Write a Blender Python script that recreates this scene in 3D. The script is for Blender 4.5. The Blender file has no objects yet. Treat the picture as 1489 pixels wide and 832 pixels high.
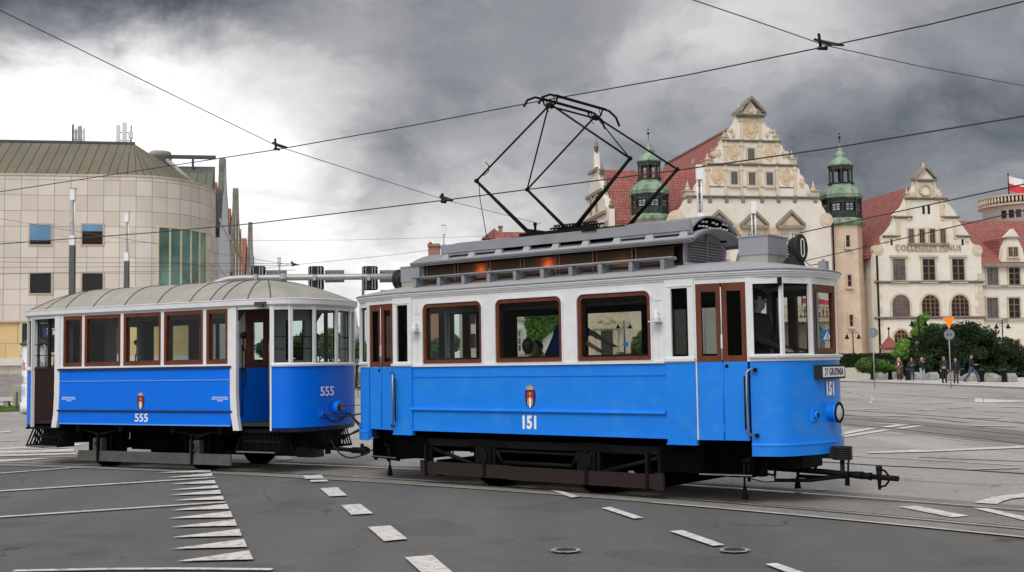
import bpy, bmesh, math, random
from math import sin, cos, pi, radians, sqrt, atan2, atan, exp
from mathutils import Vector, Matrix, noise
random.seed(7)
SC = bpy.context.scene
COL = SC.collection
V = Vector
# ------------------------------------------------------------------ camera
FPX, IW, IH, CH = 1700.0, 1489.0, 832.0, 1.70
PITCH, ROLL = atan(115/FPX), radians(0.88)
_r = V((1, 0, 0)); _f = V((0, cos(PITCH), sin(PITCH))); _u = V((0, -sin(PITCH), cos(PITCH)))
CR = _r*cos(ROLL) - _u*sin(ROLL); CU = _u*cos(ROLL) + _r*sin(ROLL); CF = _f
def ray(x, y): return CR*((x-IW/2)/FPX) - CU*((y-IH/2)/FPX) + CF
def gp(x, y, z=0.0):                      # point of the picture on the level z
    d = ray(x, y); t = (z-CH)/d.z
    return V((d.x*t, d.y*t, z))
def at(x, y, Y):                          # point of the picture at depth Y
    d = ray(x, y); t = Y/d.y
    return V((d.x*t, Y, CH+d.z*t))
cam = bpy.data.cameras.new('camera'); co = bpy.data.objects.new('camera', cam); COL.objects.link(co)
M = Matrix((CR, CU, -CF)).transposed().to_4x4(); M.translation = V((0, 0, CH)); co.matrix_world = M
cam.sensor_width = 36; cam.lens = 36*FPX/IW; cam.clip_end = 4000; cam.clip_start = .1
SC.camera = co
# ------------------------------------------------------------------ materials
MATS = {}
def mat(name, col, rough=.6, metal=0, var=.12, scale=3.0, bump=0.0, bscale=40, spec=.5, coat=0, emit=None, estr=0, streak=0, dirt=None, dirtamt=0.0, detail=6):
    if name in MATS: return MATS[name]
    m = bpy.data.materials.new(name); m.use_nodes = True; nt = m.node_tree; N = nt.nodes; L = nt.links
    b = N['Principled BSDF']; b.inputs['Roughness'].default_value = rough; b.inputs['Metallic'].default_value = metal
    b.inputs['Specular IOR Level'].default_value = spec; b.inputs['Coat Weight'].default_value = coat
    b.inputs['Coat Roughness'].default_value = .08
    c = (*col, 1)
    b.inputs['Base Color'].default_value = c
    tc = N.new('ShaderNodeTexCoord')
    last = None
    if var > 0:
        mp = N.new('ShaderNodeMapping'); L.new(tc.outputs['Object'], mp.inputs['Vector'])
        mp.inputs['Scale'].default_value = (1, 1, .25 if streak else 1)
        n = N.new('ShaderNodeTexNoise'); n.inputs['Scale'].default_value = scale; n.inputs['Detail'].default_value = detail
        L.new(mp.outputs[0], n.inputs['Vector'])
        mr = N.new('ShaderNodeMapRange'); mr.inputs[1].default_value = .25; mr.inputs[2].default_value = .75
        mr.inputs[3].default_value = 1-var; mr.inputs[4].default_value = 1+var; L.new(n.outputs[0], mr.inputs[0])
        vm = N.new('ShaderNodeVectorMath'); vm.operation = 'SCALE'; vm.inputs[0].default_value = col; L.new(mr.outputs[0], vm.inputs['Scale'])
        last = vm.outputs[0]
        if dirt:
            n2 = N.new('ShaderNodeTexNoise'); n2.inputs['Scale'].default_value = scale*2.3; n2.inputs['Detail'].default_value = 8; n2.inputs['Roughness'].default_value = .65
            L.new(mp.outputs[0], n2.inputs['Vector'])
            r2 = N.new('ShaderNodeMapRange'); r2.inputs[1].default_value = .5; r2.inputs[2].default_value = .72; r2.inputs[3].default_value = 0; r2.inputs[4].default_value = dirtamt
            L.new(n2.outputs[0], r2.inputs[0])
            mx = N.new('ShaderNodeMix'); mx.data_type = 'RGBA'; L.new(r2.outputs[0], mx.inputs[0]); L.new(last, mx.inputs[6]); mx.inputs[7].default_value = (*dirt, 1)
            last = mx.outputs[2]
        L.new(last, b.inputs['Base Color'])
        # roughness breakup
        rr = N.new('ShaderNodeMapRange'); rr.inputs[3].default_value = max(0, rough-.08); rr.inputs[4].default_value = min(1, rough+.1)
        L.new(n.outputs[0], rr.inputs[0]); L.new(rr.outputs[0], b.inputs['Roughness'])
    if bump > 0:
        nb = N.new('ShaderNodeTexNoise'); nb.inputs['Scale'].default_value = bscale; nb.inputs['Detail'].default_value = 5
        L.new(tc.outputs['Object'], nb.inputs['Vector'])
        bp = N.new('ShaderNodeBump'); bp.inputs['Strength'].default_value = bump; bp.inputs['Distance'].default_value = .02
        L.new(nb.outputs[0], bp.inputs['Height']); L.new(bp.outputs[0], b.inputs['Normal'])
    if emit: b.inputs['Emission Color'].default_value = (*emit, 1); b.inputs['Emission Strength'].default_value = estr
    MATS[name] = m; return m
def glass(name, tint=(1, 1, 1), refl=1.0, ior=1.5):
    if name in MATS: return MATS[name]
    m = bpy.data.materials.new(name); m.use_nodes = True; nt = m.node_tree; N = nt.nodes; L = nt.links; N.remove(N['Principled BSDF'])
    o = N['Material Output']; t = N.new('ShaderNodeBsdfTransparent'); t.inputs[0].default_value = (*tint, 1)
    g = N.new('ShaderNodeBsdfGlossy'); g.inputs['Roughness'].default_value = .02
    fr = N.new('ShaderNodeFresnel'); fr.inputs[0].default_value = ior
    mu = N.new('ShaderNodeMath'); mu.operation = 'MULTIPLY'; mu.inputs[1].default_value = refl; L.new(fr.outputs[0], mu.inputs[0])
    mx = N.new('ShaderNodeMixShader'); L.new(mu.outputs[0], mx.inputs[0]); L.new(t.outputs[0], mx.inputs[1]); L.new(g.outputs[0], mx.inputs[2]); L.new(mx.outputs[0], o.inputs[0])
    MATS[name] = m; return m
def brickmat(name, c1, c2, mortar, bw, bh, mort=.01, rough=.8, offset=0.0, squash=1, bump=.2, axis='xz', rot=0, var=.1):
    """rectangular courses (cladding, tiles, bricks) in the object's own plane"""
    if name in MATS: return MATS[name]
    m = bpy.data.materials.new(name); m.use_nodes = True; nt = m.node_tree; N = nt.nodes; L = nt.links; b = N['Principled BSDF']
    tc = N.new('ShaderNodeTexCoord'); sp = N.new('ShaderNodeSeparateXYZ'); L.new(tc.outputs['Object'], sp.inputs[0])
    cb = N.new('ShaderNodeCombineXYZ')
    idx = {'x': 0, 'y': 1, 'z': 2}
    if axis == 'uv':
        L.new(tc.outputs['UV'], cb.inputs[0]) if False else None
        src = tc.outputs['UV']
    else:
        L.new(sp.outputs[idx[axis[0]]], cb.inputs[0]); L.new(sp.outputs[idx[axis[1]]], cb.inputs[1]); src = cb.outputs[0]
    t = N.new('ShaderNodeTexBrick'); t.offset = offset; t.squash = squash
    t.inputs['Color1'].default_value = (*c1, 1); t.inputs['Color2'].default_value = (*c2, 1); t.inputs['Mortar'].default_value = (*mortar, 1)
    t.inputs['Scale'].default_value = 1; t.inputs['Mortar Size'].default_value = mort; t.inputs['Brick Width'].default_value = bw; t.inputs['Row Height'].default_value = bh
    L.new(src, t.inputs['Vector'])
    n = N.new('ShaderNodeTexNoise'); n.inputs['Scale'].default_value = .6; n.inputs['Detail'].default_value = 8; L.new(tc.outputs['Object'], n.inputs['Vector'])
    mr = N.new('ShaderNodeMapRange'); mr.inputs[1].default_value = .25; mr.inputs[2].default_value = .75; mr.inputs[3].default_value = 1-var; mr.inputs[4].default_value = 1+var; L.new(n.outputs[0], mr.inputs[0])
    vm = N.new('ShaderNodeVectorMath'); vm.operation = 'SCALE'; L.new(t.outputs[0], vm.inputs[0]); L.new(mr.outputs[0], vm.inputs['Scale'])
    L.new(vm.outputs[0], b.inputs['Base Color']); b.inputs['Roughness'].default_value = rough
    bp = N.new('ShaderNodeBump'); bp.inputs['Strength'].default_value = bump; bp.inputs['Distance'].default_value = .02; bp.invert = True
    L.new(t.outputs['Fac'], bp.inputs['Height']); L.new(bp.outputs[0], b.inputs['Normal'])
    MATS[name] = m; return m
# ------------------------------------------------------------------ mesh builder
class MB:
    def __init__(s, mx=1, my=1): s.v = []; s.f = []; s.sm = []; s.mx = mx; s.my = my
    def add(s, vs, fs, smooth=False):
        n = len(s.v); s.v += [(p[0]*s.mx, p[1]*s.my, p[2]) for p in vs]; s.f += [[i+n for i in f] for f in fs]; s.sm += [smooth]*len(fs); return s
    def bx(s, x0, x1, y0, y1, z0, z1):
        return s.add([(x0, y0, z0), (x1, y0, z0), (x1, y1, z0), (x0, y1, z0), (x0, y0, z1), (x1, y0, z1), (x1, y1, z1), (x0, y1, z1)],
                     [(0, 3, 2, 1), (4, 5, 6, 7), (0, 1, 5, 4), (1, 2, 6, 5), (2, 3, 7, 6), (3, 0, 4, 7)])
    def hexa(s, p): return s.add(p, [(0, 3, 2, 1), (4, 5, 6, 7), (0, 1, 5, 4), (1, 2, 6, 5), (2, 3, 7, 6), (3, 0, 4, 7)])
    def prism(s, pts, vec, smooth=False):
        vec = V(vec); a = [V(p) for p in pts]; b = [p+vec for p in a]; n = len(a)
        return s.add(a+b, [list(range(n))[::-1], list(range(n, 2*n))]+[(i, (i+1) % n, n+(i+1) % n, n+i) for i in range(n)])
    def ring(s, out, inn, vec):
        vec = V(vec); n = len(out); o = [V(p) for p in out]; i_ = [V(p) for p in inn]
        vs = o+i_+[p+vec for p in o]+[p+vec for p in i_]; fs = []
        for i in range(n):
            j = (i+1) % n
            fs += [(i, j, n+j, n+i), (2*n+i, 3*n+i, 3*n+j, 2*n+j), (i, 2*n+i, 2*n+j, j), (n+i, n+j, 3*n+j, 3*n+i)]
        return s.add(vs, fs)
    def tube(s, pts, r, n=8, caps=True, smooth=True):
        pts = [V(p) for p in pts]; m = len(pts); rr = r if isinstance(r, (list, tuple)) else [r]*m; vs = []; up = None
        for i, p in enumerate(pts):
            t = (pts[min(i+1, m-1)]-pts[max(i-1, 0)]);
            if t.length < 1e-9: t = V((0, 0, 1))
            t.normalize()
            if up is None: up = V((0, 0, 1)) if abs(t.z) < .9 else V((1, 0, 0))
            a = t.cross(up).normalized(); bb = a.cross(t).normalized(); up = bb
            for k in range(n): q = 2*pi*k/n; vs.append(p+a*(cos(q)*rr[i])+bb*(sin(q)*rr[i]))
        fs = [(i*n+k, i*n+(k+1) % n, (i+1)*n+(k+1) % n, (i+1)*n+k) for i in range(m-1) for k in range(n)]
        s.add(vs, fs, smooth)
        if caps: s.add(vs[:n], [list(range(n))]); s.add(vs[-n:], [list(range(n))])
        return s
    def lathe(s, c, prof, n=24, ax='z', smooth=True, a0=0, rot=0):
        c = V(c); vs = []
        for r, h in prof:
            for k in range(n):
                q = 2*pi*k/n+rot
                o = {'z': V((r*cos(q), r*sin(q), h)), 'x': V((h, r*cos(q), r*sin(q))), 'y': V((r*cos(q), h, r*sin(q)))}[ax]
                vs.append(c+o)
        m = len(prof)
        s.add(vs, [(i*n+k, i*n+(k+1) % n, (i+1)*n+(k+1) % n, (i+1)*n+k) for i in range(m-1) for k in range(n)], smooth)
        if prof[0][0] > 1e-4: s.add(vs[:n], [list(range(n))])
        if prof[-1][0] > 1e-4: s.add(vs[-n:], [list(range(n))])
        return s
    def sweep(s, plan, prof, closed=False, smooth=False):
        """prof [(offset,z)] closed section swept along plan [(P2, n2)]"""
        m = len(prof); vs = []
        for P, n in plan:
            for o, z in prof: vs.append(V((P[0]+n[0]*o, P[1]+n[1]*o, z)))
        k = len(plan); fs = []
        for i in range(k if closed else k-1):
            j = (i+1) % k
            for a in range(m): b = (a+1) % m; fs.append((i*m+a, i*m+b, j*m+b, j*m+a))
        s.add(vs, fs, smooth)
        if not closed: s.add(vs[:m], [list(range(m))]); s.add(vs[-m:], [list(range(m))])
        return s
    def grid(s, P, smooth=True, closeu=False):
        nu, nv = len(P), len(P[0]); vs = [p for row in P for p in row]
        return s.add(vs, [(i*nv+j, i*nv+j+1, ((i+1) % nu)*nv+j+1, ((i+1) % nu)*nv+j) for i in range(nu if closeu else nu-1) for j in range(nv-1)], smooth)
    def sphere(s, c, r, n=12, m=8, sc=(1, 1, 1)):
        c = V(c); P = []
        for i in range(m+1):
            t = pi*i/m; P.append([c+V((r*sc[0]*sin(t)*cos(2*pi*k/n), r*sc[1]*sin(t)*sin(2*pi*k/n), r*sc[2]*cos(t))) for k in range(n+1)])
        return s.grid(P)
    def mesh(s, name, m, weld=True):
        me = bpy.data.meshes.new(name); me.from_pydata([tuple(p) for p in s.v], [], s.f)
        me.polygons.foreach_set('use_smooth', s.sm); 
        if weld:
            bm = bmesh.new(); bm.from_mesh(me)
            bmesh.ops.remove_doubles(bm, verts=bm.verts, dist=1e-5)
            bmesh.ops.recalc_face_normals(bm, faces=bm.faces); bm.to_mesh(me); bm.free()
        me.materials.append(m); me.update(); return me
    def build(s, name, m, parent=None, label=None, weld=True):
        o = bpy.data.objects.new(name, s.mesh(name, m, weld)); COL.objects.link(o)
        if parent: o.parent = parent
        if label: o['label'] = label
        return o
def tag(o, label=None, cat=None, group=None, kind=None):
    if label: o['label'] = label
    if cat: o['category'] = cat
    if group: o['group'] = group
    if kind: o['kind'] = kind
    return o
def empty(name, loc=(0, 0, 0), rz=0, **k):
    o = bpy.data.objects.new(name, None); COL.objects.link(o); o.location = loc; o.rotation_euler = (0, 0, rz); o.empty_display_size = .2
    return tag(o, **k)
CH_ = {}
def copy_tree(o, parent=None):
    c = o.copy(); COL.objects.link(c); c.parent = parent
    for ch in [x for x in bpy.data.objects if x.parent == o]: copy_tree(ch, c)
    return c
class Seg:
    def __init__(s, P, Q):
        s.P = V((P[0], P[1])); s.Q = V((Q[0], Q[1])); s.L = (s.Q-s.P).length; s.e = (s.Q-s.P)/s.L; s.n = V((s.e.y, -s.e.x))
    def p(s, u, z, o=0): return V((s.P.x+s.e.x*u+s.n.x*o, s.P.y+s.e.y*u+s.n.y*o, z))
    def vec(s, o): return V((s.n.x*o, s.n.y*o, 0))
    def box(s, mb, u0, u1, z0, z1, o0, o1):
        return mb.hexa([s.p(u0, z0, o1), s.p(u1, z0, o1), s.p(u1, z0, o0), s.p(u0, z0, o0), s.p(u0, z1, o1), s.p(u1, z1, o1), s.p(u1, z1, o0), s.p(u0, z1, o0)])
    def frame(s, mb, ou, iu, o0, o1, rt=.004, rb=.004, ort=0):
        """ring between rect ou=(u0,u1,z0,z1) and rounded rect iu; ort rounds the outer too"""
        def rr(R, rt, rb, k=6):
            u0, u1, z0, z1 = R; pts = []
            for cx, cz, r, a in ((u0+rb, z0+rb, rb, pi), (u1-rb, z0+rb, rb, 1.5*pi), (u1-rt, z1-rt, rt, 0), (u0+rt, z1-rt, rt, .5*pi)):
                for i in range(k+1): q = a+.5*pi*i/k; pts.append((cx+r*cos(q), cz+r*sin(q)))
            return pts
        inn = rr(iu, rt, rb)
        if ort: out = rr(ou, ort, .004)
        else:
            out = []; u0, u1, z0, z1 = ou; k = 6
            for ci in range(4):
                for i in range(k+1):
                    q = inn[ci*(k+1)+i]; cu = (u0, u1, u1, u0)[ci]; cz = (z0, z0, z1, z1)[ci]
                    first, last = i == 0, i == k
                    if ci in (0, 2): out.append((cu, q[1]) if first else ((q[0], cz) if last else (cu, cz)))
                    else: out.append((q[0], cz) if first else ((cu, q[1]) if last else (cu, cz)))
        return mb.ring([s.p(a, b, o1) for a, b in out], [s.p(a, b, o1) for a, b in inn], s.vec(o0-o1))
def planpts(pts, closed=False):
    """[(x,y)] -> [(P,n)] with mitred right-hand normals"""
    P = [V((p[0], p[1])) for p in pts]; n = len(P); R = []
    for i in range(n):
        a = P[i-1] if (closed or i > 0) else None; b = P[(i+1) % n] if (closed or i < n-1) else None
        ns = []
        if a is not None: e = (P[i]-a).normalized(); ns.append(V((e.y, -e.x)))
        if b is not None: e = (b-P[i]).normalized(); ns.append(V((e.y, -e.x)))
        m = sum(ns, V((0, 0))).normalized(); m = m/max(.5, m.dot(ns[0])); R.append((P[i], m))
    return R
def catmull(pts, k=6):
    P = [V(p) for p in pts]; out = []
    P = [P[0]*2-P[1]]+P+[P[-1]*2-P[-2]]
    for i in range(1, len(P)-2):
        a, b, c, d = P[i-1:i+3]
        for j in range(k):
            t = j/k; out.append(.5*((2*b)+(c-a)*t+(2*a-5*b+4*c-d)*t*t+(3*b-a-3*c+d)*t**3))
    out.append(P[-2]); return out
_txtcache = {}
def text_obj(name, s, size, m, parent, origin, ex, ey, extr=.002, sx=1.0, align='CENTER', offs=0.0, label=None, arc=None):
    cu = bpy.data.curves.new(name, 'FONT'); cu.body = s; cu.size = size; cu.align_x = align; cu.align_y = 'CENTER'; cu.extrude = extr; cu.offset = offs; cu.resolution_u = 3; cu.space_character = 1.12 if len(s) > 6 else 1.0
    t = bpy.data.objects.new('tmp_text', cu); COL.objects.link(t); bpy.context.view_layer.update()
    me = bpy.data.meshes.new_from_object(t.evaluated_get(bpy.context.evaluated_depsgraph_get())); bpy.data.objects.remove(t); bpy.data.curves.remove(cu)
    ex = V(ex).normalized(); ey = V(ey).normalized(); ez = ex.cross(ey); origin = V(origin)
    for v in me.vertices: c = v.co; v.co = origin+ex*(c.x*sx)+ey*c.y+ez*c.z
    me.materials.clear(); me.materials.append(m); me.name = name
    o = bpy.data.objects.new(name, me); COL.objects.link(o); o.parent = parent
    if label: o['label'] = label
    return o
# base materials
m_white = mat('white_enamel', (.71, .72, .735), .35, var=.05, scale=5, dirt=(.5, .49, .47), dirtamt=.25)
m_blue = mat('blue_enamel', (.006, .215, .80), .38, var=.05, scale=2.2, bump=.14, bscale=3.5, dirt=(.05, .26, .68), dirtamt=.55, spec=.32)
m_blue2 = mat('deep_blue_enamel', (.0, .155, .80), .33, var=.04, scale=2, bump=.13, bscale=3.5, dirt=(.01, .19, .68), dirtamt=.5, spec=.22)
m_navy = mat('navy_paint', (.004, .02, .07), .4, var=.1)
m_brown = mat('varnished_wood', (.125, .036, .017), .5, var=.3, scale=9, spec=.25, streak=1)
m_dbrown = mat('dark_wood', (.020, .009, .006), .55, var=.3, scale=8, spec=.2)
m_black = mat('black_iron', (.006, .006, .0065), .65, var=.3, scale=6, spec=.12, dirt=(.02, .016, .013), dirtamt=.4)
m_soot = mat('underframe_soot', (.0022, .0022, .0025), .95, var=.4, scale=4, spec=.03, dirt=(.007, .006, .005), dirtamt=.3)
m_rust = mat('oiled_board', (.015, .0065, .005), .9, var=.4, scale=6, streak=0, dirt=(.02, .01, .008), dirtamt=.5)
m_steel = mat('grey_steel', (.32, .33, .33), .35, metal=.9, var=.15)
m_roofg = mat('grey_roof_paint', (.26, .265, .29), .55, var=.1, scale=3, bump=.08, bscale=30, dirt=(.17, .17, .17), dirtamt=.4)
m_roofl = mat('pale_roof_paint', (.36, .365, .39), .55, var=.08, scale=2.5, dirt=(.28, .27, .26), dirtamt=.45)
m_canvas = mat('canvas_roof', (.33, .322, .29), .7, var=.12, scale=2.4, dirt=(.24, .23, .20), dirtamt=.55, bump=.1, bscale=25)
m_lead = mat('dark_seam', (.07, .07, .065), .6, var=.1)
m_dgrey = mat('dark_grey_board', (.055, .062, .058), .7, var=.3, scale=6, dirt=(.10, .09, .075), dirtamt=.4)
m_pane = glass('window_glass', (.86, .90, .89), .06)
m_panem = glass('shade_tinted_door_glass', (.55, .57, .57), .08)  # tint puts the half-dark interior behind near doors into the glass
m_paned = glass('shade_tinted_glass', (.25, .27, .27), .10)  # deeper tint standing in for the dark interior behind near panes
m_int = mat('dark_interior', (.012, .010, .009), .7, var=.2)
m_letter = mat('white_lettering', (.82, .84, .86), .5, var=0)
m_rubber = mat('rubber', (.008, .008, .008), .7, var=.1)
m_lampglass = mat('lamp_lens', (.48, .49, .49), .12, var=.15, scale=30, coat=.6)
m_brass = mat('brass_rail', (.42, .34, .2), .35, metal=.8, var=.15)
def frosted(name, col, tr):
    if name in MATS: return MATS[name]
    m = bpy.data.materials.new(name); m.use_nodes = True; nt = m.node_tree; N = nt.nodes; L = nt.links; N.remove(N['Principled BSDF'])
    d = N.new('ShaderNodeBsdfDiffuse'); d.inputs[0].default_value = (*col, 1); t = N.new('ShaderNodeBsdfTranslucent'); t.inputs[0].default_value = (*tr, 1)
    mx = N.new('ShaderNodeMixShader'); mx.inputs[0].default_value = .45; L.new(d.outputs[0], mx.inputs[1]); L.new(t.outputs[0], mx.inputs[2]); L.new(mx.outputs[0], N['Material Output'].inputs[0])
    MATS[name] = m; return m
# ================================================================== MOTOR TRAM
WM = 1.07; ZW, ZG = 1.70, 2.78
TH_M = radians(-38.968); C_M = (0.8817, 16.6387, 0)
motor = empty('motor_tram', C_M, TH_M, label='blue and white motor tram numbered 151 with pantograph raised and clerestory roof', cat='tram')
S0 = (2.165, -1.07); S1 = (2.565, -1.055); A = (3.225, -.93); B = (3.575, -.775); Cc = (3.755, -.36)
def endcurve(k=5, a=A, b=B, c=Cc, tip=3.80):
    q = [a, b, c, (tip, 0), (c[0], -c[1]), (b[0], -b[1]), (a[0], -a[1])]
    return [tuple(p) for p in catmull(q, k)]
EC = endcurve()
FULL = [(-2.165, -1.07), S0, S1]+EC+[(S1[0], -S1[1]), (2.165, 1.07), (-2.165, 1.07), (-S1[0], -S1[1])]+[(-x, -y) for x, y in EC]+[(-S1[0], S1[1])]
def body_bits(mx, my, root, P, front):
    s0, s1, a, b, c = P
    # pillar panel beside the door
    sg = Seg(s0, s1); L = sg.L
    mb = MB(mx, my); sg.box(mb, 0, L, .70, 1.70, -.04, .022); sg.box(mb, -.006, L+.004, .70, .722, .022, .034); o = mb.build('pillar_panel', m_blue, root)
    mb = MB(mx, my); sg.frame(mb, (0, L, 1.70, 2.72), (.085, L-.085, 1.775, 2.61), -.04, .018, .01, .01); sg.box(mb, -.015, L+.01, 1.715, 1.75, .018, .05); sg.box(mb, .02, L-.02, 2.63, 2.645, .018, .026)
    w = mb.build('pillar_window', m_white, root)
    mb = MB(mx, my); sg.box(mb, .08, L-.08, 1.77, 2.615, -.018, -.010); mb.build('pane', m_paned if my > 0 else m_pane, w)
    # door, two leaves
    sg = Seg(s1, a); L = sg.L
    for k, (u0, u1) in enumerate(((.02, L/2-.006), (L/2+.006, L-.03))):
        mb = MB(mx, my); sg.box(mb, u0, u1, .765, 1.70, -.045, -.004); d = mb.build('door_leaf', m_blue, root)
        mb = MB(mx, my); sg.frame(mb, (u0, u1, 1.702, 2.645), (u0+.062, u1-.062, 1.775, 2.55), -.05, -.004, .008, .008); mb.build('door_frame', m_brown, d)
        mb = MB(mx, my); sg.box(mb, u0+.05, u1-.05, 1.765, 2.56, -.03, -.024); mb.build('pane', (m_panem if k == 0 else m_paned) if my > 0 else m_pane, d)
        if k == 0:
            mb = MB(mx, my); mb.tube([sg.p(L/2, .80, .004), sg.p(L/2, 1.69, .004)], .005, 6); sg.box(mb, L/2-.008, L/2+.008, .86, .97, .002, .014); mb.build('hinge', m_blue, d)
            mb = MB(mx, my); mb.tube([sg.p(L/2, 1.72, .004), sg.p(L/2, 2.6, .004)], .006, 6); sg.box(mb, L/2-.010, L/2+.010, 1.86, 2.03, .0, .014); mb.build('upper_hinge', m_white, d)
        else:
            mb = MB(mx, my); mb.lathe(sg.p(L/2+.05, 1.65, -.002), [(.022, -.006), (.022, .006)], 12, 'y'); mb.build('lock', m_black, d)
    mb = MB(mx, my); sg.box(mb, -.0, L, 2.648, 2.72, -.05, .0); sg.box(mb, -.012, .016, .765, 2.72, -.05, .004); sg.box(mb, L-.028, L+.005, 1.70, 2.72, -.05, .008); mb.build('door_header', m_white, root)
    # corner windows and posts
    mbp = MB(mx, my)
    for (p, q, k) in ((a, b, 0), (b, c, 1)):
        sg = Seg(p, q); L = sg.L
        sg.box(mbp, -.02 if k == 0 else .0, .055 if k == 0 else .028, 1.74, 2.66, -.05, .012)
        sg.box(mbp, L-.028, L, 1.74, 2.66, -.05, .012)
        sg.box(mbp, -.01, L, 2.62, 2.722, -.05, .006)
        sg.box(mbp, 0, L, 1.735, 1.785, -.045, .006)
        mb = MB(mx, my); sg.frame(mb, (.0, L, 1.75, 2.65), (.06 if k == 0 else .034, L-.034, 1.80, 2.60), -.044, -.03, .006, .006); fr = mb.build('window', m_black, root)
        mb = MB(mx, my); sg.box(mb, .02, L-.02, 1.77, 2.63, -.038, -.034); mb.build('pane', m_pane, fr)
    mbp.build('corner_post', m_white, root)
def end_bits(mx, root, P, EC, number, front, mblue, motorcar=True):
    a, b, c = P
    mb = MB(mx, 1); pl = planpts(EC)
    mb.sweep(pl, [(-.04, .60), (0, .60), (0, 1.70), (-.04, 1.70)], smooth=False); o = mb.build('end_panel', mblue, root)
    for p in o.data.polygons: p.use_smooth = True
    o.data.set_sharp_from_angle(angle=radians(40)) if hasattr(o.data, 'set_sharp_from_angle') else None
    mb = MB(mx, 1); mb.sweep(pl, [(.001, .585), (.022, .585), (.024, .70), (.034, .712), (.028, .735), (.001, .742)]); o = mb.build('skirt_band', mblue, root)
    for p in o.data.polygons: p.use_smooth = True
    o.data.set_sharp_from_angle(angle=radians(30))
    mb = MB(mx, 1); mb.sweep(pl, [(-.045, 1.702), (.012, 1.702), (.014, 1.735), (.045, 1.742), (.05, 1.765), (.02, 1.775), (-.045, 1.775)]); mb.build('window_sill', m_white, root)
# ---- saloon sides
BAYS = [(-1.95, -.82), (-.57, .57), (.82, 1.95)]
for my in (1, -1):
    sg = Seg((-2.165, -WM), (2.165, -WM)); h = 2.165
    mb = MB(1, my); sg.box(mb, 0, 2*h, .78, 1.70, -.04, 0); sp = mb.build('side_panel', m_blue, motor)
    mb = MB(1, my); sg.box(mb, .01, 2*h-.01, 1.545, 1.562, 0, .012); mb.build('beading', m_blue, sp)
    mb = MB(1, my)
    mb.add([sg.p(u, z, o) for u in (-.02, 2*h-.02) for z, o in ((1.055, 0), (1.062, .03), (1.075, .04), (1.098, .035), (1.11, .012), (1.11, 0))],
           [(i, (i+1) % 6, 6+(i+1) % 6, 6+i) for i in range(6)]+[tuple(range(6)), tuple(range(6, 12))]); mb.build('rubbing_strip', m_blue, sp)
    mb = MB(1, my); sg.box(mb, 0, 2*h, .768, .79, 0, .02); mb.build('lower_edge', m_blue, sp)
    mb = MB(1, my)
    for x in (-2.07, -.95, -.80, .80, .95, 2.07):
        for z in (.85, .97): mb.sphere((x, -WM, z), .011, 8, 5, (1, .6, 1))
    mb.build('rivet', m_blue, sp)
    cuts = [-h, -.695, .695, h]
    for i, (b0, b1) in enumerate(BAYS):
        mb = MB(1, my); sg.frame(mb, (cuts[i]+h, cuts[i+1]+h, 1.715, 2.722), (b0+h, b1+h, 1.735, 2.605), -.05, 0, .10, .02)
        # raised white bead round the opening
        sg.frame(mb, (b0+h-.022, b1+h+.022, 1.735, 2.627), (b0+h, b1+h, 1.737, 2.605), .0005, .014, .10, .02, ort=.115)
        mb.build('upper_panel', m_white, motor)
        mb = MB(1, my); sg.frame(mb, (b0+h+.001, b1+h-.001, 1.738, 2.604), (b0+h+.052, b1+h-.052, 1.79, 2.55), -.052, -.004, .055, .015, ort=.10); fr = mb.build('window', m_brown, motor)
        mb = MB(1, my); sg.frame(mb, (b0+h+.045, b1+h-.045, 1.78, 2.56), (b0+h+.085, b1+h-.085, 1.815, 2.515), -.075, -.05, .03, .01); mb.build('inner_sash', m_dbrown, fr)
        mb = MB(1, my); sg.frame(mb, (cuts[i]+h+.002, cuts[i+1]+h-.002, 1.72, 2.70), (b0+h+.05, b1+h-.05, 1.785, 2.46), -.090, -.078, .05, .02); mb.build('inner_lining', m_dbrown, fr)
        mb = MB(1, my); sg.box(mb, b0+h+.04, b1+h-.04, 1.78, 2.56, -.040, -.034); mb.build('pane', m_pane, fr)
    mb = MB(1, my); sg.box(mb, -.005, 2*h+.005, 1.695, 1.722, -.01, .03); mb.build('waist_rail', m_white, motor)
    # marker lamps on the white pillars
    for x in (-2.065, 2.065):
        mb = MB(1, my); y = -WM
        mb.prism([(x-.055, y, 2.20), (x+.055, y, 2.20), (x+.075, y-.13, 2.205), (x-.075, y-.13, 2.205)], (0, 0, .014))
        mb.lathe((x, y-.06, 2.214), [(.045, 0), (.045, .05), (.036, .07), (.03, .09), (.03, .115), (.018, .13), (0, .135)], 12); mb.bx(x-.02, x+.02, y-.03, y, 2.25, 2.32)
        mb.build('marker_lamp', m_white, motor)
        mb = MB(1, my); mb.bx(x-.05, x+.05, y-.008, y, 2.475, 2.485); mb.bx(x-.005, x+.005, y-.009, y, 1.74, 2.6); mb.build('panel_seam', m_white, motor)
for mx in (1, -1):
    for my in (1, -1): body_bits(mx, my, motor, (S0, S1, A, B, Cc), mx == 1)
    end_bits(mx, motor, (A, B, Cc), EC, '151', mx == 1, m_blue)
    # centre end window in a brown frame
    sg = Seg(Cc, (Cc[0], -Cc[1])); L = sg.L; mb = MB(mx, 1)
    sg.frame(mb, (.03, L-.03, 1.79, 2.62), (.09, L-.09, 1.85, 2.53), -.05, .004, .008, .008); fr = mb.build('end_window', m_brown, motor)
    mb = MB(mx, 1); sg.box(mb, .05, L-.05, 1.80, 2.60, -.03, -.024); mb.build('pane', m_pane, fr)
    mb = MB(mx, 1); sg.box(mb, 0, .03, 1.75, 2.66, -.05, .012); sg.box(mb, L-.03, L, 1.75, 2.66, -.05, .012); sg.box(mb, 0, L, 2.62, 2.722, -.05, .006); mb.build('end_post', m_white, motor)
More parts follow.
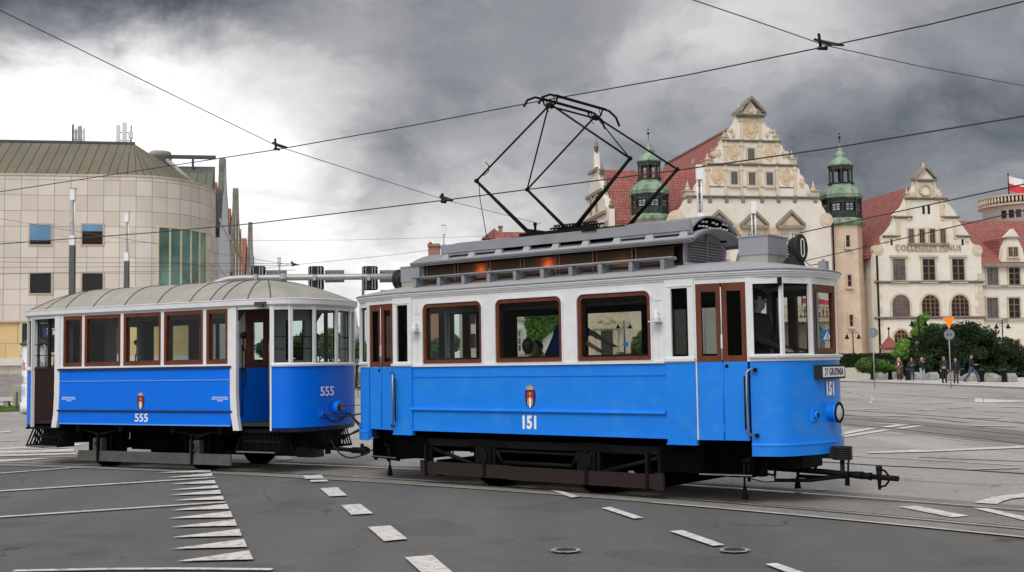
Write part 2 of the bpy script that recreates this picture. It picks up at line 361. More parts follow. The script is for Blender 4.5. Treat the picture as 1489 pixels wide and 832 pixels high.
# ---- cornice, gutter and roof
PL = planpts(FULL, True)
mb = MB(); mb.sweep(PL, [(-.03, 2.705), (.012, 2.705), (.016, 2.728), (.034, 2.735), (.036, 2.752), (.05, 2.758), (.052, 2.776), (-.03, 2.776)], True); mb.build('cornice', m_white, motor)
mb = MB(); mb.sweep(PL, [(-.03, 2.778), (.056, 2.778), (.064, 2.788), (.056, 2.798), (-.03, 2.80)], True); mb.build('gutter', m_roofg, motor)
def roof_loft(PL, x0, z0, H, off, p=2.0, ss=(1, .97, .93, .88, .8, .7, .6, .5, .4, .3, .2, .1, .0)):
    rows = []
    for s in ss:
        row = []
        for P, n in PL:
            q = (P[0]+n[0]*off, P[1]+n[1]*off); xc = max(-x0, min(x0, q[0])); row.append(V((xc+(q[0]-xc)*s, q[1]*s, z0+H*(1-s**p))))
        rows.append(row+[row[0]])
    return rows
def roofz(x, y, x0=2.3, z0=2.80, H=.185, W=1.12):
    s = abs(y)/W
    if abs(x) > x0: s = max(s, (abs(x)-x0)/(3.85-x0))
    return z0+H*(1-s*s)
dense = []
for i, (P, n) in enumerate(PL):
    dense.append((P, n)); Q, n2 = PL[(i+1) % len(PL)]
    k = int((Q-P).length/.35)
    for j in range(1, k+1): t = j/(k+1); dense.append((P.lerp(Q, t), n.lerp(n2, t).normalized()))
mb = MB(); mb.grid(roof_loft(dense, 2.3, 2.80, .185, .05)); mb.build('roof', m_roofl, motor)
# ---- clerestory
X0, X1 = -2.42, 2.12; YC = .545
mb = MB(); mb.bx(X0, X1, -YC+.10, YC-.10, 2.88, 3.26)
for s_ in (-1, 1): mb.bx(X0, X1, min(s_*YC, s_*(YC-.10)), max(s_*YC, s_*(YC-.10)), 2.88, 2.975); mb.bx(X0, X1, min(s_*YC, s_*(YC-.10)), max(s_*YC, s_*(YC-.10)), 3.195, 3.26)
cl = mb.build('clerestory', m_dbrown, motor)
for my in (1, -1):
    nb = 7; m_frost = frosted('brown_clerestory_glass', (.10, .072, .052), (.55, .40, .28))
    nb = 7; w = (X1-.1-X0-.06)/nb
    for i in range(nb):
        x0 = X0+.06+i*w
        mb = MB(1, my); mb.bx(x0+.03, x0+w-.03, -YC-.002, -YC+.006, 2.975, 3.196); mb.build('clerestory_window', m_frost, cl)
        mb = MB(1, my); mb.bx(x0+.015, x0+.04, -YC-.02, -YC, 2.95, 3.215); mb.bx(x0-.045, x0-.02, -YC-.02, -YC, 2.95, 3.215); mb.build('clerestory_post', mat('worn_brown_post', (.12, .055, .035), .5, var=.5, scale=15), cl)
    m_glow = mat('warm_bulb', (1, .4, .12), .5, var=0, emit=(1, .31, .075), estr=62)
    for x, rz in ((-1.27, .030), (-.04, .034), (1.20, .014)):
        mb = MB(1, my); mb.sphere((x, -YC+.078, 3.085 if x < 1 else 3.03), rz, 12, 8, (1.6, .5, .8)); mb.build('lamp', m_glow, cl)
WC = .665
arch = [(y, 3.27+.165*(1-(abs(y)/WC)**2.2)) for y in [WC*(-1+2*i/16) for i in range(17)]]
def archroof(x0, x1, yz, t, m, name, parent, wc=None):
    mb = MB(); P = [[V((x, y, z)) for y, z in yz] for x in (x0, x1)]; mb.grid(P)
    Q = [[V((x, y*.985, z-t)) for y, z in yz] for x in (x0, x1)]; mb.grid(Q)
    for k in (0, 1):
        n = len(yz); mb.add(P[k]+Q[k], [(i, i+1, n+i+1, n+i) for i in range(n-1)])
    for e in (0, -1): mb.add([P[0][e], P[1][e], Q[1][e], Q[0][e]], [(0, 1, 2, 3)])
    return mb.build(name, m, parent)
cr = archroof(-2.56, 2.33, arch, .035, m_roofl, 'clerestory_roof', motor)
mb = MB()
for my in (1, -1):
    for zz, o in ((3.215, .0), (3.236, .012), (3.256, .022)):
        mb.bx(-2.57, 2.335, my*(WC-.03+o) if my > 0 else -(WC+o)-.0, my*(WC+o) if my > 0 else -(WC-.03+o), zz, zz+.018)
mb.build('roof_moulding', m_roofg, cr); mb = MB()
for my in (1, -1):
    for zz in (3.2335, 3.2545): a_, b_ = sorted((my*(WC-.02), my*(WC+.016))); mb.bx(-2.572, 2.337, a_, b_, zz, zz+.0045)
mb.build('painted_shadow_line', m_lead, cr)  # thin dark strips painting shadow lines between the mouldings
mb = MB(); mb.bx(-1.98, 2.2, -.50, -.46, 3.30, 3.44); mb.bx(-1.98, 2.2, .46, .50, 3.30, 3.44); mb.build('dark_gap_backing', m_soot, motor)  # dark backing added so the slot under the deck boards reads as shade
for mx in (1, -1):
    mb = MB(mx, 1)
    for k in range(3):
        yz = [(y*(1+.0*k), z-.02-.018*k) for y, z in arch]; xo = 2.335-.01*k if mx > 0 else 2.565-.01*k
        n = len(yz); mb.add([V((xo+d, y, z+dz)) for d in (0, .025) for dz in (0, .014) for y, z in yz],
               [(i+a*n, i+1+a*n, i+1+b*n, i+b*n) for i in range(n-1) for a, b in ((0, 1), (1, 3), (3, 2), (2, 0))])
    mb.build('end_moulding', m_roofg, cr)
    # louvred end wall
    xe = 2.125 if mx > 0 else 2.425
    mb = MB(mx, 1); mb.prism([(xe, y*.82, max(3.0, z-.05)) for y, z in arch]+[(xe, .545, 2.9), (xe, -.545, 2.9)], (.02, 0, 0)); lw = mb.build('end_wall', m_roofg, cl)
    mb = MB(mx, 1)
    for k in range(9):
        z = 2.985+k*.036; ym = .46 if z < 3.2 else .46-(z-3.2)*1.8
        for s in (1, -1):
            a, b = (.015, ym) if s > 0 else (-ym, -.015)
            mb.hexa([(xe+.02, a, z), (xe+.05, a, z-.012), (xe+.05, b, z-.012), (xe+.02, b, z), (xe+.02, a, z+.02), (xe+.05, a, z+.0), (xe+.05, b, z+.0), (xe+.02, b, z+.02)])
    mb.bx(xe+.02, xe+.05, -.012, .012, 2.95, 3.36); mb.bx(xe+.02, xe+.045, -.5, .5, 2.93, 2.955); mb.build('louvre', mat('louvre_grey', (.2, .205, .215), .5, var=.15), lw)
    mb = MB(mx, 1)
    mb.tube([(xe+.02, -.56, 2.955), (xe+.10, -.4, 2.945), (xe+.12, .3, 2.945), (xe+.12, .52, 2.96), (xe+.14, .62, 3.03), (xe+.17, .65, 3.16)], .022, 8)
    mb.tube([(xe+.16, -.2, 2.93), (xe+.17, .4, 2.93), (xe+.19, .60, 2.98), (xe+.2, .66, 3.12)], .016, 8); mb.build('conduit', m_roofg, cr)
# ---- shelf boards on brackets along the clerestory
for my in (1, -1):
    mb = MB(1, my); mb.bx(-2.33, 2.18, -.90, -.80, 3.005, 3.03); mb.tube([(-2.33, -.895, 3.017), (2.18, -.895, 3.017)], .014, 6); sh = mb.build('catwalk_board', m_roofg, motor)
    mb = MB(1, my); mb.bx(-2.30, 2.1, -.76, -.66, 3.003, 3.024); mb.build('catwalk_board', m_roofg, motor)
    for i in range(10):
        mb = MB(1, my); x = -2.27+i*.4778; z = roofz(x, -.87)
        mb.prism([(x-.03, -.895, z-.01), (x-.03, -.66, z+.03), (x-.03, -.66, 3.0), (x-.03, -.895, 3.0)], (.012, 0, 0))
        mb.prism([(x+.018, -.895, z-.01), (x+.018, -.66, z+.03), (x+.018, -.66, 3.0), (x+.018, -.895, 3.0)], (.012, 0, 0))
        mb.bx(x-.03, x+.03, -.898, -.885, z-.02, 3.0)
        mb.build('bracket', mat('bracket_grey', (.22, .235, .25), .6, var=.25, scale=14), sh)
# ---- roof deck, cowlings
for my in (1, -1):
    mb = MB(1, my); mb.bx(-2.0, 2.28, -.615, -.585, 3.375, 3.505); dk = mb.build('deck_side_board', m_roofg, motor)
    for i in range(9):
        mb = MB(1, my); x = -1.9+i*.51; mb.hexa([(x-.07, -.64, 3.28), (x+.07, -.64, 3.28), (x+.06, -.54, 3.31), (x-.06, -.54, 3.31), (x-.045, -.60, 3.376), (x+.045, -.60, 3.376), (x+.045, -.56, 3.376), (x-.045, -.56, 3.376)])
        mb.build('deck_foot', m_roofl, dk)
mb = MB(); mb.bx(-2.0, -1.2, -.58, -.3, 3.44, 3.46); mb.bx(.4, 1.3, -.58, .58, 3.44, 3.46); mb.build('deck_plank', m_roofg, motor)
def cowl(x0, x1, zt, w, open_end, name='resistor_cowl', zb=3.41):
    yz = [(y, zb+(zt-zb)*(1-(abs(y)/w)**2.6)) for y in [w*(-1+2*i/14) for i in range(15)]]
    o = archroof(x0, x1, yz, .02, m_roofg, name, motor)
    mb = MB(); xi = x1-.06 if open_end > 0 else x0+.06
    mb.prism([(xi, y*.97, z-.015) for y, z in yz], (-.02*open_end, 0, 0)); mb.build('cowl_opening', m_soot, o)
    mb = MB(); mb.bx(x0, x1, -w, -w+.02, zb-.07, zb+.01); mb.bx(x0, x1, w-.02, w, zb-.07, zb+.01); mb.build('cowl_side', m_roofg, o)
    return o
c1 = cowl(1.15, 2.30, 3.60, .60, 1)
mb = MB(); rnd = random.Random(3)
for k in range(9):
    y = -.36+k*.09; 
    for z in (3.45, 3.51)[:1+(k % 3 > 0)]: mb.lathe((2.245, y, z+rnd.uniform(-.01, .01)), [(.008, 0), (.015, .012), (.008, .024), (.015, .036), (0, .045)], 8, 'x')
mb.build('insulator', m_letter, c1)
cowl(-1.98, -.92, 3.585, .60, 1)
# ---- boxes, blinds and lamps on the platform roofs
for mx in (1, -1):
    mb = MB(mx, 1); mb.prism([(2.78, -.26, 2.90), (3.165, -.26, 2.90), (3.165, .26, 2.90), (2.78, .26, 2.90)], (0, 0, .14)); mb.build('roof_box_base', m_canvas, motor)
    mb = MB(mx, 1); mb.bx(2.77, 3.175, -.27, .27, 3.03, 3.27); mb.bx(2.76, 3.185, -.28, .28, 3.255, 3.275); mb.build('roof_box', mat('roof_box_grey', (.27, .28, .31), .5, var=.08), motor)
    ds = empty('route_indicator'); ds.parent = motor
    mb = MB(mx, 1); mb.lathe((3.36, .02, 3.10), [(.125, 0), (.14, .05), (.14, .08), (.165, .085), (.172, .10), (.172, .13), (.158, .135)], 32, 'x'); mb.prism([(3.22, -.1, 2.84), (3.52, -.1, 2.80), (3.46, -.1, 2.98), (3.40, -.1, 3.05)], (0, .2, 0))
    mb.bx(3.2, 3.5, -.12, .14, 2.80, 2.86); mb.build('drum', m_rubber, ds)
    mb = MB(mx, 1); xo = 3.498
    if mx == 1:
        def sr(a, b, k=8): return [V((xo, .02+a*cos(pi*i/k), 3.10+(b-a)+a*sin(pi*i/k))) for i in range(k+1)]+[V((xo, .02-a*cos(pi*i/k), 3.10-(b-a)-a*sin(pi*i/k))) for i in range(k+1)]
        mb.ring(sr(.052, .118), sr(.036, .102), (.004, 0, 0)); mb.build('digit', m_letter, ds)
    mb = MB(mx, 1); mb.bx(3.63, 3.73, .16, .26, 2.80, 2.93); mb.prism([(3.62, .14, 2.79), (3.76, .14, 2.79), (3.74, .14, 2.81), (3.64, .14, 2.81)], (0, .14, 0)); mb.tube([(3.68, .21, 2.93), (3.68, .21, 2.96)], .02, 8); mb.build('signal_lamp', m_roofg, motor)
    mb = MB(mx, 1); mb.tube([(3.45, .02, 3.0), (3.55, .1, 2.88), (3.64, .2, 2.9)], .006, 5); mb.build('roof_wire', m_black, motor)
# mirror on the front corner post
mb = MB(); mb.bx(3.56, 3.60, -.83, -.79, 2.59, 2.69); mb.tube([(3.58, -.82, 2.6), (3.57, -.86, 2.54), (3.42, -.93, 2.44)], .007, 6)
mi = mb.build('mirror_arm', m_black, motor)
mb = MB(); mb.prism([(3.38+.045*cos(q), -.93-.03*cos(q), 2.38+.09*sin(q)) for q in [2*pi*i/14 for i in range(14)]], (0, -.012, 0)); mb.build('mirror', mat('mirror_back', (.02, .03, .05), .4), mi)
# grab rails
for mx in (1, -1):
    for my in (1, -1):
        for (x, y) in (((3.27, -.955),) if mx > 0 else ((2.55, -1.09),)):
            mb = MB(mx, my); mb.tube([(x+.03, y+.04, 1.60), (x-.02, y-.04, 1.605), (x-.05, y-.06, 1.57), (x-.055, y-.06, 1.25), (x-.05, y-.06, .88), (x-.03, y-.05, .84), (x+.03, y+.04, .83)], .014, 8)
            g = mb.build('grab_rail', m_steel, motor)
            mb = MB(mx, my); mb.tube([(x-.085, y-.045, 1.53), (x-.085, y-.045, .90)], .011, 8); mb.lathe((x+.03, y+.02, 1.60), [(.026, -.02), (.026, 0)], 10, 'y'); mb.lathe((x+.03, y+.02, .83), [(.026, -.02), (.026, 0)], 10, 'y'); mb.build('rail_mount', m_black, g)
# lettering, arms
def arms(root, x, y, z, s=1.0):
    a = empty('coat_of_arms'); a.parent = root
    def P(pts, m, d, nm):
        mb = MB(); mb.prism([(x+u*s, y, z+w*s) for u, w in pts], (0, -d, 0)); mb.build(nm, m, a)
    red = mat('arms_red', (.42, .02, .015), .5, var=.1); gold = mat('arms_gold', (.62, .38, .1), .4, var=.15); nav = mat('arms_navy', (.01, .015, .08), .5, var=.1); wh = m_letter
    P([(-.085, .10), (.085, .10), (.09, .0), (.07, -.10), (.0, -.15), (-.07, -.10), (-.09, 0)], nav, .003, 'shield')
    P([(-.055, .08), (.055, .08), (.058, -.02), (.0, -.10), (-.058, -.02)], red, .006, 'field')
    P([(-.045, -.02), (-.025, -.02), (-.025, -.11), (-.045, -.09)], gold, .008, 'gate'); P([(.045, -.02), (.025, -.02), (.025, -.11), (.045, -.09)], gold, .008, 'gate')
    P([(-.018, .0), (.018, .0), (.018, -.12), (0, -.14), (-.018, -.12)], wh, .008, 'figure'); P([(-.012, .03), (.012, .03), (.012, .07), (-.012, .07)], gold, .008, 'figure')
    P([(-.05, .105), (.05, .105), (.062, .155), (.03, .135), (0, .17), (-.03, .135), (-.062, .155)], gold, .006, 'crown')
    return a
arms(motor, 0.02, -WM-.002, 1.26)
for my in (1, -1):
    text_obj('fleet_number', '151', .235, m_letter, motor, (0.0, -my*(WM+.004), .92), (my, 0, 0), (0, 0, 1), sx=.84, offs=.010)
for mx in (1, -1):
    text_obj('fleet_number', '151', .215, m_letter, motor, (mx*3.81, 0, 1.35), (0, mx, 0), (0, 0, 1), sx=.84, offs=.012)
db = empty('destination_board'); db.parent = motor
mb = MB(); mb.bx(3.76, 3.86, -.345, .345, 1.475, 1.645); mb.build('board_case', m_rubber, db)
mb = MB(); mb.bx(3.861, 3.864, -.31, .31, 1.50, 1.62); mb.build('board_face', m_letter, db)
text_obj('lettering', '27 GRUDNIA', .130, m_rubber, db, (3.868, 0, 1.558), (0, 1, 0), (0, 0, 1), sx=.655, offs=-.001)
# headlights, sockets, buffers
for mx in (1, -1):
    mb = MB(mx, 1); mb.lathe((3.74, 0, 1.07), [(.108, 0), (.115, .05), (.115, .13), (.124, .14), (.124, .165), (.105, .17)], 28, 'x'); hl = mb.build('headlight', m_blue, motor)
    mb = MB(mx, 1); mb.lathe((3.74, 0, 1.07), [(.103, .160), (.098, .172), (.07, .185), (.04, .192), (0, .194)], 24, 'x'); mb.build('lens', m_lampglass, hl)
    mb = MB(mx, 1); mb.ring([(3.905, .126*cos(q), 1.07+.126*sin(q)) for q in [2*pi*i/28 for i in range(28)]], [(3.905, .100*cos(q), 1.07+.100*sin(q)) for q in [2*pi*i/28 for i in range(28)]], (.016, 0, 0)); mb.build('rim', m_black, hl)
    for s in (-.36, .36):
        mb = MB(mx, 1); x = 3.73; mb.bx(x, x+.045, s-.07, s+.07, .98, 1.12); mb.lathe((x+.04, s, 1.05), [(.05, 0), (.052, .03), (.04, .035)], 14, 'x'); so = mb.build('socket', m_blue, motor)
        mb = MB(mx, 1); mb.lathe((x+.07, s, 1.05), [(.032, 0), (.03, .01)], 12, 'x'); mb.build('socket_cap', m_black, so)
    mb = MB(mx, 1)
    for k in range(6): z = .505+k*.027; mb.lathe((3.93, 0, z), [(.10, 0), (.125, .006), (.125, .02), (.10, .026)], 20, smooth=False)
    mb.bx(3.7, 3.93, -.1, .1, .52, .65)
    mb.tube([(3.93, 0, .5), (3.93, 0, .28)], .03, 8); mb.build('buffer', m_rubber, motor)
    mb = MB(mx, 1); mb.tube([(2.9, 0, .37), (3.7, 0, .35), (4.05, 0, .33)], .035, 8); mb.bx(2.3, 3.55, -.28, .28, .40, .56)
    mb.tube([(3.2, -.30, .44), (3.2, -.32, .25), (3.6, -.2, .26), (3.95, -.02, .31)], .024, 6); mb.tube([(3.2, .30, .44), (3.2, .32, .25), (3.6, .2, .26), (3.95, .02, .31)], .024, 6)
    mb.tube([(4.02, 0, .52), (4.03, -.06, .48), (4.02, -.06, .26)], .013, 6); mb.tube([(4.0, -.02, .36), (4.0, -.04, .20)], .03, 8)
    if mx == 1:
        mb.tube([(4.0, 0, .335), (4.1, 0, .33), (4.16, 0, .33)], [.035, .045, .045], 10); mb.tube([(4.16, 0, .33), (4.24, 0, .32), (4.28, 0, .32)], [.05, .035, .05], 10); mb.tube([(4.28, 0, .32), (4.61, 0, .31)], .032, 8)
        mb.tube([(4.38, 0, .44), (4.38, 0, .17)], [.04, .016], 8); mb.tube([(4.38, .02, .41), (4.44, .03, .39), (4.48, .03, .34), (4.48, .03, .27), (4.44, .03, .22), (4.38, .02, .20)], .014, 6); mb.tube([(4.36, -.03, .42), (4.42, 0, .43)], .03, 6)
    mb.build('coupler', m_black, motor)
    # sand pipe and small gear below the skirt
    for my in (-1, 1):
        mb = MB(mx, 1); mb.tube([(3.0, my*.72, .56), (3.0, my*.72, .1)], [.012, .014], 8); mb.tube([(3.06, my*.70, .56), (3.05, my*.70, .26)], .02, 8); mb.tube([(3.0, my*.72, .20), (3.0, my*.72, .05)], [.02, .045], 10); mb.bx(2.97, 3.1, my*.71-.04, my*.71+.04, .5, .56)
        mb.tube([(3.2, my*.6, .36), (3.32, my*.6, .34), (3.36, my*.6, .40), (3.30, my*.6, .44)], .014, 6); mb.bx(3.08, 3.22, my*.6-.06, my*.6+.06, .32, .5)
        mb.build('sand_pipe', m_black, motor)
# steps
for mx in (1, -1):
    for my in (1, -1):
        mb = MB(mx, my); sg = Seg(S1, A); L = sg.L
        sg.box(mb, .0, L-.02, .33, .36, -.32, -.03); mb.hexa([sg.p(0, .36, -.30), sg.p(L-.05, .36, -.30), sg.p(L-.05, .36, -.5), sg.p(0, .36, -.5), sg.p(0, .76, -.10), sg.p(L, .76, -.10), sg.p(L, .76, -.5), sg.p(0, .76, -.5)])
        sg.box(mb, -.02, .02, .33, .72, -.5, -.06); sg.box(mb, L-.04, L, .33, .62, -.5, -.06); st = mb.build('step', m_soot, motor)
        mb = MB(mx, my); sg.box(mb, .0, L-.02, .348, .362, -.03, -.02); mb.build('step_edge', m_steel, st)
        mb = MB(mx, my); mb.bx(2.0, 2.6, -1.0, -.5, .36, .72); mb.build('step_box', m_soot, motor)
# ---- truck
for mx in (1, -1):
    for my in (1, -1):
        mb = MB(mx, my); mb.lathe((.88, -.72, .39), [(.06, -.10), (.30, -.09), (.32, -.05), (.39, -.045), (.385, .045), (.40, .05), (.42, .055), (.42, .075), (.05, .08)], 36, 'y'); mb.build('wheel', m_soot, motor)
        mb = MB(mx, my); mb.bx(.76, 1.0, -.99, -.86, .30, .56); mb.bx(.80, .96, -1.03, -.98, .37, .52); mb.bx(.70, .74, -.97, -.87, .2, .6); mb.bx(1.02, 1.06, -.97, -.87, .2, .6); mb.build('axle_box', m_black, motor)
        mb = MB(mx, my); mb.tube([(1.06, -.93, .3), (1.95, -.93, .52)], .03, 6); mb.bx(1.0, 2.1, -.95, -.90, .55, .66); mb.bx(1.92, 2.0, -.95, -.9, .3, .6)
        for k in range(6): mb.bx(.50+k*.03, 1.26-k*.03, -.98, -.90, .575+k*.017, .587+k*.017)
        mb.build('leaf_spring', m_black, motor)
for my in (1, -1):
    mb = MB(1, my); mb.bx(-1.95, 1.95, -.96, -.90, .56, .66); mb.bx(-.72, .72, -.95, -.9, .50, .53); mb.tube([(-.6, -.92, .36), (.6, -.92, .36)], .03, 6); mb.tube([(-.6, -.93, .36), (-.72, -.93, .55)], .03, 6); mb.tube([(.6, -.93, .36), (.72, -.93, .55)], .03, 6)
    mb.build('truck_frame', m_black, motor)
    mb = MB(1, my); mb.bx(-1.98, -.45, -1.0, -.955, .145, .325); mb.bx(-.445, 1.90, -1.0, -.955, .135, .315); mb.bx(-2.10, -1.98, -1.0, -.955, .12, .34); mb.bx(1.90, 2.03, -1.0, -.955, .12, .33)
    lg = mb.build('lifeguard_board', m_rust, motor)
    for x in (-1.98, -.87, .87, 1.8): mb = MB(1, my); mb.bx(x-.02, x+.02, -1.02, -.95, .14, .58); mb.build('board_hanger', m_black, lg)
mb = MB(); mb.bx(-2.1, 2.1, -.85, .85, .60, .76); mb.bx(-2.5, -2.1, -.6, .6, .45, .7); mb.bx(2.1, 2.5, -.6, .6, .45, .7); mb.bx(-.6, .6, -.5, .5, .25, .6); mb.tube([(-.88, -.72, .39), (-.88, .72, .39)], .06, 8); mb.tube([(.88, -.72, .39), (.88, .72, .39)], .06, 8); mb.bx(1.75, 1.82, -.95, .95, .12, .35); mb.bx(-1.82, -1.75, -.95, .95, .12, .35); mb.build('underframe', m_soot, motor)
# ---- interior
def plate(name, plan, z, t, m, root):
    mb = MB(); mb.prism([(p[0]+n[0]*-.05, p[1]+n[1]*-.05, z) for p, n in plan], (0, 0, t)); return mb.build(name, m, root)
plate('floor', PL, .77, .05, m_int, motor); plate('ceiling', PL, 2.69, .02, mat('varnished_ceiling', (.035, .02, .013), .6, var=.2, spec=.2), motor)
for mx in (1, -1):
    mb = MB(mx, 1); x = 2.15
    for s in (1, -1):
        a, b = (.42, 1.03) if s > 0 else (-1.03, -.42)
        mb.bx(x, x+.04, a, b, .82, 1.72); sg = Seg((x, a), (x, b)); sg.frame(mb, (0, abs(b-a), 1.72, 2.69), (.09, abs(b-a)-.07, 1.78, 2.5), -.04, 0, .02, .02)
    mb.bx(x, x+.04, -.42, .42, 2.5, 2.69); mb.bx(x, x+.05, -.46, -.40, .82, 2.69); mb.bx(x, x+.05, .40, .46, .82, 2.69); mb.build('bulkhead', m_dbrown, motor)
for my in (1, -1):
    mb = MB(1, my); mb.bx(-2.0, 2.0, -.98, -.55, 1.20, 1.24); mb.bx(-2.0, 2.0, -.56, -.53, .82, 1.22); mb.bx(-2.05, 2.05, -1.015, -.98, 1.24, 1.735); mb.build('bench_seat', m_brown, motor)
mb = MB(); mb.tube([(-2.1, -.45, 2.55), (2.1, -.45, 2.55)], .015, 6); mb.tube([(-2.1, .45, 2.55), (2.1, .45, 2.55)], .015, 6); mb.build('hand_rail', m_brass, motor)
mb = MB(); mb.bx(3.35, 3.6, -.1, .28, .82, 1.72); mb.lathe((3.48, .1, 1.72), [(.15, 0), (.15, .05), (.04, .06), (.03, .12), (0, .12)], 16); mb.tube([(3.48, .1, 1.82), (3.40, -.08, 1.86)], .014, 6); mb.tube([(3.3, .5, .82), (3.3, .5, 1.85)], .03, 8); ct = mb.build('controller', m_black, motor)
mb = MB(); mb.sphere((3.5, .2, 1.95), .025); mb.build('warning_lamp', mat('red_lamp', (.6, .02, .01), .3, var=0, emit=(1, .05, .02), estr=1.2), ct)
# ---- pantograph
pg = empty('pantograph', (.05, 0, 0)); pg.parent = motor
mb = MB(); W = .60; Z0, ZK, ZT = 3.56, 4.40, 5.32
def arm(pts, r): mb.tube(pts, r, 8)
for s in (-1, 1):
    for d in (-1, 1):
        mb = MB(); arm([(d*.40, s*W*.95, Z0), (d*1.34, s*W, ZK)], [.032, .022]); mb.sphere((d*1.34, s*W, ZK), .034, 10, 6); mb.build('lower_arm', m_black, pg)
        mb = MB(); arm([(d*1.34, s*W, ZK), (d*.03, s*.55, ZT)], .0145); mb.build('upper_arm', m_black, pg)
mb = MB(); arm([(-.03, -.55, ZT), (-1.34, W, ZK)], .012); arm([(.03, .55, ZT), (1.34, -W, ZK)], .009)
mb.tube([(-1.16, -.6, 4.66), (-1.10, -.6, 4.60), (-1.12, -.58, 4.52), (-1.2, -.6, 4.46)], .007, 5); mb.build('brace', m_black, pg)
mb = MB(); mb.tube([(-1.3, -.6, 4.44), (-1.27, -.6, 4.1), (-1.18, -.58, 3.6), (-1.15, -.5, 3.45)], .006, 5); mb.build('earth_cable', m_black, pg)
mb = MB()
for s in (-1, 1): mb.bx(-.55, .62, s*.58-.03, s*.58+.03, 3.505, 3.555)
for x in (-.45, 0, .5): mb.bx(x-.04, x+.04, -.6, .6, 3.49, 3.54)
for x in (-.4, .4): mb.tube([(x, -.6, 3.57), (x, .6, 3.57)], .045, 10)
for x, y in ((-.5, -.4), (-.5, .4), (.55, -.4), (.55, .4)): mb.lathe((x, y, 3.40), [(.05, 0), (.065, .03), (.04, .05), (.06, .08), (.04, .11)], 12)
mb.tube([(-.28, -.58, 3.55), (-.28, -.58, 3.66)], [.015, .02], 8); mb.sphere((-.28, -.58, 3.67), .03, 8, 6); mb.build('base_frame', m_black, pg)
for s in (-1, 1):
    mb = MB()
    pts = [];
    for k in range(16*12+1): q = 2*pi*k/12; pts.append((-.12+k/(16*12)*.75, s*.34+.043*cos(q), 3.615+.043*sin(q)))
    mb.tube(pts, .011, 5); mb.tube([(-.2, s*.34, 3.615), (.72, s*.34, 3.615)], .014, 6); mb.build('tension_spring', m_black, pg)
mb = MB(); mb.tube([(.1, -.3, 3.54), (.75, -.35, 3.50)], .05, 10); mb.prism([(.55, -.64, 3.49), (.8, -.64, 3.49), (.62, -.64, 3.62)], (0, .03, 0)); mb.build('damper', m_black, pg)
hd = empty('pan_head'); hd.parent = pg
for x in (-.13, .13):
    mb = MB(); mb.tube([(x, -.98, 5.26), (x, -.90, 5.36), (x, -.72, 5.43), (x, .72, 5.43), (x, .90, 5.36), (x, .99, 5.24)], .017, 8); mb.bx(x-.03, x+.03, -.62, .62, 5.425, 5.445); mb.build('collector_strip', m_black, hd)
for y in (-.55, .55):
    mb = MB(); mb.tube([(-.13, y, 5.42), (-.1, y, 5.34), (0, y, 5.30), (.1, y, 5.34), (.13, y, 5.42)], .013, 6); mb.tube([(0, y-.04, 5.32), (0, y+.04, 5.32)], .04, 10)
    mb.tube([(-.12, y+.08, 5.42), (-.16, y+.1, 5.33), (-.08, y+.08, 5.25)], .007, 5); mb.tube([(.12, y-.08, 5.42), (.16, y-.1, 5.33), (.08, y-.08, 5.25)], .007, 5); mb.build('head_bracket', m_black, hd)
mb = MB(); mb.tube([(0, -.55, 5.31), (0, .55, 5.31)], .014, 6); mb.build('cross_tube', m_black, hd)
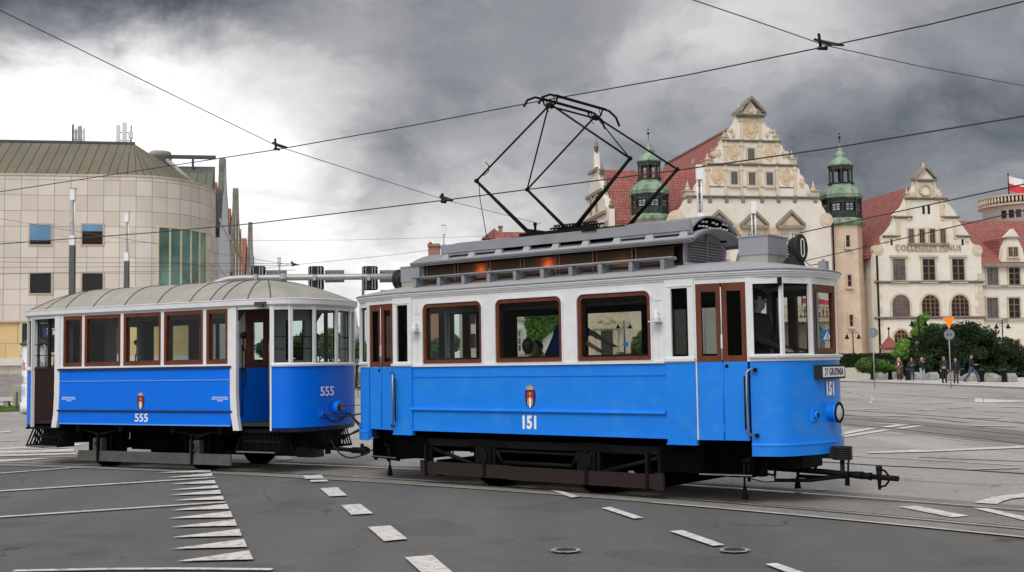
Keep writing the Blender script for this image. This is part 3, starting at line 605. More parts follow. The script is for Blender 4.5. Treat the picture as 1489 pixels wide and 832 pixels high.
# ================================================================== TRAILER TRAM
TH_T = radians(-28.4); C_T = (-5.9333, 21.199, 0)
trailer = empty('trailer_tram', C_T, TH_T, label='blue trailer tram numbered 555 with grey canvas arched roof and open platforms', cat='tram')
WT = 1.06
tS = (2.03, -WT); tP = (2.17, -WT); tA = (2.84, -1.0); tB = (3.12, -.87); tC = (3.32, -.5); tip = 3.375
EC2 = endcurve(5, tA, tB, tC, tip)
FT = [(-2.03, -WT), tS, tP]+EC2+[(2.17, WT), (2.03, WT), (-2.03, WT), (-2.17, WT)]+[(-x, -y) for x, y in EC2]+[(-2.17, -WT)]
PT = planpts(FT, True)
TB = [(-1.92, -1.46), (-1.385, -.50), (-.42, .46), (.54, 1.42), (1.50, 1.95)]
TW = [(-1.94, -1.455), (-1.395, -.50), (-.43, .46), (.53, 1.42), (1.49, 1.96)]
for my in (1, -1):
    h = 2.03; sg = Seg((-h, -WT), (h, -WT))
    mb = MB(1, my); sg.box(mb, 0, 2*h, .78, 1.73, -.04, 0); sp = mb.build('side_panel', m_blue2, trailer)
    mb = MB(1, my); sg.box(mb, .02, 2*h-.02, 1.522, 1.536, 0, .012); sg.box(mb, 0, 2*h, .766, .785, 0, .018); mb.build('beading', mat('pale_blue_edge', (.12, .35, .85), .35, var=.05), sp)
    mb = MB(1, my); sg.box(mb, -.03, 2*h+.04, .995, 1.022, 0, .028); sg.box(mb, -.02, 2*h+.02, 1.725, 1.758, 0, .035); mb.build('rubbing_strip', m_navy, sp)
    mb = MB(1, my); sg.box(mb, 0, 2*h, 1.76, 1.785, -.03, .02); mb.build('window_sill', m_white, trailer)
    ed = [-h, -1.42, -.46, .50, 1.455, h]
    for i, (a, b) in enumerate(TW):
        mb = MB(1, my); sg.frame(mb, (ed[i]+h, ed[i+1]+h, 1.785, 2.74), (a+h, b+h, 1.79, 2.705), -.05, 0); mb.build('upper_panel', m_white, trailer)
        mb = MB(1, my); sg.frame(mb, (a+h, b+h, 1.792, 2.703), (a+h+.055, b+h-.055, 1.855, 2.635), -.05, -.004, .006, .006); sg.frame(mb, (a+h+.05, b+h-.05, 1.85, 2.64), (a+h+.075, b+h-.075, 1.875, 2.615), -.065, -.05, .006, .006); fr = mb.build('window', m_brown, trailer)
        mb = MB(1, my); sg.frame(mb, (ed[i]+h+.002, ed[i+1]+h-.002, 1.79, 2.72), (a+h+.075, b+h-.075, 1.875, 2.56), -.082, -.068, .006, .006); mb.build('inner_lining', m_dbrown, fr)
        mb = MB(1, my); sg.box(mb, a+h+.05, b+h-.05, 1.85, 2.64, -.040, -.034); mb.build('pane', m_pane, fr)
for mx in (1, -1):
    for my in (1, -1):
        # corner pillar of the saloon, bowed outwards at its foot
        mb = MB(mx, my)
        for z0, z1, b0, b1 in ((.70, .80, .07, .05), (.80, .95, .05, .02), (.95, 1.3, .02, 0), (1.3, 2.74, 0, 0)):
            mb.hexa([(2.02+b0, -WT-.012, z0), (2.15+b0, -WT-.012, z0), (2.15+b0, -WT+.06, z0), (2.02+b0, -WT+.06, z0), (2.02+b1, -WT-.012, z1), (2.15+b1, -WT-.012, z1), (2.15+b1, -WT+.06, z1), (2.02+b1, -WT+.06, z1)])
        mb.build('corner_pillar', m_white, trailer)
        mbp = MB(mx, my)
        for (p, q, k) in ((tA, tB, 0), (tB, tC, 1)):
            sg = Seg(p, q); L = sg.L
            sg.box(mbp, -.03 if k == 0 else 0, .04, 1.75, 2.74, -.05, .01); sg.box(mbp, L-.03, L, 1.75, 2.74, -.05, .01); sg.box(mbp, 0, L, 2.66, 2.74, -.05, .0); sg.box(mbp, 0, L, 1.75, 1.80, -.05, .0)
            mb = MB(mx, my); sg.frame(mb, (.02, L-.02, 1.77, 2.69), (.048, L-.045, 1.81, 2.65), -.045, -.03); fr = mb.build('window', m_black, trailer)
            mb = MB(mx, my); sg.box(mb, .02, L-.02, 1.77, 2.68, -.04, -.035); mb.build('pane', m_pane, fr)
        sg = Seg(tA, tB); sg.box(mbp, -.03, .0, .70, 1.76, -.05, .01)
        mbp.build('corner_post', m_white, trailer)
        sg = Seg(tP, tA); mb = MB(mx, my); sg.box(mb, 0, sg.L, 2.68, 2.74, -.05, 0); mb.build('entrance_header', m_white, trailer)
        # entrance step with slatted guard
        mb = MB(mx, my); x0, x1 = 2.12, 2.92; y0, y1 = -1.02, -.66
        mb.bx(x0, x1, y0, y1, .335, .365); mb.prism([(x0-.02, y1, .34), (x1+.1, y1, .34), (x1-.05, y1, .70), (x0-.02, y1, .70)], (0, .015, 0))
        for e, xx in ((0, x0-.03), (1, x1+.02)): mb.bx(xx, xx+.012, y0, y1, .34, .38); mb.bx(xx, xx+.012, y0, y1, .66, .70); [mb.prism([(xx, y0+j*.07, .36), (xx+.012, y0+j*.07, .36), (xx+.012, y0+j*.07+.16, .68), (xx, y0+j*.07+.16, .68)], (0, .03, 0)) for j in range(-1, 5) if -.02 < j*.07 < .22]
        for j in range(14): xx = x0+.02+j*.055; mb.bx(xx, xx+.022, y0+.14, y0+.155, .38, .68)
        mb.bx(x0, x1, y0+.13, y0+.16, .50, .53); mb.bx(x0, x1, y0+.1, y0+.17, .66, .72); mb.build('step', m_black, trailer)
        mb = MB(mx, my); mb.bx(x0, x1, y0-.008, y0, .345, .365); mb.build('step_edge', m_steel, trailer)
        # grab rails at the entrance
        mb = MB(mx, my); mb.tube([(2.22, -.96, 2.02), (2.25, -.97, 2.03), (2.27, -.98, 1.9), (2.27, -.98, 1.5), (2.25, -.97, 1.42), (2.20, -.96, 1.42)], .012, 6); mb.tube([(2.2, -.98, 2.1), (2.22, -.99, 1.7), (2.22, -.99, 1.0), (2.19, -.97, .92)], .011, 6); mb.sphere((2.22, -.97, 2.26), .06, 10, 7); mb.tube([(2.22, -.97, 2.26), (2.23, -.98, 2.0)], .012, 6); mb.sphere((2.2, -.97, 1.70), .035, 8, 6); mb.build('grab_rail', m_black, trailer)
        mb = MB(mx, my); mb.tube([(2.72, -.86, 2.2), (2.68, -.84, 2.2), (2.66, -.84, 2.1), (2.66, -.84, 1.3)], .014, 8); mb.build('brass_rail', m_brass, trailer)
        # iron bracket under the header
        mb = MB(mx, my); mb.prism([(2.16, -1.03, 2.68), (2.30, -1.03, 2.68), (2.25, -1.03, 2.62), (2.2, -1.03, 2.56), (2.16, -1.03, 2.50)], (0, .03, 0)); mb.build('header_bracket', m_black, trailer)
    pl = planpts(EC2)
    mb = MB(mx, 1); mb.sweep(pl, [(-.04, .745), (0, .745), (0, 1.735), (-.04, 1.735)]); o = mb.build('end_panel', m_blue2, trailer)
    for p in o.data.polygons: p.use_smooth = True
    o.data.set_sharp_from_angle(angle=radians(40))
    mb = MB(mx, 1); mb.sweep(pl, [(-.10, .66), (-.02, .68), (.004, .744), (-.04, .744)]); o = mb.build('lower_skirt', m_navy, trailer)
    for p in o.data.polygons: p.use_smooth = True
    o.data.set_sharp_from_angle(angle=radians(40))
    mb = MB(mx, 1); mb.sweep(pl, [(-.045, 1.737), (.03, 1.737), (.036, 1.765), (.01, 1.785), (-.045, 1.785)]); mb.build('window_sill', m_white, trailer)
    # middle end panes
    mbp = MB(mx, 1)
    for p, q in ((tC, (tip-.005, .04)), ((tip-.005, .04), (tC[0], -tC[1]))):
        sg = Seg(p, q); L = sg.L
        sg.box(mbp, 0, .03, 1.75, 2.74, -.05, .01); sg.box(mbp, L-.03, L, 1.75, 2.74, -.05, .01); sg.box(mbp, 0, L, 2.66, 2.74, -.05, 0); sg.box(mbp, 0, L, 1.75, 1.80, -.05, 0)
        mb = MB(mx, 1); sg.frame(mb, (.02, L-.02, 1.77, 2.69), (.045, L-.045, 1.81, 2.65), -.045, -.03); fr = mb.build('window', m_black, trailer)
        mb = MB(mx, 1); sg.box(mb, .02, L-.02, 1.77, 2.68, -.04, -.035); mb.build('pane', m_pane, fr)
    mbp.build('end_post', m_white, trailer)
    for z in (2.02, 2.22):
        mb = MB(mx, 1); mb.tube([(2.84, -.93, z), (3.05, -.84, z), (3.26, -.48, z), (3.31, 0, z), (3.26, .48, z), (3.05, .84, z), (2.84, .93, z)], .008, 6); mb.build('guard_bar', m_black, trailer)
    # bulkhead: blue below, white above, brown sliding door
    mb = MB(mx, 1); x = 2.03
    mb.bx(x, x+.05, -1.03, -.76, .80, 1.73); mb.build('bulkhead_panel', m_blue2, trailer); mb = MB(mx, 1); mb.bx(x, x+.05, -.02, 1.03, .80, 1.73); mb.build('bulkhead_panel', m_blue2, trailer); mb = MB(mx, 1); mb.bx(x, x+.05, -.76, -.02, .80, 1.73); mb.build('door_lower_panel', m_blue2, trailer)
    mb = MB(mx, 1)
    mb.bx(x, x+.05, -1.03, -.76, 1.73, 2.74); sg = Seg((x+.05, -.02), (x+.05, 1.03)); sg.frame(mb, (0, 1.05, 1.73, 2.74), (.30, .85, 1.85, 2.55), -.05, 0, .02, .02)
    mb.build('bulkhead_upper', mat('cream_interior', (.50, .49, .46), .5, var=.08), trailer)
    sg = Seg((x+.04, -.76), (x+.04, -.02)); mb = MB(mx, 1); sg.frame(mb, (0, .74, 1.73, 2.74), (.20, .50, 1.82, 2.52), -.04, .02, .03, .01); dr = mb.build('sliding_door', m_brown, trailer)
    mb = MB(mx, 1); sg.box(mb, .18, .52, 1.80, 2.54, -.02, -.015); mb.build('pane', m_pane, dr)
    # coupler and brake gear
    mb = MB(mx, 1); mb.tube([(2.4, 0, .40), (3.2, 0, .37), (3.7, 0, .34)], .035, 8); mb.bx(2.3, 3.0, -.3, .3, .4, .66)
    mb.hexa([(2.95, -.2, .46), (3.25, -.2, .46), (3.25, .2, .46), (2.95, .2, .46), (2.85, -.3, .68), (3.32, -.3, .68), (3.32, .3, .68), (2.85, .3, .68)])
    mb.tube([(3.2, 0, .35), (3.2, 0, .27)], .05, 8)
    for j in range(10): mb.bx(3.05, 3.07, -.45+j*.1, -.43+j*.1, .42, .68)
    mb.bx(3.04, 3.07, -.5, .5, .40, .43); mb.bx(3.04, 3.07, -.5, .5, .54, .56)
    if mx == 1: mb.tube([(3.7, 0, .34), (4.06, -.05, .34)], .05, 8); mb.sphere((3.98, -.04, .34), .075, 10, 8); mb.tube([(3.9, 0, .45), (3.9, 0, .25)], .03, 6)
    mb.build('coupler', m_black, trailer)
# lamp and sockets on the ends
for mx in (1, -1):
    mb = MB(mx, 1); mb.lathe((3.33, 0, 1.04), [(.115, 0), (.115, .10), (.10, .14), (.085, .14)], 22, 'x'); hl = mb.build('end_lamp', m_blue2, trailer)
    mb = MB(mx, 1); mb.lathe((3.33, 0, 1.04), [(.08, .135), (.075, .142), (0, .145)], 18, 'x'); mb.build('lens', mat('dark_red_lens', (.06, .012, .01), .2, var=.1, coat=.5), hl)
    for s in (-.36, .36):
        mb = MB(mx, 1); mb.bx(3.28, 3.36, s-.07, s+.07, .88, 1.0); mb.lathe((3.36, s, .94), [(.05, 0), (.05, .03)], 12, 'x'); mb.build('socket', m_blue2, trailer)
    text_obj('fleet_number', '555', .19, m_letter, trailer, (mx*3.386, 0, 1.30), (0, mx, 0), (0, 0, 1), sx=1.05, offs=.003) if mx < 0 else text_obj('fleet_number', '555', .215, m_letter, trailer, (3.378, -.24, 1.31), (.09, .99, 0), (0, 0, 1), sx=1.05, offs=.003)
for my in (1, -1): text_obj('fleet_number', '555', .195, m_letter, trailer, (0.02*my, -my*(WT+.004), .885), (my, 0, 0), (0, 0, 1), sx=1.12, offs=.003)
arms(trailer, 0.0, -WT-.002, 1.17, .95)
for cx in (-1.78, 1.80):
    mb = MB(); rr = random.Random(5)
    for z, w in ((1.235, .34), (1.205, .36), (1.175, .12)):
        x = cx-w/2
        while x < cx+w/2: l = rr.uniform(.02, .05); mb.bx(x, min(x+l, cx+w/2), -WT-.003, -WT, z, z+.016); x += l+.008
    mb.build('owner_inscription', mat('pale_inscription', (.5, .65, .85), .5, var=0), trailer)
# cornice and roof
mb = MB(); mb.sweep(PT, [(-.03, 2.725), (.02, 2.725), (.035, 2.74), (.05, 2.75), (.055, 2.825), (.065, 2.835), (.05, 2.845), (-.03, 2.85)], True); mb.build('cornice', m_white, trailer)
def pexp(x): k = min(1, max(0, (abs(x)-1.7)/1.5)); return 3.4*(1-k)+1.75*k
def troof(dn, x0, z0, H, off, p, ss, tip_x):
    rows = []
    for s in ss:
        row = []
        for P, n in dn:
            q = (P[0]+n[0]*off, P[1]+n[1]*off); xc = max(-x0, min(x0, q[0])); row.append(V((xc+(q[0]-xc)*s, q[1]*s, z0+H*(1-s**pexp(P[0])))))
        rows.append(row+[row[0]])
    return rows
dn = []
for i, (P, n) in enumerate(PT):
    dn.append((P, n)); Q, n2 = PT[(i+1) % len(PT)]; k = int((Q-P).length/.25)
    for j in range(1, k+1): t = j/(k+1); dn.append((P.lerp(Q, t), n.lerp(n2, t).normalized()))
TSS = (1, .985, .96, .93, .88, .82, .74, .66, .56, .46, .34, .22, .1, 0)
mb = MB(); mb.grid(troof(dn, 1.9, 2.845, .385, .03, 2.4, TSS, 3.4)); mb.build('roof', m_canvas, trailer)
mb = MB()
def tz(x, y):
    s = abs(y)/(WT+.03)
    if abs(x) > 1.9: s = max(s, (abs(x)-1.9)/(3.405-1.9))
    return 2.845+.385*(1-min(1, s)**pexp(x))
for x in (-1.85, -1.15, -.38, .40, 1.15, 1.6, 1.88):
    w = WT+.03 if abs(x) < 2.2 else 1.03
    mb.tube([(x, w*sin(q), tz(x, w*sin(q))+.004) for q in [pi*(-.5+i/20) for i in range(21)]], .011, 5)
for P_, n_ in dn:
    if any(abs(abs(P_[0])-x) < .05 and abs(P_[1]) > .2 for x in (2.35, 2.84)):
        pts_ = []
        for s_ in TSS: q = (P_[0]+n_[0]*.03, P_[1]+n_[1]*.03); xc = max(-1.9, min(1.9, q[0])); pts_.append((xc+(q[0]-xc)*s_, q[1]*s_, 2.849+.385*(1-s_**pexp(P_[0]))))
        mb.tube(pts_, .010, 5)
mb.build('roof_seam', m_lead, trailer)
mb = MB(); mb.lathe((2.3, -.05, 3.19), [(.02, 0), (.02, .04), (.075, .04), (.07, .06), (.05, .12), (.045, .14), (0, .145)], 14); mb.build('roof_bell', m_canvas, trailer)
mb = MB(); mb.bx(2.55, 2.78, -1.09, -1.06, 2.72, 2.79); mb.bx(2.66, 2.74, -1.12, -1.06, 2.70, 2.76); mb.build('step_lamp', m_dgrey, trailer)
# underframe
mb = MB(); mb.bx(-2.0, 2.0, -.85, .85, .62, .78); mb.bx(-3.0, 3.0, -.8, .8, .68, .74); mb.bx(-.8, .8, -.5, .5, .3, .62)
for x in (-1.15, 1.15): mb.tube([(x, -.72, .36), (x, .72, .36)], .06, 8)
mb.prism([(-1.7, -.8, .64), (-1.3, -.8, .64), (-1.25, -.8, .3), (-1.36, -.8, .36), (-1.5, -.8, .5)], (0, .1, 0)); mb.bx(-2.0, 2.0, .6, .66, .3, .6)
mb.build('underframe', m_soot, trailer)
for mx in (1, -1):
    for my in (1, -1):
        mb = MB(mx, my); mb.lathe((1.15, -.72, .37), [(.06, -.10), (.28, -.09), (.30, -.05), (.37, -.045), (.365, .045), (.38, .05), (.40, .055), (.40, .075), (.05, .08)], 32, 'y'); mb.build('wheel', m_soot, trailer)
        mb = MB(mx, my); mb.bx(1.04, 1.26, -.97, -.86, .30, .52); mb.ring([(1.15+.07*cos(q), -.99, .42+.09*sin(q)) for q in [2*pi*i/12 for i in range(12)]], [(1.15+.035*cos(q), -.99, .42+.05*sin(q)) for q in [2*pi*i/12 for i in range(12)]], (0, .02, 0)); mb.build('axle_box', mat('worn_axle_box', (.05, .047, .043), .6, var=.4, scale=9), trailer)
        mb = MB(mx, my)
        for k in range(5): mb.tube([(1.15-.5+k*.07, -.92, .66-k*.002), (1.15, -.92, .60-k*.018), (1.15+.5-k*.07, -.92, .66-k*.002)], .012, 5)
        for x in (.62, 1.68): mb.prism([(x-.08, -.94, .78), (x+.08, -.94, .78), (x+.02, -.94, .62), (x-.02, -.94, .62)], (0, .04, 0))
        mb.build('leaf_spring', m_black, trailer)
        mb = MB(mx, my); mb.bx(.86, .91, -.90, -.84, .25, .62); mb.bx(1.39, 1.44, -.9, -.84, .25, .62); mb.build('brake_block', m_soot, trailer)
for my in (1, -1):
    mb = MB(1, my)
    for x0, x1 in ((-1.66, -1.10), (-1.09, 1.12), (1.13, 1.98)): mb.prism([(x0, -1.0, .12), (x1, -1.0, .12), (x1-(.03 if x1 > 1.9 else 0), -.98, .30), (x0+(.05 if x0 < -1.6 else 0), -.98, .30)], (0, .03, 0))
    mb.bx(1.98, 2.35, -1.0, -.7, .13, .29) if my < 0 else None
    lb = mb.build('lifeguard_board', m_dgrey, trailer)
    for x in (-1.095, 1.125): mb = MB(1, my); mb.bx(x-.015, x+.015, -1.03, -.96, .11, .6); mb.build('board_hanger', m_black, lb)
plate('floor', PT, .77, .05, m_int, trailer); plate('ceiling', PT, 2.73, .02, m_dbrown, trailer)
for my in (1, -1):
    mb = MB(1, my); mb.bx(-1.9, 1.9, -.98, -.55, 1.22, 1.26); mb.bx(-1.95, 1.95, -1.01, -.97, 1.24, 1.77); mb.build('bench_seat', m_brown, trailer)
for x0, x1, y in ((-1.98, -1.50, -.80), (-1.18, -1.02, .2), (-.36, -.16, .45), (.40, .46, .35)): mb = MB(); mb.bx(x0, x1, y, y+.04, .82, 2.72); mb.build('partition', m_dbrown, trailer)
for x in (-.86, .02, 1.1): mb = MB(); mb.tube([(x, .3, .8), (x, .3, 2.72)], .03, 8); mb.build('grab_pole', m_brown, trailer)
# rear platform gate
for my, mx in ((1, -1), (-1, -1), (-1, 1)):
    mb = MB(mx, my); sg = Seg((2.14, -WT+.1), (2.83, -.97)); sg.box(mb, 0, sg.L, .76, 1.74, -.03, 0); sg.box(mb, -.0, sg.L, 1.74, 1.77, -.04, .01)
    for u in (.28,): sg.box(mb, u, u+.07, 1.74, 2.7, -.05, -.02)
    mb.build('platform_gate', m_dbrown, trailer)
# hoses between the two trams
def wpt(c, th, x, y, z): return (c[0]+x*cos(th)-y*sin(th), c[1]+x*sin(th)+y*cos(th), z)
mb = MB()
def cable(p, q, sag, r=.013, side=0):
    P = [V(p).lerp(V(q), i/14)+V((-.5, -.8, 0))*side*sin(pi*i/14)-V((0, 0, sag*sin(pi*i/14))) for i in range(15)]; mb.tube(P, r, 6)
a = lambda x, y, z: wpt(C_T, TH_T, x, y, z); b = lambda x, y, z: wpt(C_M, TH_M, x, y, z)
cable(a(3.40, -.36, .94), b(-3.82, -.36, 1.0), .05); cable(a(3.42, .30, .94), b(-3.82, .2, 1.05), .30); cable(a(3.42, .32, .92), b(-3.80, -.1, .62), .12)
cable(a(3.25, .2, .60), b(-3.75, -.2, .9), .12, side=.1); cable(a(3.3, -.1, .55), b(-3.7, -.25, .45), .25, side=.15); cable(a(3.44, 0, 1.06), b(-3.82, -.1, 1.08), -.01, .006); cable(a(3.40, -.36, .93), a(3.40, .3, .93), .12)
cable(a(3.35, -.1, 1.0), a(3.30, -.55, .68), 0, .010); cable(a(3.3, .3, .5), b(-3.8, .0, .75), -.08, .016)
jc = mb.build('coupling_cable', m_rubber); tag(jc, 'tangle of black hoses hanging between the two coupled trams', 'cable')
# ================================================================== GROUND
def asphalt(name, col, var, lighter=None):
    m = bpy.data.materials.new(name); m.use_nodes = True; nt = m.node_tree; N = nt.nodes; L = nt.links; b = N['Principled BSDF']
    tc = N.new('ShaderNodeTexCoord'); src = tc.outputs['Object']
    def noi(s, d, r=.6, sc=None):
        n = N.new('ShaderNodeTexNoise'); n.inputs['Scale'].default_value = s; n.inputs['Detail'].default_value = d; n.inputs['Roughness'].default_value = r
        if sc:
            mp = N.new('ShaderNodeMapping'); mp.inputs['Scale'].default_value = sc; mp.inputs['Rotation'].default_value = (0, 0, radians(38)); L.new(src, mp.inputs[0]); L.new(mp.outputs[0], n.inputs[0])
        else: L.new(src, n.inputs[0])
        return n.outputs[0]
    def mr(x, a, b_, c, d): r = N.new('ShaderNodeMapRange'); r.inputs[1].default_value = a; r.inputs[2].default_value = b_; r.inputs[3].default_value = c; r.inputs[4].default_value = d; L.new(x, r.inputs[0]); return r.outputs[0]
    def mul(a, b_): k = N.new('ShaderNodeMath'); k.operation = 'MULTIPLY'; L.new(a, k.inputs[0]); L.new(b_, k.inputs[1]); return k.outputs[0]
    big = mr(noi(.25, 5, .6, (1, .35, 1)), .3, .7, 1-var, 1+var); fine = mul(mr(noi(60, 3, .75), .3, .7, .58, 1.48), mr(noi(22, 4, .7), .3, .7, .86, 1.14)); mid = mr(noi(2.3, 8, .75), .3, .75, .90, 1.12)
    vo = N.new('ShaderNodeTexVoronoi'); vo.inputs['Scale'].default_value = 120; L.new(src, vo.inputs['Vector']); spk = mr(vo.outputs['Distance'], .0, .35, 1.35, .93)
    # fine cracks, tar patches and lanes darkened by tyres
    wv = N.new('ShaderNodeVectorMath'); wv.operation = 'ADD'; nw = N.new('ShaderNodeTexNoise'); nw.inputs['Scale'].default_value = 1.2; nw.inputs['Detail'].default_value = 6; L.new(src, nw.inputs[0]); L.new(src, wv.inputs[0]); L.new(nw.outputs['Color'], wv.inputs[1])
    vc = N.new('ShaderNodeTexVoronoi'); vc.feature = 'DISTANCE_TO_EDGE'; vc.inputs['Scale'].default_value = .33; L.new(wv.outputs[0], vc.inputs['Vector'])
    crk = mr(vc.outputs['Distance'], .0015, .008, .55, 1.0); cm = mr(noi(.35, 3), .50, .56, 0, 1); one = N.new('ShaderNodeMix'); one.data_type = 'FLOAT'; L.new(cm, one.inputs[0]); one.inputs[2].default_value = 1.0; L.new(crk, one.inputs[3])
    pat = mr(noi(.55, 2, .4), .60, .615, 1.0, .86); tyre = mr(noi(.9, 4, .55, (1, .06, 1)), .35, .65, .90, 1.07)
    f = mul(mul(mul(big, fine), mul(mid, spk)), mul(mul(one.outputs[0], pat), tyre))
    vm = N.new('ShaderNodeVectorMath'); vm.operation = 'SCALE'; vm.inputs[0].default_value = col; L.new(f, vm.inputs['Scale'])
    L.new(vm.outputs[0], b.inputs['Base Color']); b.inputs['Roughness'].default_value = .82; b.inputs['Specular IOR Level'].default_value = .35
    bp = N.new('ShaderNodeBump'); bp.inputs['Strength'].default_value = .35; bp.inputs['Distance'].default_value = .008; L.new(noi(70, 3), bp.inputs['Height']); L.new(bp.outputs[0], b.inputs['Normal'])
    return m
m_asph = asphalt('dark_asphalt', (.127, .125, .118), .16); m_asph2 = asphalt('pale_asphalt', (.37, .358, .338), .16); m_conc = asphalt('track_concrete', (.235, .224, .200), .2); m_pave = asphalt('plaza_paving', (.56, .55, .525), .08)
m_paint = mat('road_paint', (.66, .64, .61), .75, var=.12, scale=5, dirt=(.20, .195, .185), dirtamt=1.0, detail=12)
m_paint2 = mat('faded_road_paint', (.52, .50, .475), .75, var=.15, scale=3, dirt=(.33, .32, .30), dirtamt=1.0, detail=12)
def sheet(name, pts, z, m, kind='structure', weld=True):
    mb = MB(); mb.add([(p[0], p[1], z) for p in pts], [list(range(len(pts)))]); o = mb.build(name, m, weld=weld); o['kind'] = kind
    for p in o.data.polygons:
        if p.normal.z < 0: o.data.flip_normals(); break
    return o
sheet('ground', [(-1500, -200), (1500, -200), (1500, 2500), (-1500, 2500)], 0, m_asph)
def pxs(pts): return [gp(x, y) for x, y in pts]
# track arc through both trams
RC = 41.5; hd0 = radians(-38.9); c0 = V((.505, 16.95)); nn = V((sin(hd0), -cos(hd0)))  # toward the camera
ctr = c0+nn*RC
def tr(s, off, ctr=ctr, R=RC):        # s along the track from c0, off towards the camera side
    q = s/R; d = V((cos(hd0-q), sin(hd0-q))); n = V((d.y, -d.x)); return ctr-n*(R-off)
def band(o0, o1, s0, s1, z, mb, k=60, ctr=ctr, R=RC):
    P = [[V((*tr(s0+(s1-s0)*i/k, o, ctr, R), z)) for o in (o0, o1)] for i in range(k+1)]; mb.grid(P, False); return mb
def bandobj(name, L, z, m, **k):
    mb = MB()
    for (o0, o1, s0, s1) in L: band(o0, o1, s0, s1, z, mb, **k)
    o = mb.build(name, m); o['kind'] = 'structure'
    for p in o.data.polygons:
        if p.normal.z < 0: o.data.flip_normals(); break
    return o
# lighter asphalt of the crossing beyond the near lane
far = [tr(s, .3) for s in (16, 10, 6, 3, 0, -3, -7, -12, -18, -26)]
sheet('road', [(p.x, p.y) for p in far]+[(-60, 31), (-70, 90), (80, 90), (80, -2)], .004, m_asph2)
bandobj('tram_track', [(-1.15, 1.22, -26, 26)], .008, m_conc)
G = .70
rail_m = mat('rail_steel', (.80, .79, .77), .34, metal=.8, var=.12); groove_m = mat('rail_groove', (.018, .017, .016), .8, var=.2); joint_m = mat('joint_tar', (.05, .048, .045), .8, var=.3, scale=12)
bandobj('rail_groove', [(G-.115, G-.045, -26, 26), (-G+.045, -G+.115, -26, 26)], .012, groove_m)
bandobj('tram_rail', [(G-.045, G+.045, -26, 26), (-G-.045, -G+.045, -26, 26), (G-.13, G-.115, -26, 26), (-G+.115, -G+.13, -26, 26)], .015, rail_m)
bandobj('rail_joint', [(G+.045, G+.085, -26, 26), (-G-.085, -G-.045, -26, 26)], .011, joint_m)
bandobj('track_edge', [(1.20, 1.27, 2.6, 26)], .016, m_paint2); bandobj('track_edge', [(1.16, 1.23, -26, 2.6)], .012, mat('pale_edging', (.30, .285, .26), .8, var=.3, scale=6))
# far tracks, given by where they run across the crossing
def line(name, pts, w, z, m, mb=None):
    own = mb is None; mb = mb or MB(); P = [V(gp(x, y).xy) for x, y in pts]; rows = []
    for i, p in enumerate(P):
        d = (P[min(i+1, len(P)-1)]-P[max(i-1, 0)]).normalized(); n = V((-d.y, d.x)); rows.append([V((*(p+n*w/2), z)), V((*(p-n*w/2), z))])
    mb.grid(rows, False)
    if own: o = mb.build(name, m); o['kind'] = 'structure'; return o
R = lambda x, y: (1220+x/5.535, 560+y/5.535)
sheet('track_bed', pxs([R(30, 238), R(1489, 372), R(1489, 496), R(30, 330)]), .0085, m_conc)
for L in ([R(40, 272), R(520, 312), R(1000, 358), R(1489, 408)], [R(40, 315), R(520, 362), R(1000, 415), R(1489, 475)], [R(550, 235), R(1000, 268), R(1489, 310)], [R(370, 655), R(900, 680), R(1489, 718)], [R(120, 250), R(700, 268)]):
    L = [(L[0][0]-140, L[0][1]-9)]+L+[(L[-1][0]+60, L[-1][1]+7)]
    line('tram_rail', L, .09, .013, joint_m); line('tram_rail', [(x, y-.5) for x, y in L], .035, .0165, rail_m)
for L in ([R(60, 145), R(600, 190), R(1489, 270)], [R(60, 572), R(700, 606), R(1489, 655)], [R(560, 395), R(1000, 450), R(1489, 497)]): line('track_edge', L, .12, .0125, m_paint2)
line('tram_rail', [(1240+x/5.474, 680+y/5.474) for x, y in ((400, 105), (700, 125), (1180, 155))], .03, .0175, joint_m)
line('pavement_joint', [R(640, 585), R(900, 597), R(1489, 620)], .07, .0127, joint_m)
# painted markings
def quads(name, L, m=m_paint, z=.020):
    for pts in L:
        mb = MB(); P = pxs(pts); mb.add([(p.x, p.y, z) for p in P], [list(range(len(P)))]); o = mb.build(name, m); o['kind'] = 'structure'
        if o.data.polygons[0].normal.z < 0: o.data.flip_normals()
T = lambda x, y: (240+x/4.836, 660+y/4.836)
quads('give_way_marking', [[T(*p) for p in t] for t in (((80, 770), (590, 693), (622, 757)), ((40, 682), (555, 612), (578, 668)), ((40, 600), (522, 540), (541, 588)), ((40, 527), (490, 473), (507, 517)), ((22, 465), (462, 414), (476, 457)), ((40, 407), (436, 363), (450, 398)), ((60, 337), (405, 305), (416, 332)), ((22, 300), (385, 263), (395, 291)), ((22, 264), (367, 230), (376, 250)), ((40, 222), (347, 193), (358, 217)), ((0, 174), (330, 143), (336, 165)), ((-60, 142), (316, 118), (321, 136), (150, 139)))])
Bq = lambda x, y: (400+x/2.978, 640+y/2.978)
quads('dashed_marking', [[Bq(*p) for p in t] for t in (((195, 215), (270, 210), (312, 246), (235, 250)), ((285, 288), (370, 283), (425, 325), (330, 330)), ((402, 384), (500, 377), (573, 436), (472, 446)), ((562, 517), (680, 507), (790, 600), (665, 612)), ((120, 158), (200, 156), (212, 172), (130, 173)), ((150, 179), (222, 177), (232, 184), (157, 187)), ((0, 76), (58, 72), (82, 88), (12, 92)), ((-40, 32), (-5, 30), (18, 42), (-25, 44)))])
Dq = lambda x, y: (780+x/3.7225, 700+y/3.7225)
quads('lane_dash', [[Dq(*p) for p in t] for t in (((75, 55), (125, 56), (235, 90), (190, 96)), ((352, 152), (400, 147), (580, 206), (528, 211)), ((722, 280), (790, 274), (1018, 354), (955, 360)), ((1240, 460), (1300, 454), (1460, 510), (1380, 515)))])
Fq = lambda x, y: (1240+x/5.474, 680+y/5.474)
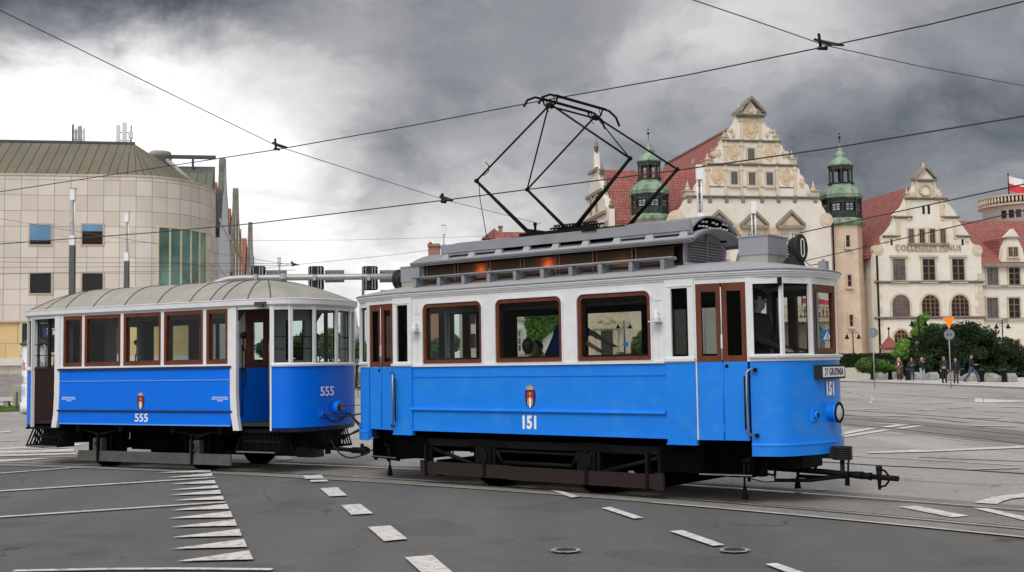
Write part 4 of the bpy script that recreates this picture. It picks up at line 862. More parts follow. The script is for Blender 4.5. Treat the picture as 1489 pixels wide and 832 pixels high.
quads('lane_dash', [[Fq(*p) for p in t] for t in (((365, 325), (500, 316), (930, 398), (790, 410)), ((955, 335), (1080, 338), (1363, 403), (1500, 440), (1500, 475), (1363, 434)), ((960, 292), (1110, 245), (1240, 228), (1500, 205), (1500, 240), (1363, 250), (1270, 258), (1190, 280), (1150, 303)))])
K = lambda x, y: (990+x/5.956, 680+y/5.956)
quads('lane_dash', [[K(*p) for p in t] for t in (((575, 95), (600, 75), (690, 88), (870, 127), (720, 132)), ((1140, 200), (1200, 186), (1320, 205), (1200, 212)))], m_paint2)
quads('hatched_marking', [[R(*p) for p in t] for t in (((45, 385), (230, 352), (320, 350), (45, 405)), ((45, 412), (350, 364), (430, 366), (110, 418), (45, 425)), ((330, 345), (470, 320), (580, 322), (420, 346)), ((450, 355), (610, 332), (690, 333), (520, 358)), ((230, 548), (640, 528), (720, 535), (1489, 495), (1489, 513), (700, 546), (240, 557)), ((1090, 143), (1095, 110), (1155, 112), (1162, 145)), ((1164, 145), (1168, 115), (1230, 118), (1489, 130), (1489, 138), (1250, 145)))])
mkf = []
for (x0, y0, x1, y1, t) in ((690, 150, 906, 146, 5), (880, 184, 1070, 179, 5), (1160, 212, 1440, 217, 5), (1070, 327, 1430, 333, 8), (190, 193, 330, 196, 6), (290, 310, 552, 318, 6), (1000, 683, 1460, 672, 7), (620, 200, 760, 205, 6), (300, 62, 650, 82, 5), (690, 87, 850, 92, 5), (870, 97, 1040, 105, 5), (1310, 85, 1410, 90, 4), (60, 52, 100, 56, 5), (380, 250, 560, 252, 5), (960, 262, 1300, 268, 5), (780, 52, 840, 54, 4), (590, 45, 690, 42, 6), (1310, 176, 1489, 180, 5), (0, 712, 270, 705, 8), (120, 570, 150, 566, 5)):
    mkf.append([R(x0, y0), R(x1, y1), R(x1, y1+t), R(x0, y0+t)])
quads('lane_dash', mkf, m_paint2)
quads('curved_dash', [[R(*p) for p in t] for t in (((110, 62), (135, 62), (150, 67), (120, 68)), ((160, 70), (185, 70), (200, 77), (170, 77)), ((205, 82), (225, 82), (245, 90), (215, 90)), ((235, 92), (262, 92), (272, 99), (245, 100)), ((252, 104), (280, 104), (284, 113), (256, 113)), ((254, 118), (284, 118), (280, 129), (252, 129)), ((248, 136), (272, 136), (265, 150), (242, 150)))])
for L, w in (([(-40, 718), (0, 715.7), (130, 707.5), (260, 699.3), (312, 696)], .13), ([(-40, 756.5), (0, 753.7), (260, 736.4), (328, 732)], .10), ([(-40, 692), (0, 689.6), (60, 685), (104, 681.5), (150, 679.5)], .10), ([(20, 833), (150, 830.5), (260, 829.8), (396, 831)], .09)): line('lane_line', L, w, .0195, m_paint)
Zb = lambda x, y: (x/5.94, 560+y/5.94)
quads('zebra_crossing', [[Zb(*p) for p in t] for t in (((-60, 556), (0, 550), (420, 530), (700, 512), (700, 528), (300, 548), (0, 562), (-60, 566)), ((-60, 583), (0, 577), (640, 556), (640, 575), (0, 592), (-60, 596)), ((-60, 612), (0, 606), (650, 592), (650, 606), (0, 622), (-60, 625)), ((-60, 660), (0, 652), (300, 642), (520, 634), (300, 652), (0, 672), (-60, 678)), ((-60, 410), (0, 408), (92, 403), (92, 412), (0, 418), (-60, 420)), ((-60, 488), (150, 481), (180, 486), (-60, 492)))])
quads('zebra_gap', [[Zb(*p) for p in t] for t in (((-60, 596), (640, 575), (640, 582), (-60, 604)), ((-60, 568), (500, 545), (640, 548), (-60, 577)))], m_paint2, .0205)
# manholes
def manhole(px, py, s, lab):
    p = gp(px, py); t = empty('manhole_cover', (p.x, p.y, 0), label=lab, cat='manhole cover', group='manhole covers in the near lane')
    m_irn = mat('cast_iron', (.06, .058, .055), .6, metal=.3, var=.3, scale=8); mb = MB(); mb.lathe((0, 0, .019), [(.26*s, 0), (.26*s, .006), (.245*s, .008)], 30, smooth=False)
    for i in range(-4, 5):
        x = i*.05*s; w = sqrt(max(.0, (.23*s)**2-x*x)); mb.bx(x-.012*s, x+.012*s, -w, w, .027, .031)
    mb.build('lid', m_irn, t); mb = MB(); rr = random.Random(int(px)); n = 36
    o = [(.36*s*(1+rr.uniform(-.09, .12))*cos(2*pi*i/n), .36*s*(1+rr.uniform(-.09, .12))*sin(2*pi*i/n), .0192) for i in range(n)]; i_ = [(.27*s*cos(2*pi*i/n), .27*s*sin(2*pi*i/n), .0192) for i in range(n)]
    mb.ring(o, i_, (0, 0, .004)); mb.build('mortar_ring', mat('pale_mortar', (.30, .295, .28), .85, var=.35, scale=12), t)
manhole(823, 803, .36, 'round iron manhole cover ringed with pale mortar, below the middle of the motor tram'); manhole(1068, 803, .36, 'round iron manhole cover at the end of a white lane dash')
mb = MB(); mb.lathe((*gp(287, 717).xy, .02), [(.02, 0), (.03, .01), (0, .02)], 8); mb.lathe((*gp(972, 775).xy, .02), [(.015, 0), (.02, .01), (0, .015)], 8)
# plaza with kerb on the right
kb = [(28.6, 22), (27.9, 45), (27.2, 62), (26.6, 78), (25.6, 92), (22, 99), (-14, 99), (-14, 300), (260, 300), (260, 22)]
mb = MB(); mb.prism([(x, y, 0) for x, y in kb], (0, 0, .10)); o = mb.build('pavement', m_pave); o['kind'] = 'structure'
mb = MB(); mb.sweep(planpts(kb[:7]), [(.0, 0), (.14, 0), (.14, .112), (.0, .112)]); o = mb.build('kerb', mat('kerb_granite', (.58, .56, .54), .8, var=.15, scale=5)); o['kind'] = 'structure'
sheet('pavement_strip', [(26.2, 93), (25.2, 91), (27.0, 62), (27.9, 40), (27.2, 40), (26.2, 62), (24.6, 91)], .0095, mat('sandy_gutter', (.40, .33, .27), .9, var=.2, scale=1))
# left: grass strip and pavement before the modern building
lb = [(-60, 44), (-22, 47.5), (-19.5, 50), (-19, 60), (-60, 66)]
mb = MB(); mb.prism([(-90, 43.5, 0), (-21.2, 46.5, 0), (-18.4, 49.5, 0), (-17, 62, 0), (-17, 95, 0), (-90, 95, 0)], (0, 0, .11)); o = mb.build('pavement', m_pave); o['kind'] = 'structure'
mb = MB(); mb.sweep(planpts([(-90, 43.5), (-21.2, 46.5), (-18.4, 49.5), (-17, 62), (-17, 95)]), [(0, 0), (.15, 0), (.15, .125), (0, .125)]); o = mb.build('kerb', MATS['kerb_granite']); o['kind'] = 'structure'
gr = [(-80, 44.0), (-21.3, 47.0), (-18.8, 49.8), (-18.6, 54.5), (-80, 53)]
o = sheet('turf', gr, .125, mat('turf_soil', (.045, .065, .022), .95, var=.3, scale=2))
rr = random.Random(11); mb = MB()
for k in range(26000):
    x = rr.uniform(-31, -18.7); y = rr.uniform(45.5, 54.4)
    if y < 47+(x+21.3)*.05 or (x > -21.3 and y < 47+(x+21.3)*1.1): continue
    a = rr.uniform(0, pi); h = rr.uniform(.06, .16)*(1.2 if rr.random() < .2 else 1); w = .02; dx, dy = cos(a)*w, sin(a)*w; lx, ly = rr.uniform(-.06, .06), rr.uniform(-.06, .06)
    mb.add([(x-dx, y-dy, .12), (x+dx, y+dy, .12), (x+lx, y+ly, .12+h)], [(0, 1, 2)])
o = mb.build('grass', mat('grass_blades', (.11, .20, .035), .8, var=.35, scale=.9), weld=False); tag(o, 'rough green grass strip behind the kerb beside the trailer tram', 'grass', kind='stuff')
# ================================================================== LIGHT AND SKY
w = bpy.data.worlds.new('World'); SC.world = w; w.use_nodes = True; nt = w.node_tree; N = nt.nodes; L = nt.links
bg = N['Background']
SUN_EL, SUN_AZ = radians(48), radians(205)     # azimuth clockwise from +Y: behind the camera, to its left
sky = N.new('ShaderNodeTexSky'); sky.sky_type = 'NISHITA'; sky.sun_disc = False; sky.sun_elevation = SUN_EL; sky.sun_rotation = SUN_AZ
skb = N.new('ShaderNodeVectorMath'); skb.operation = 'SCALE'; skb.inputs['Scale'].default_value = .008; L.new(sky.outputs[0], skb.inputs[0])
tc = N.new('ShaderNodeTexCoord'); D = tc.outputs['Generated']
def nz(s, d, r, vec, dist=0):
    n = N.new('ShaderNodeTexNoise'); n.inputs['Scale'].default_value = s; n.inputs['Detail'].default_value = d; n.inputs['Roughness'].default_value = r; n.inputs['Distortion'].default_value = dist; L.new(vec, n.inputs['Vector']); return n
def vmth(op, a, b=None, sc=None):
    v = N.new('ShaderNodeVectorMath'); v.operation = op
    if hasattr(a, 'type') or hasattr(a, 'is_linked'): L.new(a, v.inputs[0])
    else: v.inputs[0].default_value = a
    if b is not None:
        if hasattr(b, 'is_linked'): L.new(b, v.inputs[1])
        else: v.inputs[1].default_value = b
    if sc is not None:
        if hasattr(sc, 'is_linked'): L.new(sc, v.inputs['Scale'])
        else: v.inputs['Scale'].default_value = sc
    return v
def mth(op, a, b=None, c=None, clamp=False):
    v = N.new('ShaderNodeMath'); v.operation = op; v.use_clamp = clamp
    for i, x in enumerate((a, b, c)):
        if x is None: continue
        if hasattr(x, 'is_linked'): L.new(x, v.inputs[i])
        else: v.inputs[i].default_value = x
    return v.outputs[0]
# flatten towards the horizon so the clouds lie in layers
mp = N.new('ShaderNodeMapping'); mp.inputs['Scale'].default_value = (1, 1, 1.7); L.new(D, mp.inputs[0]); Dm_ = mp.outputs[0]
wn = nz(7.5, 9, .58, Dm_, .35); wn2 = nz(30, 6, .6, Dm_)
off = vmth('SCALE', vmth('SUBTRACT', wn.outputs['Color'], (.5, .5, .5)).outputs[0], sc=.12).outputs[0]
off2 = vmth('SCALE', vmth('SUBTRACT', wn2.outputs['Color'], (.5, .5, .5)).outputs[0], sc=.035).outputs[0]
Dw = vmth('NORMALIZE', vmth('ADD', vmth('ADD', D, off).outputs[0], off2).outputs[0]).outputs[0]
def blob(px, py, sig, amp, vec=Dw):
    d = ray(px, py).normalized(); dt = vmth('DOT_PRODUCT', vec, tuple(d)).outputs['Value']
    s = sig/FPX; g = mth('EXPONENT', mth('MULTIPLY', mth('SUBTRACT', 1.0, dt), -1/(s*s)))
    return mth('MULTIPLY', g, amp)
BL = [(-80,0,72,-0.32),(150,0,72,-0.246),(265,0,72,-0.186),(380,0,72,-0.142),(495,0,72,0.048),(610,0,72,-0.107),(725,0,72,0.016),(840,0,72,-0.094),(955,0,72,0.059),(1070,0,72,0.014),(1185,0,72,0.139),(1300,0,72,-0.124),(1415,0,72,-0.056),(1530,0,72,-0.065),(-25,80,72,0.022),(90,80,72,-0.142),(205,80,72,0.083),(320,80,72,0.042),(550,80,72,0.037),(665,80,72,0.014),(895,80,72,0.056),(1010,80,72,0.143),(1125,80,72,0.057),(1240,80,72,0.07),(1355,80,72,0.087),(1470,80,72,0.115),(1585,80,72,-0.019),(-80,160,72,0.306),(35,160,72,0.347),(150,160,72,0.434),(265,160,72,0.279),(380,160,72,0.139),(495,160,72,0.078),(610,160,72,-0.111),(725,160,72,-0.047),(840,160,72,-0.026),(955,160,72,-0.057),(1185,160,72,-0.105),(1300,160,72,-0.104),(1415,160,72,-0.106),(1530,160,72,-0.078),(-25,240,72,-0.13),(90,240,72,-0.16),(205,240,72,-0.032),(320,240,72,0.02),(435,240,72,0.067),(550,240,72,-0.194),(665,240,72,-0.047),(780,240,72,-0.031),(895,240,72,-0.04),(1010,240,72,-0.056),(1125,240,72,-0.051),(1240,240,72,-0.047),(1355,240,72,-0.041),(1470,240,72,-0.044),(1585,240,72,-0.13),(-80,340,130,0.532),(150,340,130,0.129),(380,340,130,0.224),(610,340,130,0.223),(840,340,130,0.061),(1070,340,130,0.034),(1530,340,130,0.05),(-25,440,130,0.231),(205,440,130,0.131),(435,440,130,0.224),(665,440,130,0.272),(895,440,130,0.03),(1125,440,130,-0.039),(1585,440,130,0.038)]
acc = None
for b_ in BL: g = blob(*b_); acc = g if acc is None else mth('ADD', acc, g)
fb = nz(5.2, 9, .55, Dm_, .25); fine = mth('MULTIPLY', mth('SUBTRACT', fb.outputs[0], .5), .22)
fb2 = nz(22, 8, .62, Dm_, .2); fine2 = mth('MULTIPLY', mth('SUBTRACT', fb2.outputs[0], .5), .05)
# billowed undersides: crisp lumps where a broad noise is dark, ragged bright rims beside them
fc = nz(8, 8, .56, vmth('ADD', Dm_, off).outputs[0], .2); lump = N.new('ShaderNodeMapRange'); lump.interpolation_type = 'SMOOTHSTEP'; lump.inputs[1].default_value = .40; lump.inputs[2].default_value = .60; lump.inputs[3].default_value = -.075; lump.inputs[4].default_value = .06; L.new(fc.outputs[0], lump.inputs[0])
fd = nz(3.2, 7, .55, vmth('ADD', Dm_, (3.1, 1.7, .4)).outputs[0], .3); lump2 = N.new('ShaderNodeMapRange'); lump2.interpolation_type = 'SMOOTHSTEP'; lump2.inputs[1].default_value = .42; lump2.inputs[2].default_value = .58; lump2.inputs[3].default_value = -.05; lump2.inputs[4].default_value = .045; L.new(fd.outputs[0], lump2.inputs[0])
rel = mth('ADD', mth('MULTIPLY', acc, 1.5), .85, clamp=False)
lum = mth('ADD', mth('ADD', mth('ADD', acc, .345), mth('MULTIPLY', mth('ADD', mth('ADD', fine, lump.outputs[0]), lump2.outputs[0]), mth('MAXIMUM', rel, .35))), fine2)
# the rest of the dome, behind and above the viewer: bright overcast
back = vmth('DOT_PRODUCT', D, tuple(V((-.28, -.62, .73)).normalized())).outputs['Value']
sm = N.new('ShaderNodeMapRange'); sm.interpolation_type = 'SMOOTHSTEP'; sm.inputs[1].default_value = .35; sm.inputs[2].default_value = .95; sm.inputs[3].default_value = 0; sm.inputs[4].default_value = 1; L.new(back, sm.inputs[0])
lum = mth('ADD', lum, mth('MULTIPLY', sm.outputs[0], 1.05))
lum = mth('MAXIMUM', lum, .085)
# thin clouds are warm white, thick ones blue grey
cr_ = N.new('ShaderNodeValToRGB'); e = cr_.color_ramp.elements; e[0].position = 0; e[0].color = (.86, .93, 1.08, 1); e[1].position = 1; e[1].color = (1.02, .99, .975, 1); k = cr_.color_ramp.elements.new(.38); k.color = (1.0, .985, 1.0, 1); L.new(lum, cr_.inputs[0])
fin = vmth('SCALE', cr_.outputs[0], sc=lum).outputs[0]
sepd = N.new('ShaderNodeSeparateXYZ'); L.new(D, sepd.inputs[0]); up = mth('GREATER_THAN', sepd.outputs[2], -.02)
tot = vmth('ADD', fin, skb.outputs[0]).outputs[0]
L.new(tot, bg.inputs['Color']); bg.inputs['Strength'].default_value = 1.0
sd = bpy.data.lights.new('sun', 'SUN'); sd.energy = 1.1; sd.angle = radians(22); sd.color = (1, .965, .92); so_ = bpy.data.objects.new('sun', sd); COL.objects.link(so_)
dirv = V((sin(SUN_AZ)*cos(SUN_EL), cos(SUN_AZ)*cos(SUN_EL), sin(SUN_EL))); so_.rotation_euler = dirv.to_track_quat('Z', 'Y').to_euler(); so_.location = (0, 0, 60)
SC.view_settings.view_transform = 'Standard'; SC.view_settings.look = 'None'; SC.view_settings.exposure = 0.0; SC.view_settings.gamma = 1; SC.view_settings.use_curve_mapping = False
SC.cycles.use_denoising = True; SC.cycles.transparent_max_bounces = 20; SC.cycles.max_bounces = 8; SC.cycles.sample_clamp_indirect = 6
# ================================================================== UNIVERSITY
GA = radians(10.2); GU = V((cos(GA), sin(GA), 0)); GV = V((-sin(GA), cos(GA), 0))
_d = ray(1190, 500); ORG = V((_d.x*125/_d.y, 125, 0))
def UZ(px, py, d=0.0, org=None):
    org = org or ORG; r = ray(px, py); base = org+GV*d
    t = ((base-V((0, 0, CH))).dot(GV))/r.dot(GV)
    p = V((0, 0, CH))+r*t; return (p-org).dot(GU), p.z
class Fr:
    """a building frame: x along the fronts, y away from the viewer"""
    def __init__(s, name, x0, d0, label, cat='building', org=None, group=None):
        s.x0, s.d0, s.org = x0, d0, org or ORG; p = s.org+GU*x0+GV*d0
        s.e = empty(name, p, GA, label=label, cat=cat, group=group)
    def P(s, px, py, d=None):
        d = s.d0 if d is None else d; x, z = UZ(px, py, d, s.org); return V((x-s.x0, d-s.d0, z))
m_cream = mat('cream_plaster', (.74, .69, .61), .85, var=.07, scale=.5, dirt=(.52, .46, .38), dirtamt=.45, bump=.1, bscale=3)
m_stone = mat('tan_sandstone', (.56, .47, .35), .85, var=.18, scale=.9, dirt=(.36, .30, .23), dirtamt=.45, bump=.3, bscale=2)
m_ochre = mat('ochre_relief', (.60, .46, .31), .85, var=.2, scale=2.5, dirt=(.68, .58, .44), dirtamt=.6)
m_psand = mat('pale_sandstone', (.64, .53, .39), .85, var=.15, scale=1, dirt=(.4, .33, .25), dirtamt=.5)
m_peach = mat('peach_ashlar', (.60, .46, .34), .85, var=.16, scale=.45, dirt=(.70, .63, .53), dirtamt=.95, bump=.15, bscale=2)
m_trim = mat('weathered_cornice', (.27, .235, .19), .85, var=.25, scale=1.2, dirt=(.14, .12, .10), dirtamt=.6)
m_tile = brickmat('red_roof_tiles', (.40, .140, .115), (.28, .088, .075), (.15, .045, .04), .30, .36, .035, offset=.5, bump=.6, axis='xz', var=.12)
m_tiley = brickmat('red_roof_tiles_side', (.40, .140, .115), (.28, .088, .075), (.15, .045, .04), .30, .36, .035, offset=.5, bump=.6, axis='yz', var=.12)
m_copper = mat('green_copper', (.23, .32, .23), .6, var=.35, scale=.9, streak=1, dirt=(.035, .045, .035), dirtamt=1.0, bump=.1, bscale=3)
m_dcop = mat('dark_copper', (.022, .032, .028), .5, var=.4, scale=1.5, dirt=(.08, .12, .09), dirtamt=.5)
m_wglass = mat('dark_window_glass', (.016, .018, .02), .18, var=.5, scale=.35, spec=.35)
m_wglass2 = mat('bright_window_glass', (.09, .10, .11), .08, var=.8, scale=.5, spec=1.0)
m_wframe = mat('brown_window_frame', (.16, .105, .075), .6, var=.15, scale=2); m_wwhite = mat('pale_window_frame', (.55, .54, .52), .6, var=.1)
def prism_px(fr, pts, t, m, name, parent=None, d=None, zmin=None, label=None):
    mb = MB(); P = [fr.P(x, y, d) if not isinstance(x, str) else None for x, y in pts]; mb.prism(P, (0, t, 0)); return mb.build(name, m, parent or fr.e, label)
def window(fr, px0, px1, py0, py1, nx=2, nz=3, arch=False, surround=.16, m=None, sill=True, d=None, tall=True, glassm=None, name='window', head=0, sm=None):
    a = fr.P(px0, py1, d); b = fr.P(px1, py0, d); x0, x1, z0, z1, y = a.x, b.x, a.z, b.z, a.y
    m = m or m_wframe; mb = MB(); g = MB()
    if arch:
        r = (x1-x0)/2; cx = (x0+x1)/2; zc = z1-r; n = 12
        def outline(k, e=0): return [V((x0-k, y+e, z0-k*0)), V((x1+k, y+e, z0-k*0))]+[V((cx+(r+k)*cos(pi*i/n), y+e, zc+(r+k)*sin(pi*i/n))) for i in range(n+1)]
        g.prism(outline(0, -.03), (0, .02, 0)); mb.ring(outline(.0, -.09), outline(-.10, -.09), (0, .07, 0))
        st = MB(); st.ring(outline(surround, -.14), outline(0, -.14), (0, .13, 0))
        top = lambda x: zc+sqrt(max(0, r*r-(x-cx)**2))
    else:
        g.bx(x0, x1, y-.03, y-.01, z0, z1); o = lambda k, e: [V((x0-k, y+e, z0-k)), V((x1+k, y+e, z0-k)), V((x1+k, y+e, z1+k)), V((x0-k, y+e, z1+k))]
        mb.ring(o(0, -.09), o(-.09, -.09), (0, .07, 0)); st = MB(); st.ring(o(surround, -.14), o(0, -.14), (0, .13, 0)); top = lambda x: z1
    for i in range(1, nx):
        x = x0+(x1-x0)*i/nx; w = .075 if (nx % 2 == 0 and i == nx//2) or nx < 4 else .04; mb.bx(x-w, x+w, y-.10, y-.03, z0, top(x)-.03)
    for j in range(1, nz):
        z = z0+(z1-z0)*j/nz; hw = (x1-x0)/2
        if arch and z > zc: hw = sqrt(max(0, r*r-(z-zc)**2))
        c = (x0+x1)/2; mb.bx(c-hw+.03, c+hw-.03, y-.095, y-.03, z-(.06 if j == nz-1 else .03), z+(.06 if j == nz-1 else .03))
    w = mb.build(name, m, fr.e); g.build('pane', glassm or (m_wglass2 if random.random() < .25 else m_wglass), w)
    if sill and not arch: st.bx(x0-surround-.1, x1+surround+.1, y-.26, y, z0-surround-.12, z0-surround)
    if head: st.bx(x0-surround-.15, x1+surround+.15, y-.30, y, z1+surround, z1+surround+head)
    st.build('surround', sm or m_stone, w); return w
def cornice_px(fr, x0, x1, y0, y1=None, h=.28, o=.35, m=None, d=None, name='string_course'):
    a, b = fr.P(x0, y0, d), fr.P(x1, y0 if y1 is None else y1, d); mb = MB()
    for k, (oo, hh) in enumerate(((o, .35), (o*.6, .35), (o*.3, .3))):
        z = a.z-h*(.35*(k+1)) if k < 2 else a.z-h
        mb.bx(a.x-oo*.3, b.x+oo*.3, a.y-oo, a.y, z, z+h*hh)
    return mb.build(name, m or m_trim, fr.e)
def pinnacle(fr, px, py0, py1, r=.35, d=None, m=None):
    a = fr.P(px, py1, d); t = fr.P(px, py0, d); h = t.z-a.z; mb = MB(); y = a.y+.3
    mb.bx(a.x-r, a.x+r, y-r, y+r, a.z-.2, a.z+h*.25); mb.bx(a.x-r*1.3, a.x+r*1.3, y-r*1.3, y+r*1.3, a.z+h*.25, a.z+h*.30)
    mb.lathe((a.x, y, a.z+h*.3), [(r*.6, 0), (r*.9, h*.08), (r*.5, h*.18), (r*.35, h*.28), (r*.5, h*.32), (r*.25, h*.38), (0, h*.7)], 10); return mb.build('pinnacle', m or m_stone, fr.e)
def cartouche(fr, px, py, w, h, d=None, m=None):
    c = fr.P(px, py, d); mb = MB(); n = 28; m = m or m_ochre; rr = random.Random(int(px))
    sc = .04*1
    a, b = w/2*.88, h/2*.88
    pts = [V((c.x+a*(1+.14*cos(6*q)+.08*cos(10*q+1))*cos(q), c.y-.07, c.z+b*(1+.12*cos(5*q+.5)+.06*cos(9*q))*sin(q))) for q in [2*pi*i/n for i in range(n)]]
    mb.prism(pts, (0, .07, 0)); mb.prism([V((c.x+a*.5*cos(q), c.y-.15, c.z+b*.5*sin(q))) for q in [2*pi*i/16 for i in range(16)]], (0, .08, 0))
    for k in range(0): q = 2*pi*k/8; mb.sphere((c.x+a*.8*cos(q), c.y-.07, c.z+b*.8*sin(q)), min(a, b)*.2, 8, 5, (1, .45, 1))
    return mb.build('cartouche', m, fr.e)
def scroll(fr, px, py, r, d=None, m=None):
    c = fr.P(px, py, d); mb = MB()
    mb.lathe((c.x, c.y-.10, c.z), [(r*.8, 0), (r*.8, .65)], 20, 'y', smooth=False); mb.lathe((c.x, c.y-.16, c.z), [(r*.5, 0), (r*.55, .1), (r*.3, .12)], 14, 'y', smooth=False)
    return mb.build('volute', m or MATS['pale_sandstone'], fr.e)
# ---- main hall with the great gable
Zg = lambda x, y: (960+x/4.158, 140+y/4.158)
FRm = Fr('university_hall', UZ(1090, 500)[0], 0, 'cream university hall with a tall scrolled gable, cartouches and a steep red roof')
L1 = [(60, 728), (82, 712), (100, 700), (118, 690), (128, 672), (138, 660), (146, 640), (158, 618), (190, 598), (197, 578), (214, 560), (218, 535), (236, 515), (236, 490), (250, 470), (262, 440), (284, 412), (287, 392), (326, 384), (336, 365), (330, 345), (348, 330), (350, 305), (368, 290), (366, 268), (398, 255), (412, 238), (405, 222), (424, 205), (438, 175), (450, 165), (462, 132), (466, 112)]
Rr1 = [(620, 112), (616, 150), (632, 158), (642, 182), (660, 190), (664, 215), (684, 230), (690, 262), (722, 268), (720, 290), (738, 298), (744, 325), (764, 345), (766, 375), (790, 392), (826, 398), (826, 430), (842, 440), (846, 470), (866, 490), (872, 520), (896, 540), (902, 568), (930, 590), (956, 600), (958, 622), (972, 640), (980, 668), (996, 690)]
apex = [(492, 108), (545, 26), (604, 108)]
out = [Zg(*p) for p in L1]+[Zg(*p) for p in apex]+[Zg(*p) for p in Rr1]+[(1208, 330)]
P = [FRm.P(x, y) for x, y in out]; zb = 0.1
P = [V((FRm.P(932, 400).x, 0, zb)), V((FRm.P(932, 336).x, 0, FRm.P(932, 336).z))]+[V((FRm.P(962, 330).x, 0, FRm.P(962, 330).z))]+P+[V((P[-1].x, 0, zb))]
mb = MB(); mb.prism(P, (0, .9, 0)); mb.build('front_wall', m_cream, FRm.e)
for (x0, x1, y, h, o) in ((375, 722, 262, .26, .28), (285, 828, 405, .26, .28), (285, 822, 543, .12, .10), (158, 955, 600, .28, .32)):
    a, b = Zg(x0, y), Zg(x1, y); cornice_px(FRm, a[0], b[0], a[1], h=h, o=o)
a, b = Zg(462, 110), Zg(622, 110); cornice_px(FRm, a[0], b[0], a[1], h=.35, o=.6)
mb = MB()
for q in ((455, 112, 545, 20), (635, 112, 545, 20)):
    A_, B_ = FRm.P(*Zg(q[0], q[1])), FRm.P(*Zg(q[2], q[3])); up = V((0, 0, .35)); mb.prism([A_+V((0, -.5, 0)), B_+V((0, -.5, 0)), B_+V((0, -.5, 0))+up, A_+V((0, -.5, 0))+up], (0, 1.6, 0))
mb.build('gable_coping', m_trim, FRm.e)
mb = MB()
for px, rows in ((287, ((405, 600),)), (395, ((262, 405), (405, 600))), (492, ((112, 262), (262, 405), (405, 600))), (604, ((112, 262), (262, 405), (405, 600))), (708, ((262, 405), (405, 600))), (815, ((405, 600),))):
    for y0, y1 in rows:
        a, b = FRm.P(*Zg(px, y1)), FRm.P(*Zg(px, y0)); mb.bx(a.x-.16, a.x+.16, -.12, 0, a.z, b.z-.2); mb.bx(a.x-.26, a.x+.26, -.18, 0, b.z-.75, b.z-.5)
mb.build('pilaster', mat('pale_sandstone', (.62, .52, .39), .85, var=.15, scale=1, dirt=(.4, .33, .25), dirtamt=.5), FRm.e)
for px in (175, 300, 400, 500, 615, 715, 813, 937):
    a = FRm.P(*Zg(px, 612)); mb = MB(); mb.prism([a+V((-.2, 0, .1)), a+V((-.2, -.26, .1)), a+V((-.2, -.08, -.5)), a+V((-.2, 0, -.65))], (.4, 0, 0)); mb.build('console', m_trim, FRm.e)
for x, y, w_, h_ in ((548, 353, 38, 70), (446, 496, 38, 76), (553, 500, 38, 76), (660, 500, 38, 76)):
    a, b = Zg(x-w_/2, y-h_/2), Zg(x+w_/2, y+h_/2); window(FRm, a[0], b[0], a[1], b[1], 4, 6, surround=.2, m=mat('grey_lattice', (.13, .125, .12), .6, var=.1), glassm=mat('leaded_glass', (.05, .053, .056), .25, var=.4, scale=1))
for x, y, w_, h_ in ((441, 338, 1.45, 2.0), (658, 340, 1.45, 2.0), (345, 482, 1.5, 2.1), (760, 488, 1.5, 2.1), (545, 195, 1.9, 2.5), (440, 235, .5, .7), (645, 235, .5, .7), (545, 88, .8, .9), (352, 345, .6, 1.0), (745, 350, .6, 1.0), (855, 525, .65, 1.1), (240, 525, .6, 1.1)): cartouche(FRm, *Zg(x, y), w_, h_)
for x, y0, y1, r in ((482, 35, 112, .3), (598, 40, 112, .3), (392, 205, 262, .35), (700, 185, 265, .35), (292, 335, 402, .4), (803, 320, 400, .4), (172, 500, 600, .45), (933, 505, 600, .45), (545, 0, 30, .2)): pinnacle(FRm, *[Zg(x, 0)[0], Zg(0, y0)[1], Zg(0, y1)[1]], r=r)
scroll(FRm, *Zg(100, 738), 1.1); c_ = (1080+560/4.62, 300+92/4.62); scroll(FRm, c_[0], c_[1], .95)
for (x, y, s) in ((212, 590, .4), (900, 585, .4), (425, 205, .3), (668, 212, .3), (327, 350, .4), (762, 350, .4)): scroll(FRm, *Zg(x, y), s)
# ridge roof
pk = FRm.P(*Zg(545, 118)); e0 = FRm.P(*Zg(160, 640)); e1 = FRm.P(*Zg(985, 640)); e0 = V((FRm.P(972, 336).x, 0, FRm.P(972, 336).z)); Lr = 29
zr = pk.z-1.2; xr = (FRm.P(*Zg(470, 130)).x+FRm.P(*Zg(620, 130)).x)/2; zr = FRm.P(*Zg(466, 128)).z
for nm, ex in (('roof', e0.x-.6), ('roof', e1.x+.4)):
    mb = MB(); zz = e0.z-.3; mb.prism([(ex, .7, zz), (xr, .7, zr), (xr, .7, zr-.4), (ex, .7, zz-.4)], (0, Lr, 0)); mb.build(nm, m_tiley, FRm.e)
mb = MB(); mb.prism([(e0.x-.3, 0.91, .1), (e1.x, .91, .1), (e1.x, .91, e0.z-.5), (xr, .91, zr-.5), (e0.x-.3, .91, e0.z-.5)], (0, Lr-.2, 0)); mb.build('hall_walls', m_cream, FRm.e)
mb = MB(); mb.tube([(xr, .7, zr+.1), (xr, .7+Lr, zr+.1)], .22, 6); mb.build('ridge_tiles', m_trim, FRm.e)
for px, py in ((1008, 237), (1036, 222)):  # little roof hatches
    r = ray(px, py); 
    nrm = V((-(zr-e0.z+.3), 0, (xr-e0.x+.6))).normalized(); Mw = Matrix.Rotation(GA, 3, 'Z'); nw = Mw @ nrm; base = FRm.e.location+Mw @ V((xr, .7, zr)); t = ((base-V((0, 0, CH))).dot(nw))/r.dot(nw); p = Mw.inverted() @ (V((0, 0, CH))+r*t-FRm.e.location)
    mb = MB(); mb.prism([p+V((-.25, -.3, -.4)), p+V((-.25, .3, -.4)), p+V((-.25, 0, .45))], (.5, 0, .1)); mb.build('roof_hatch', m_trim, FRm.e)
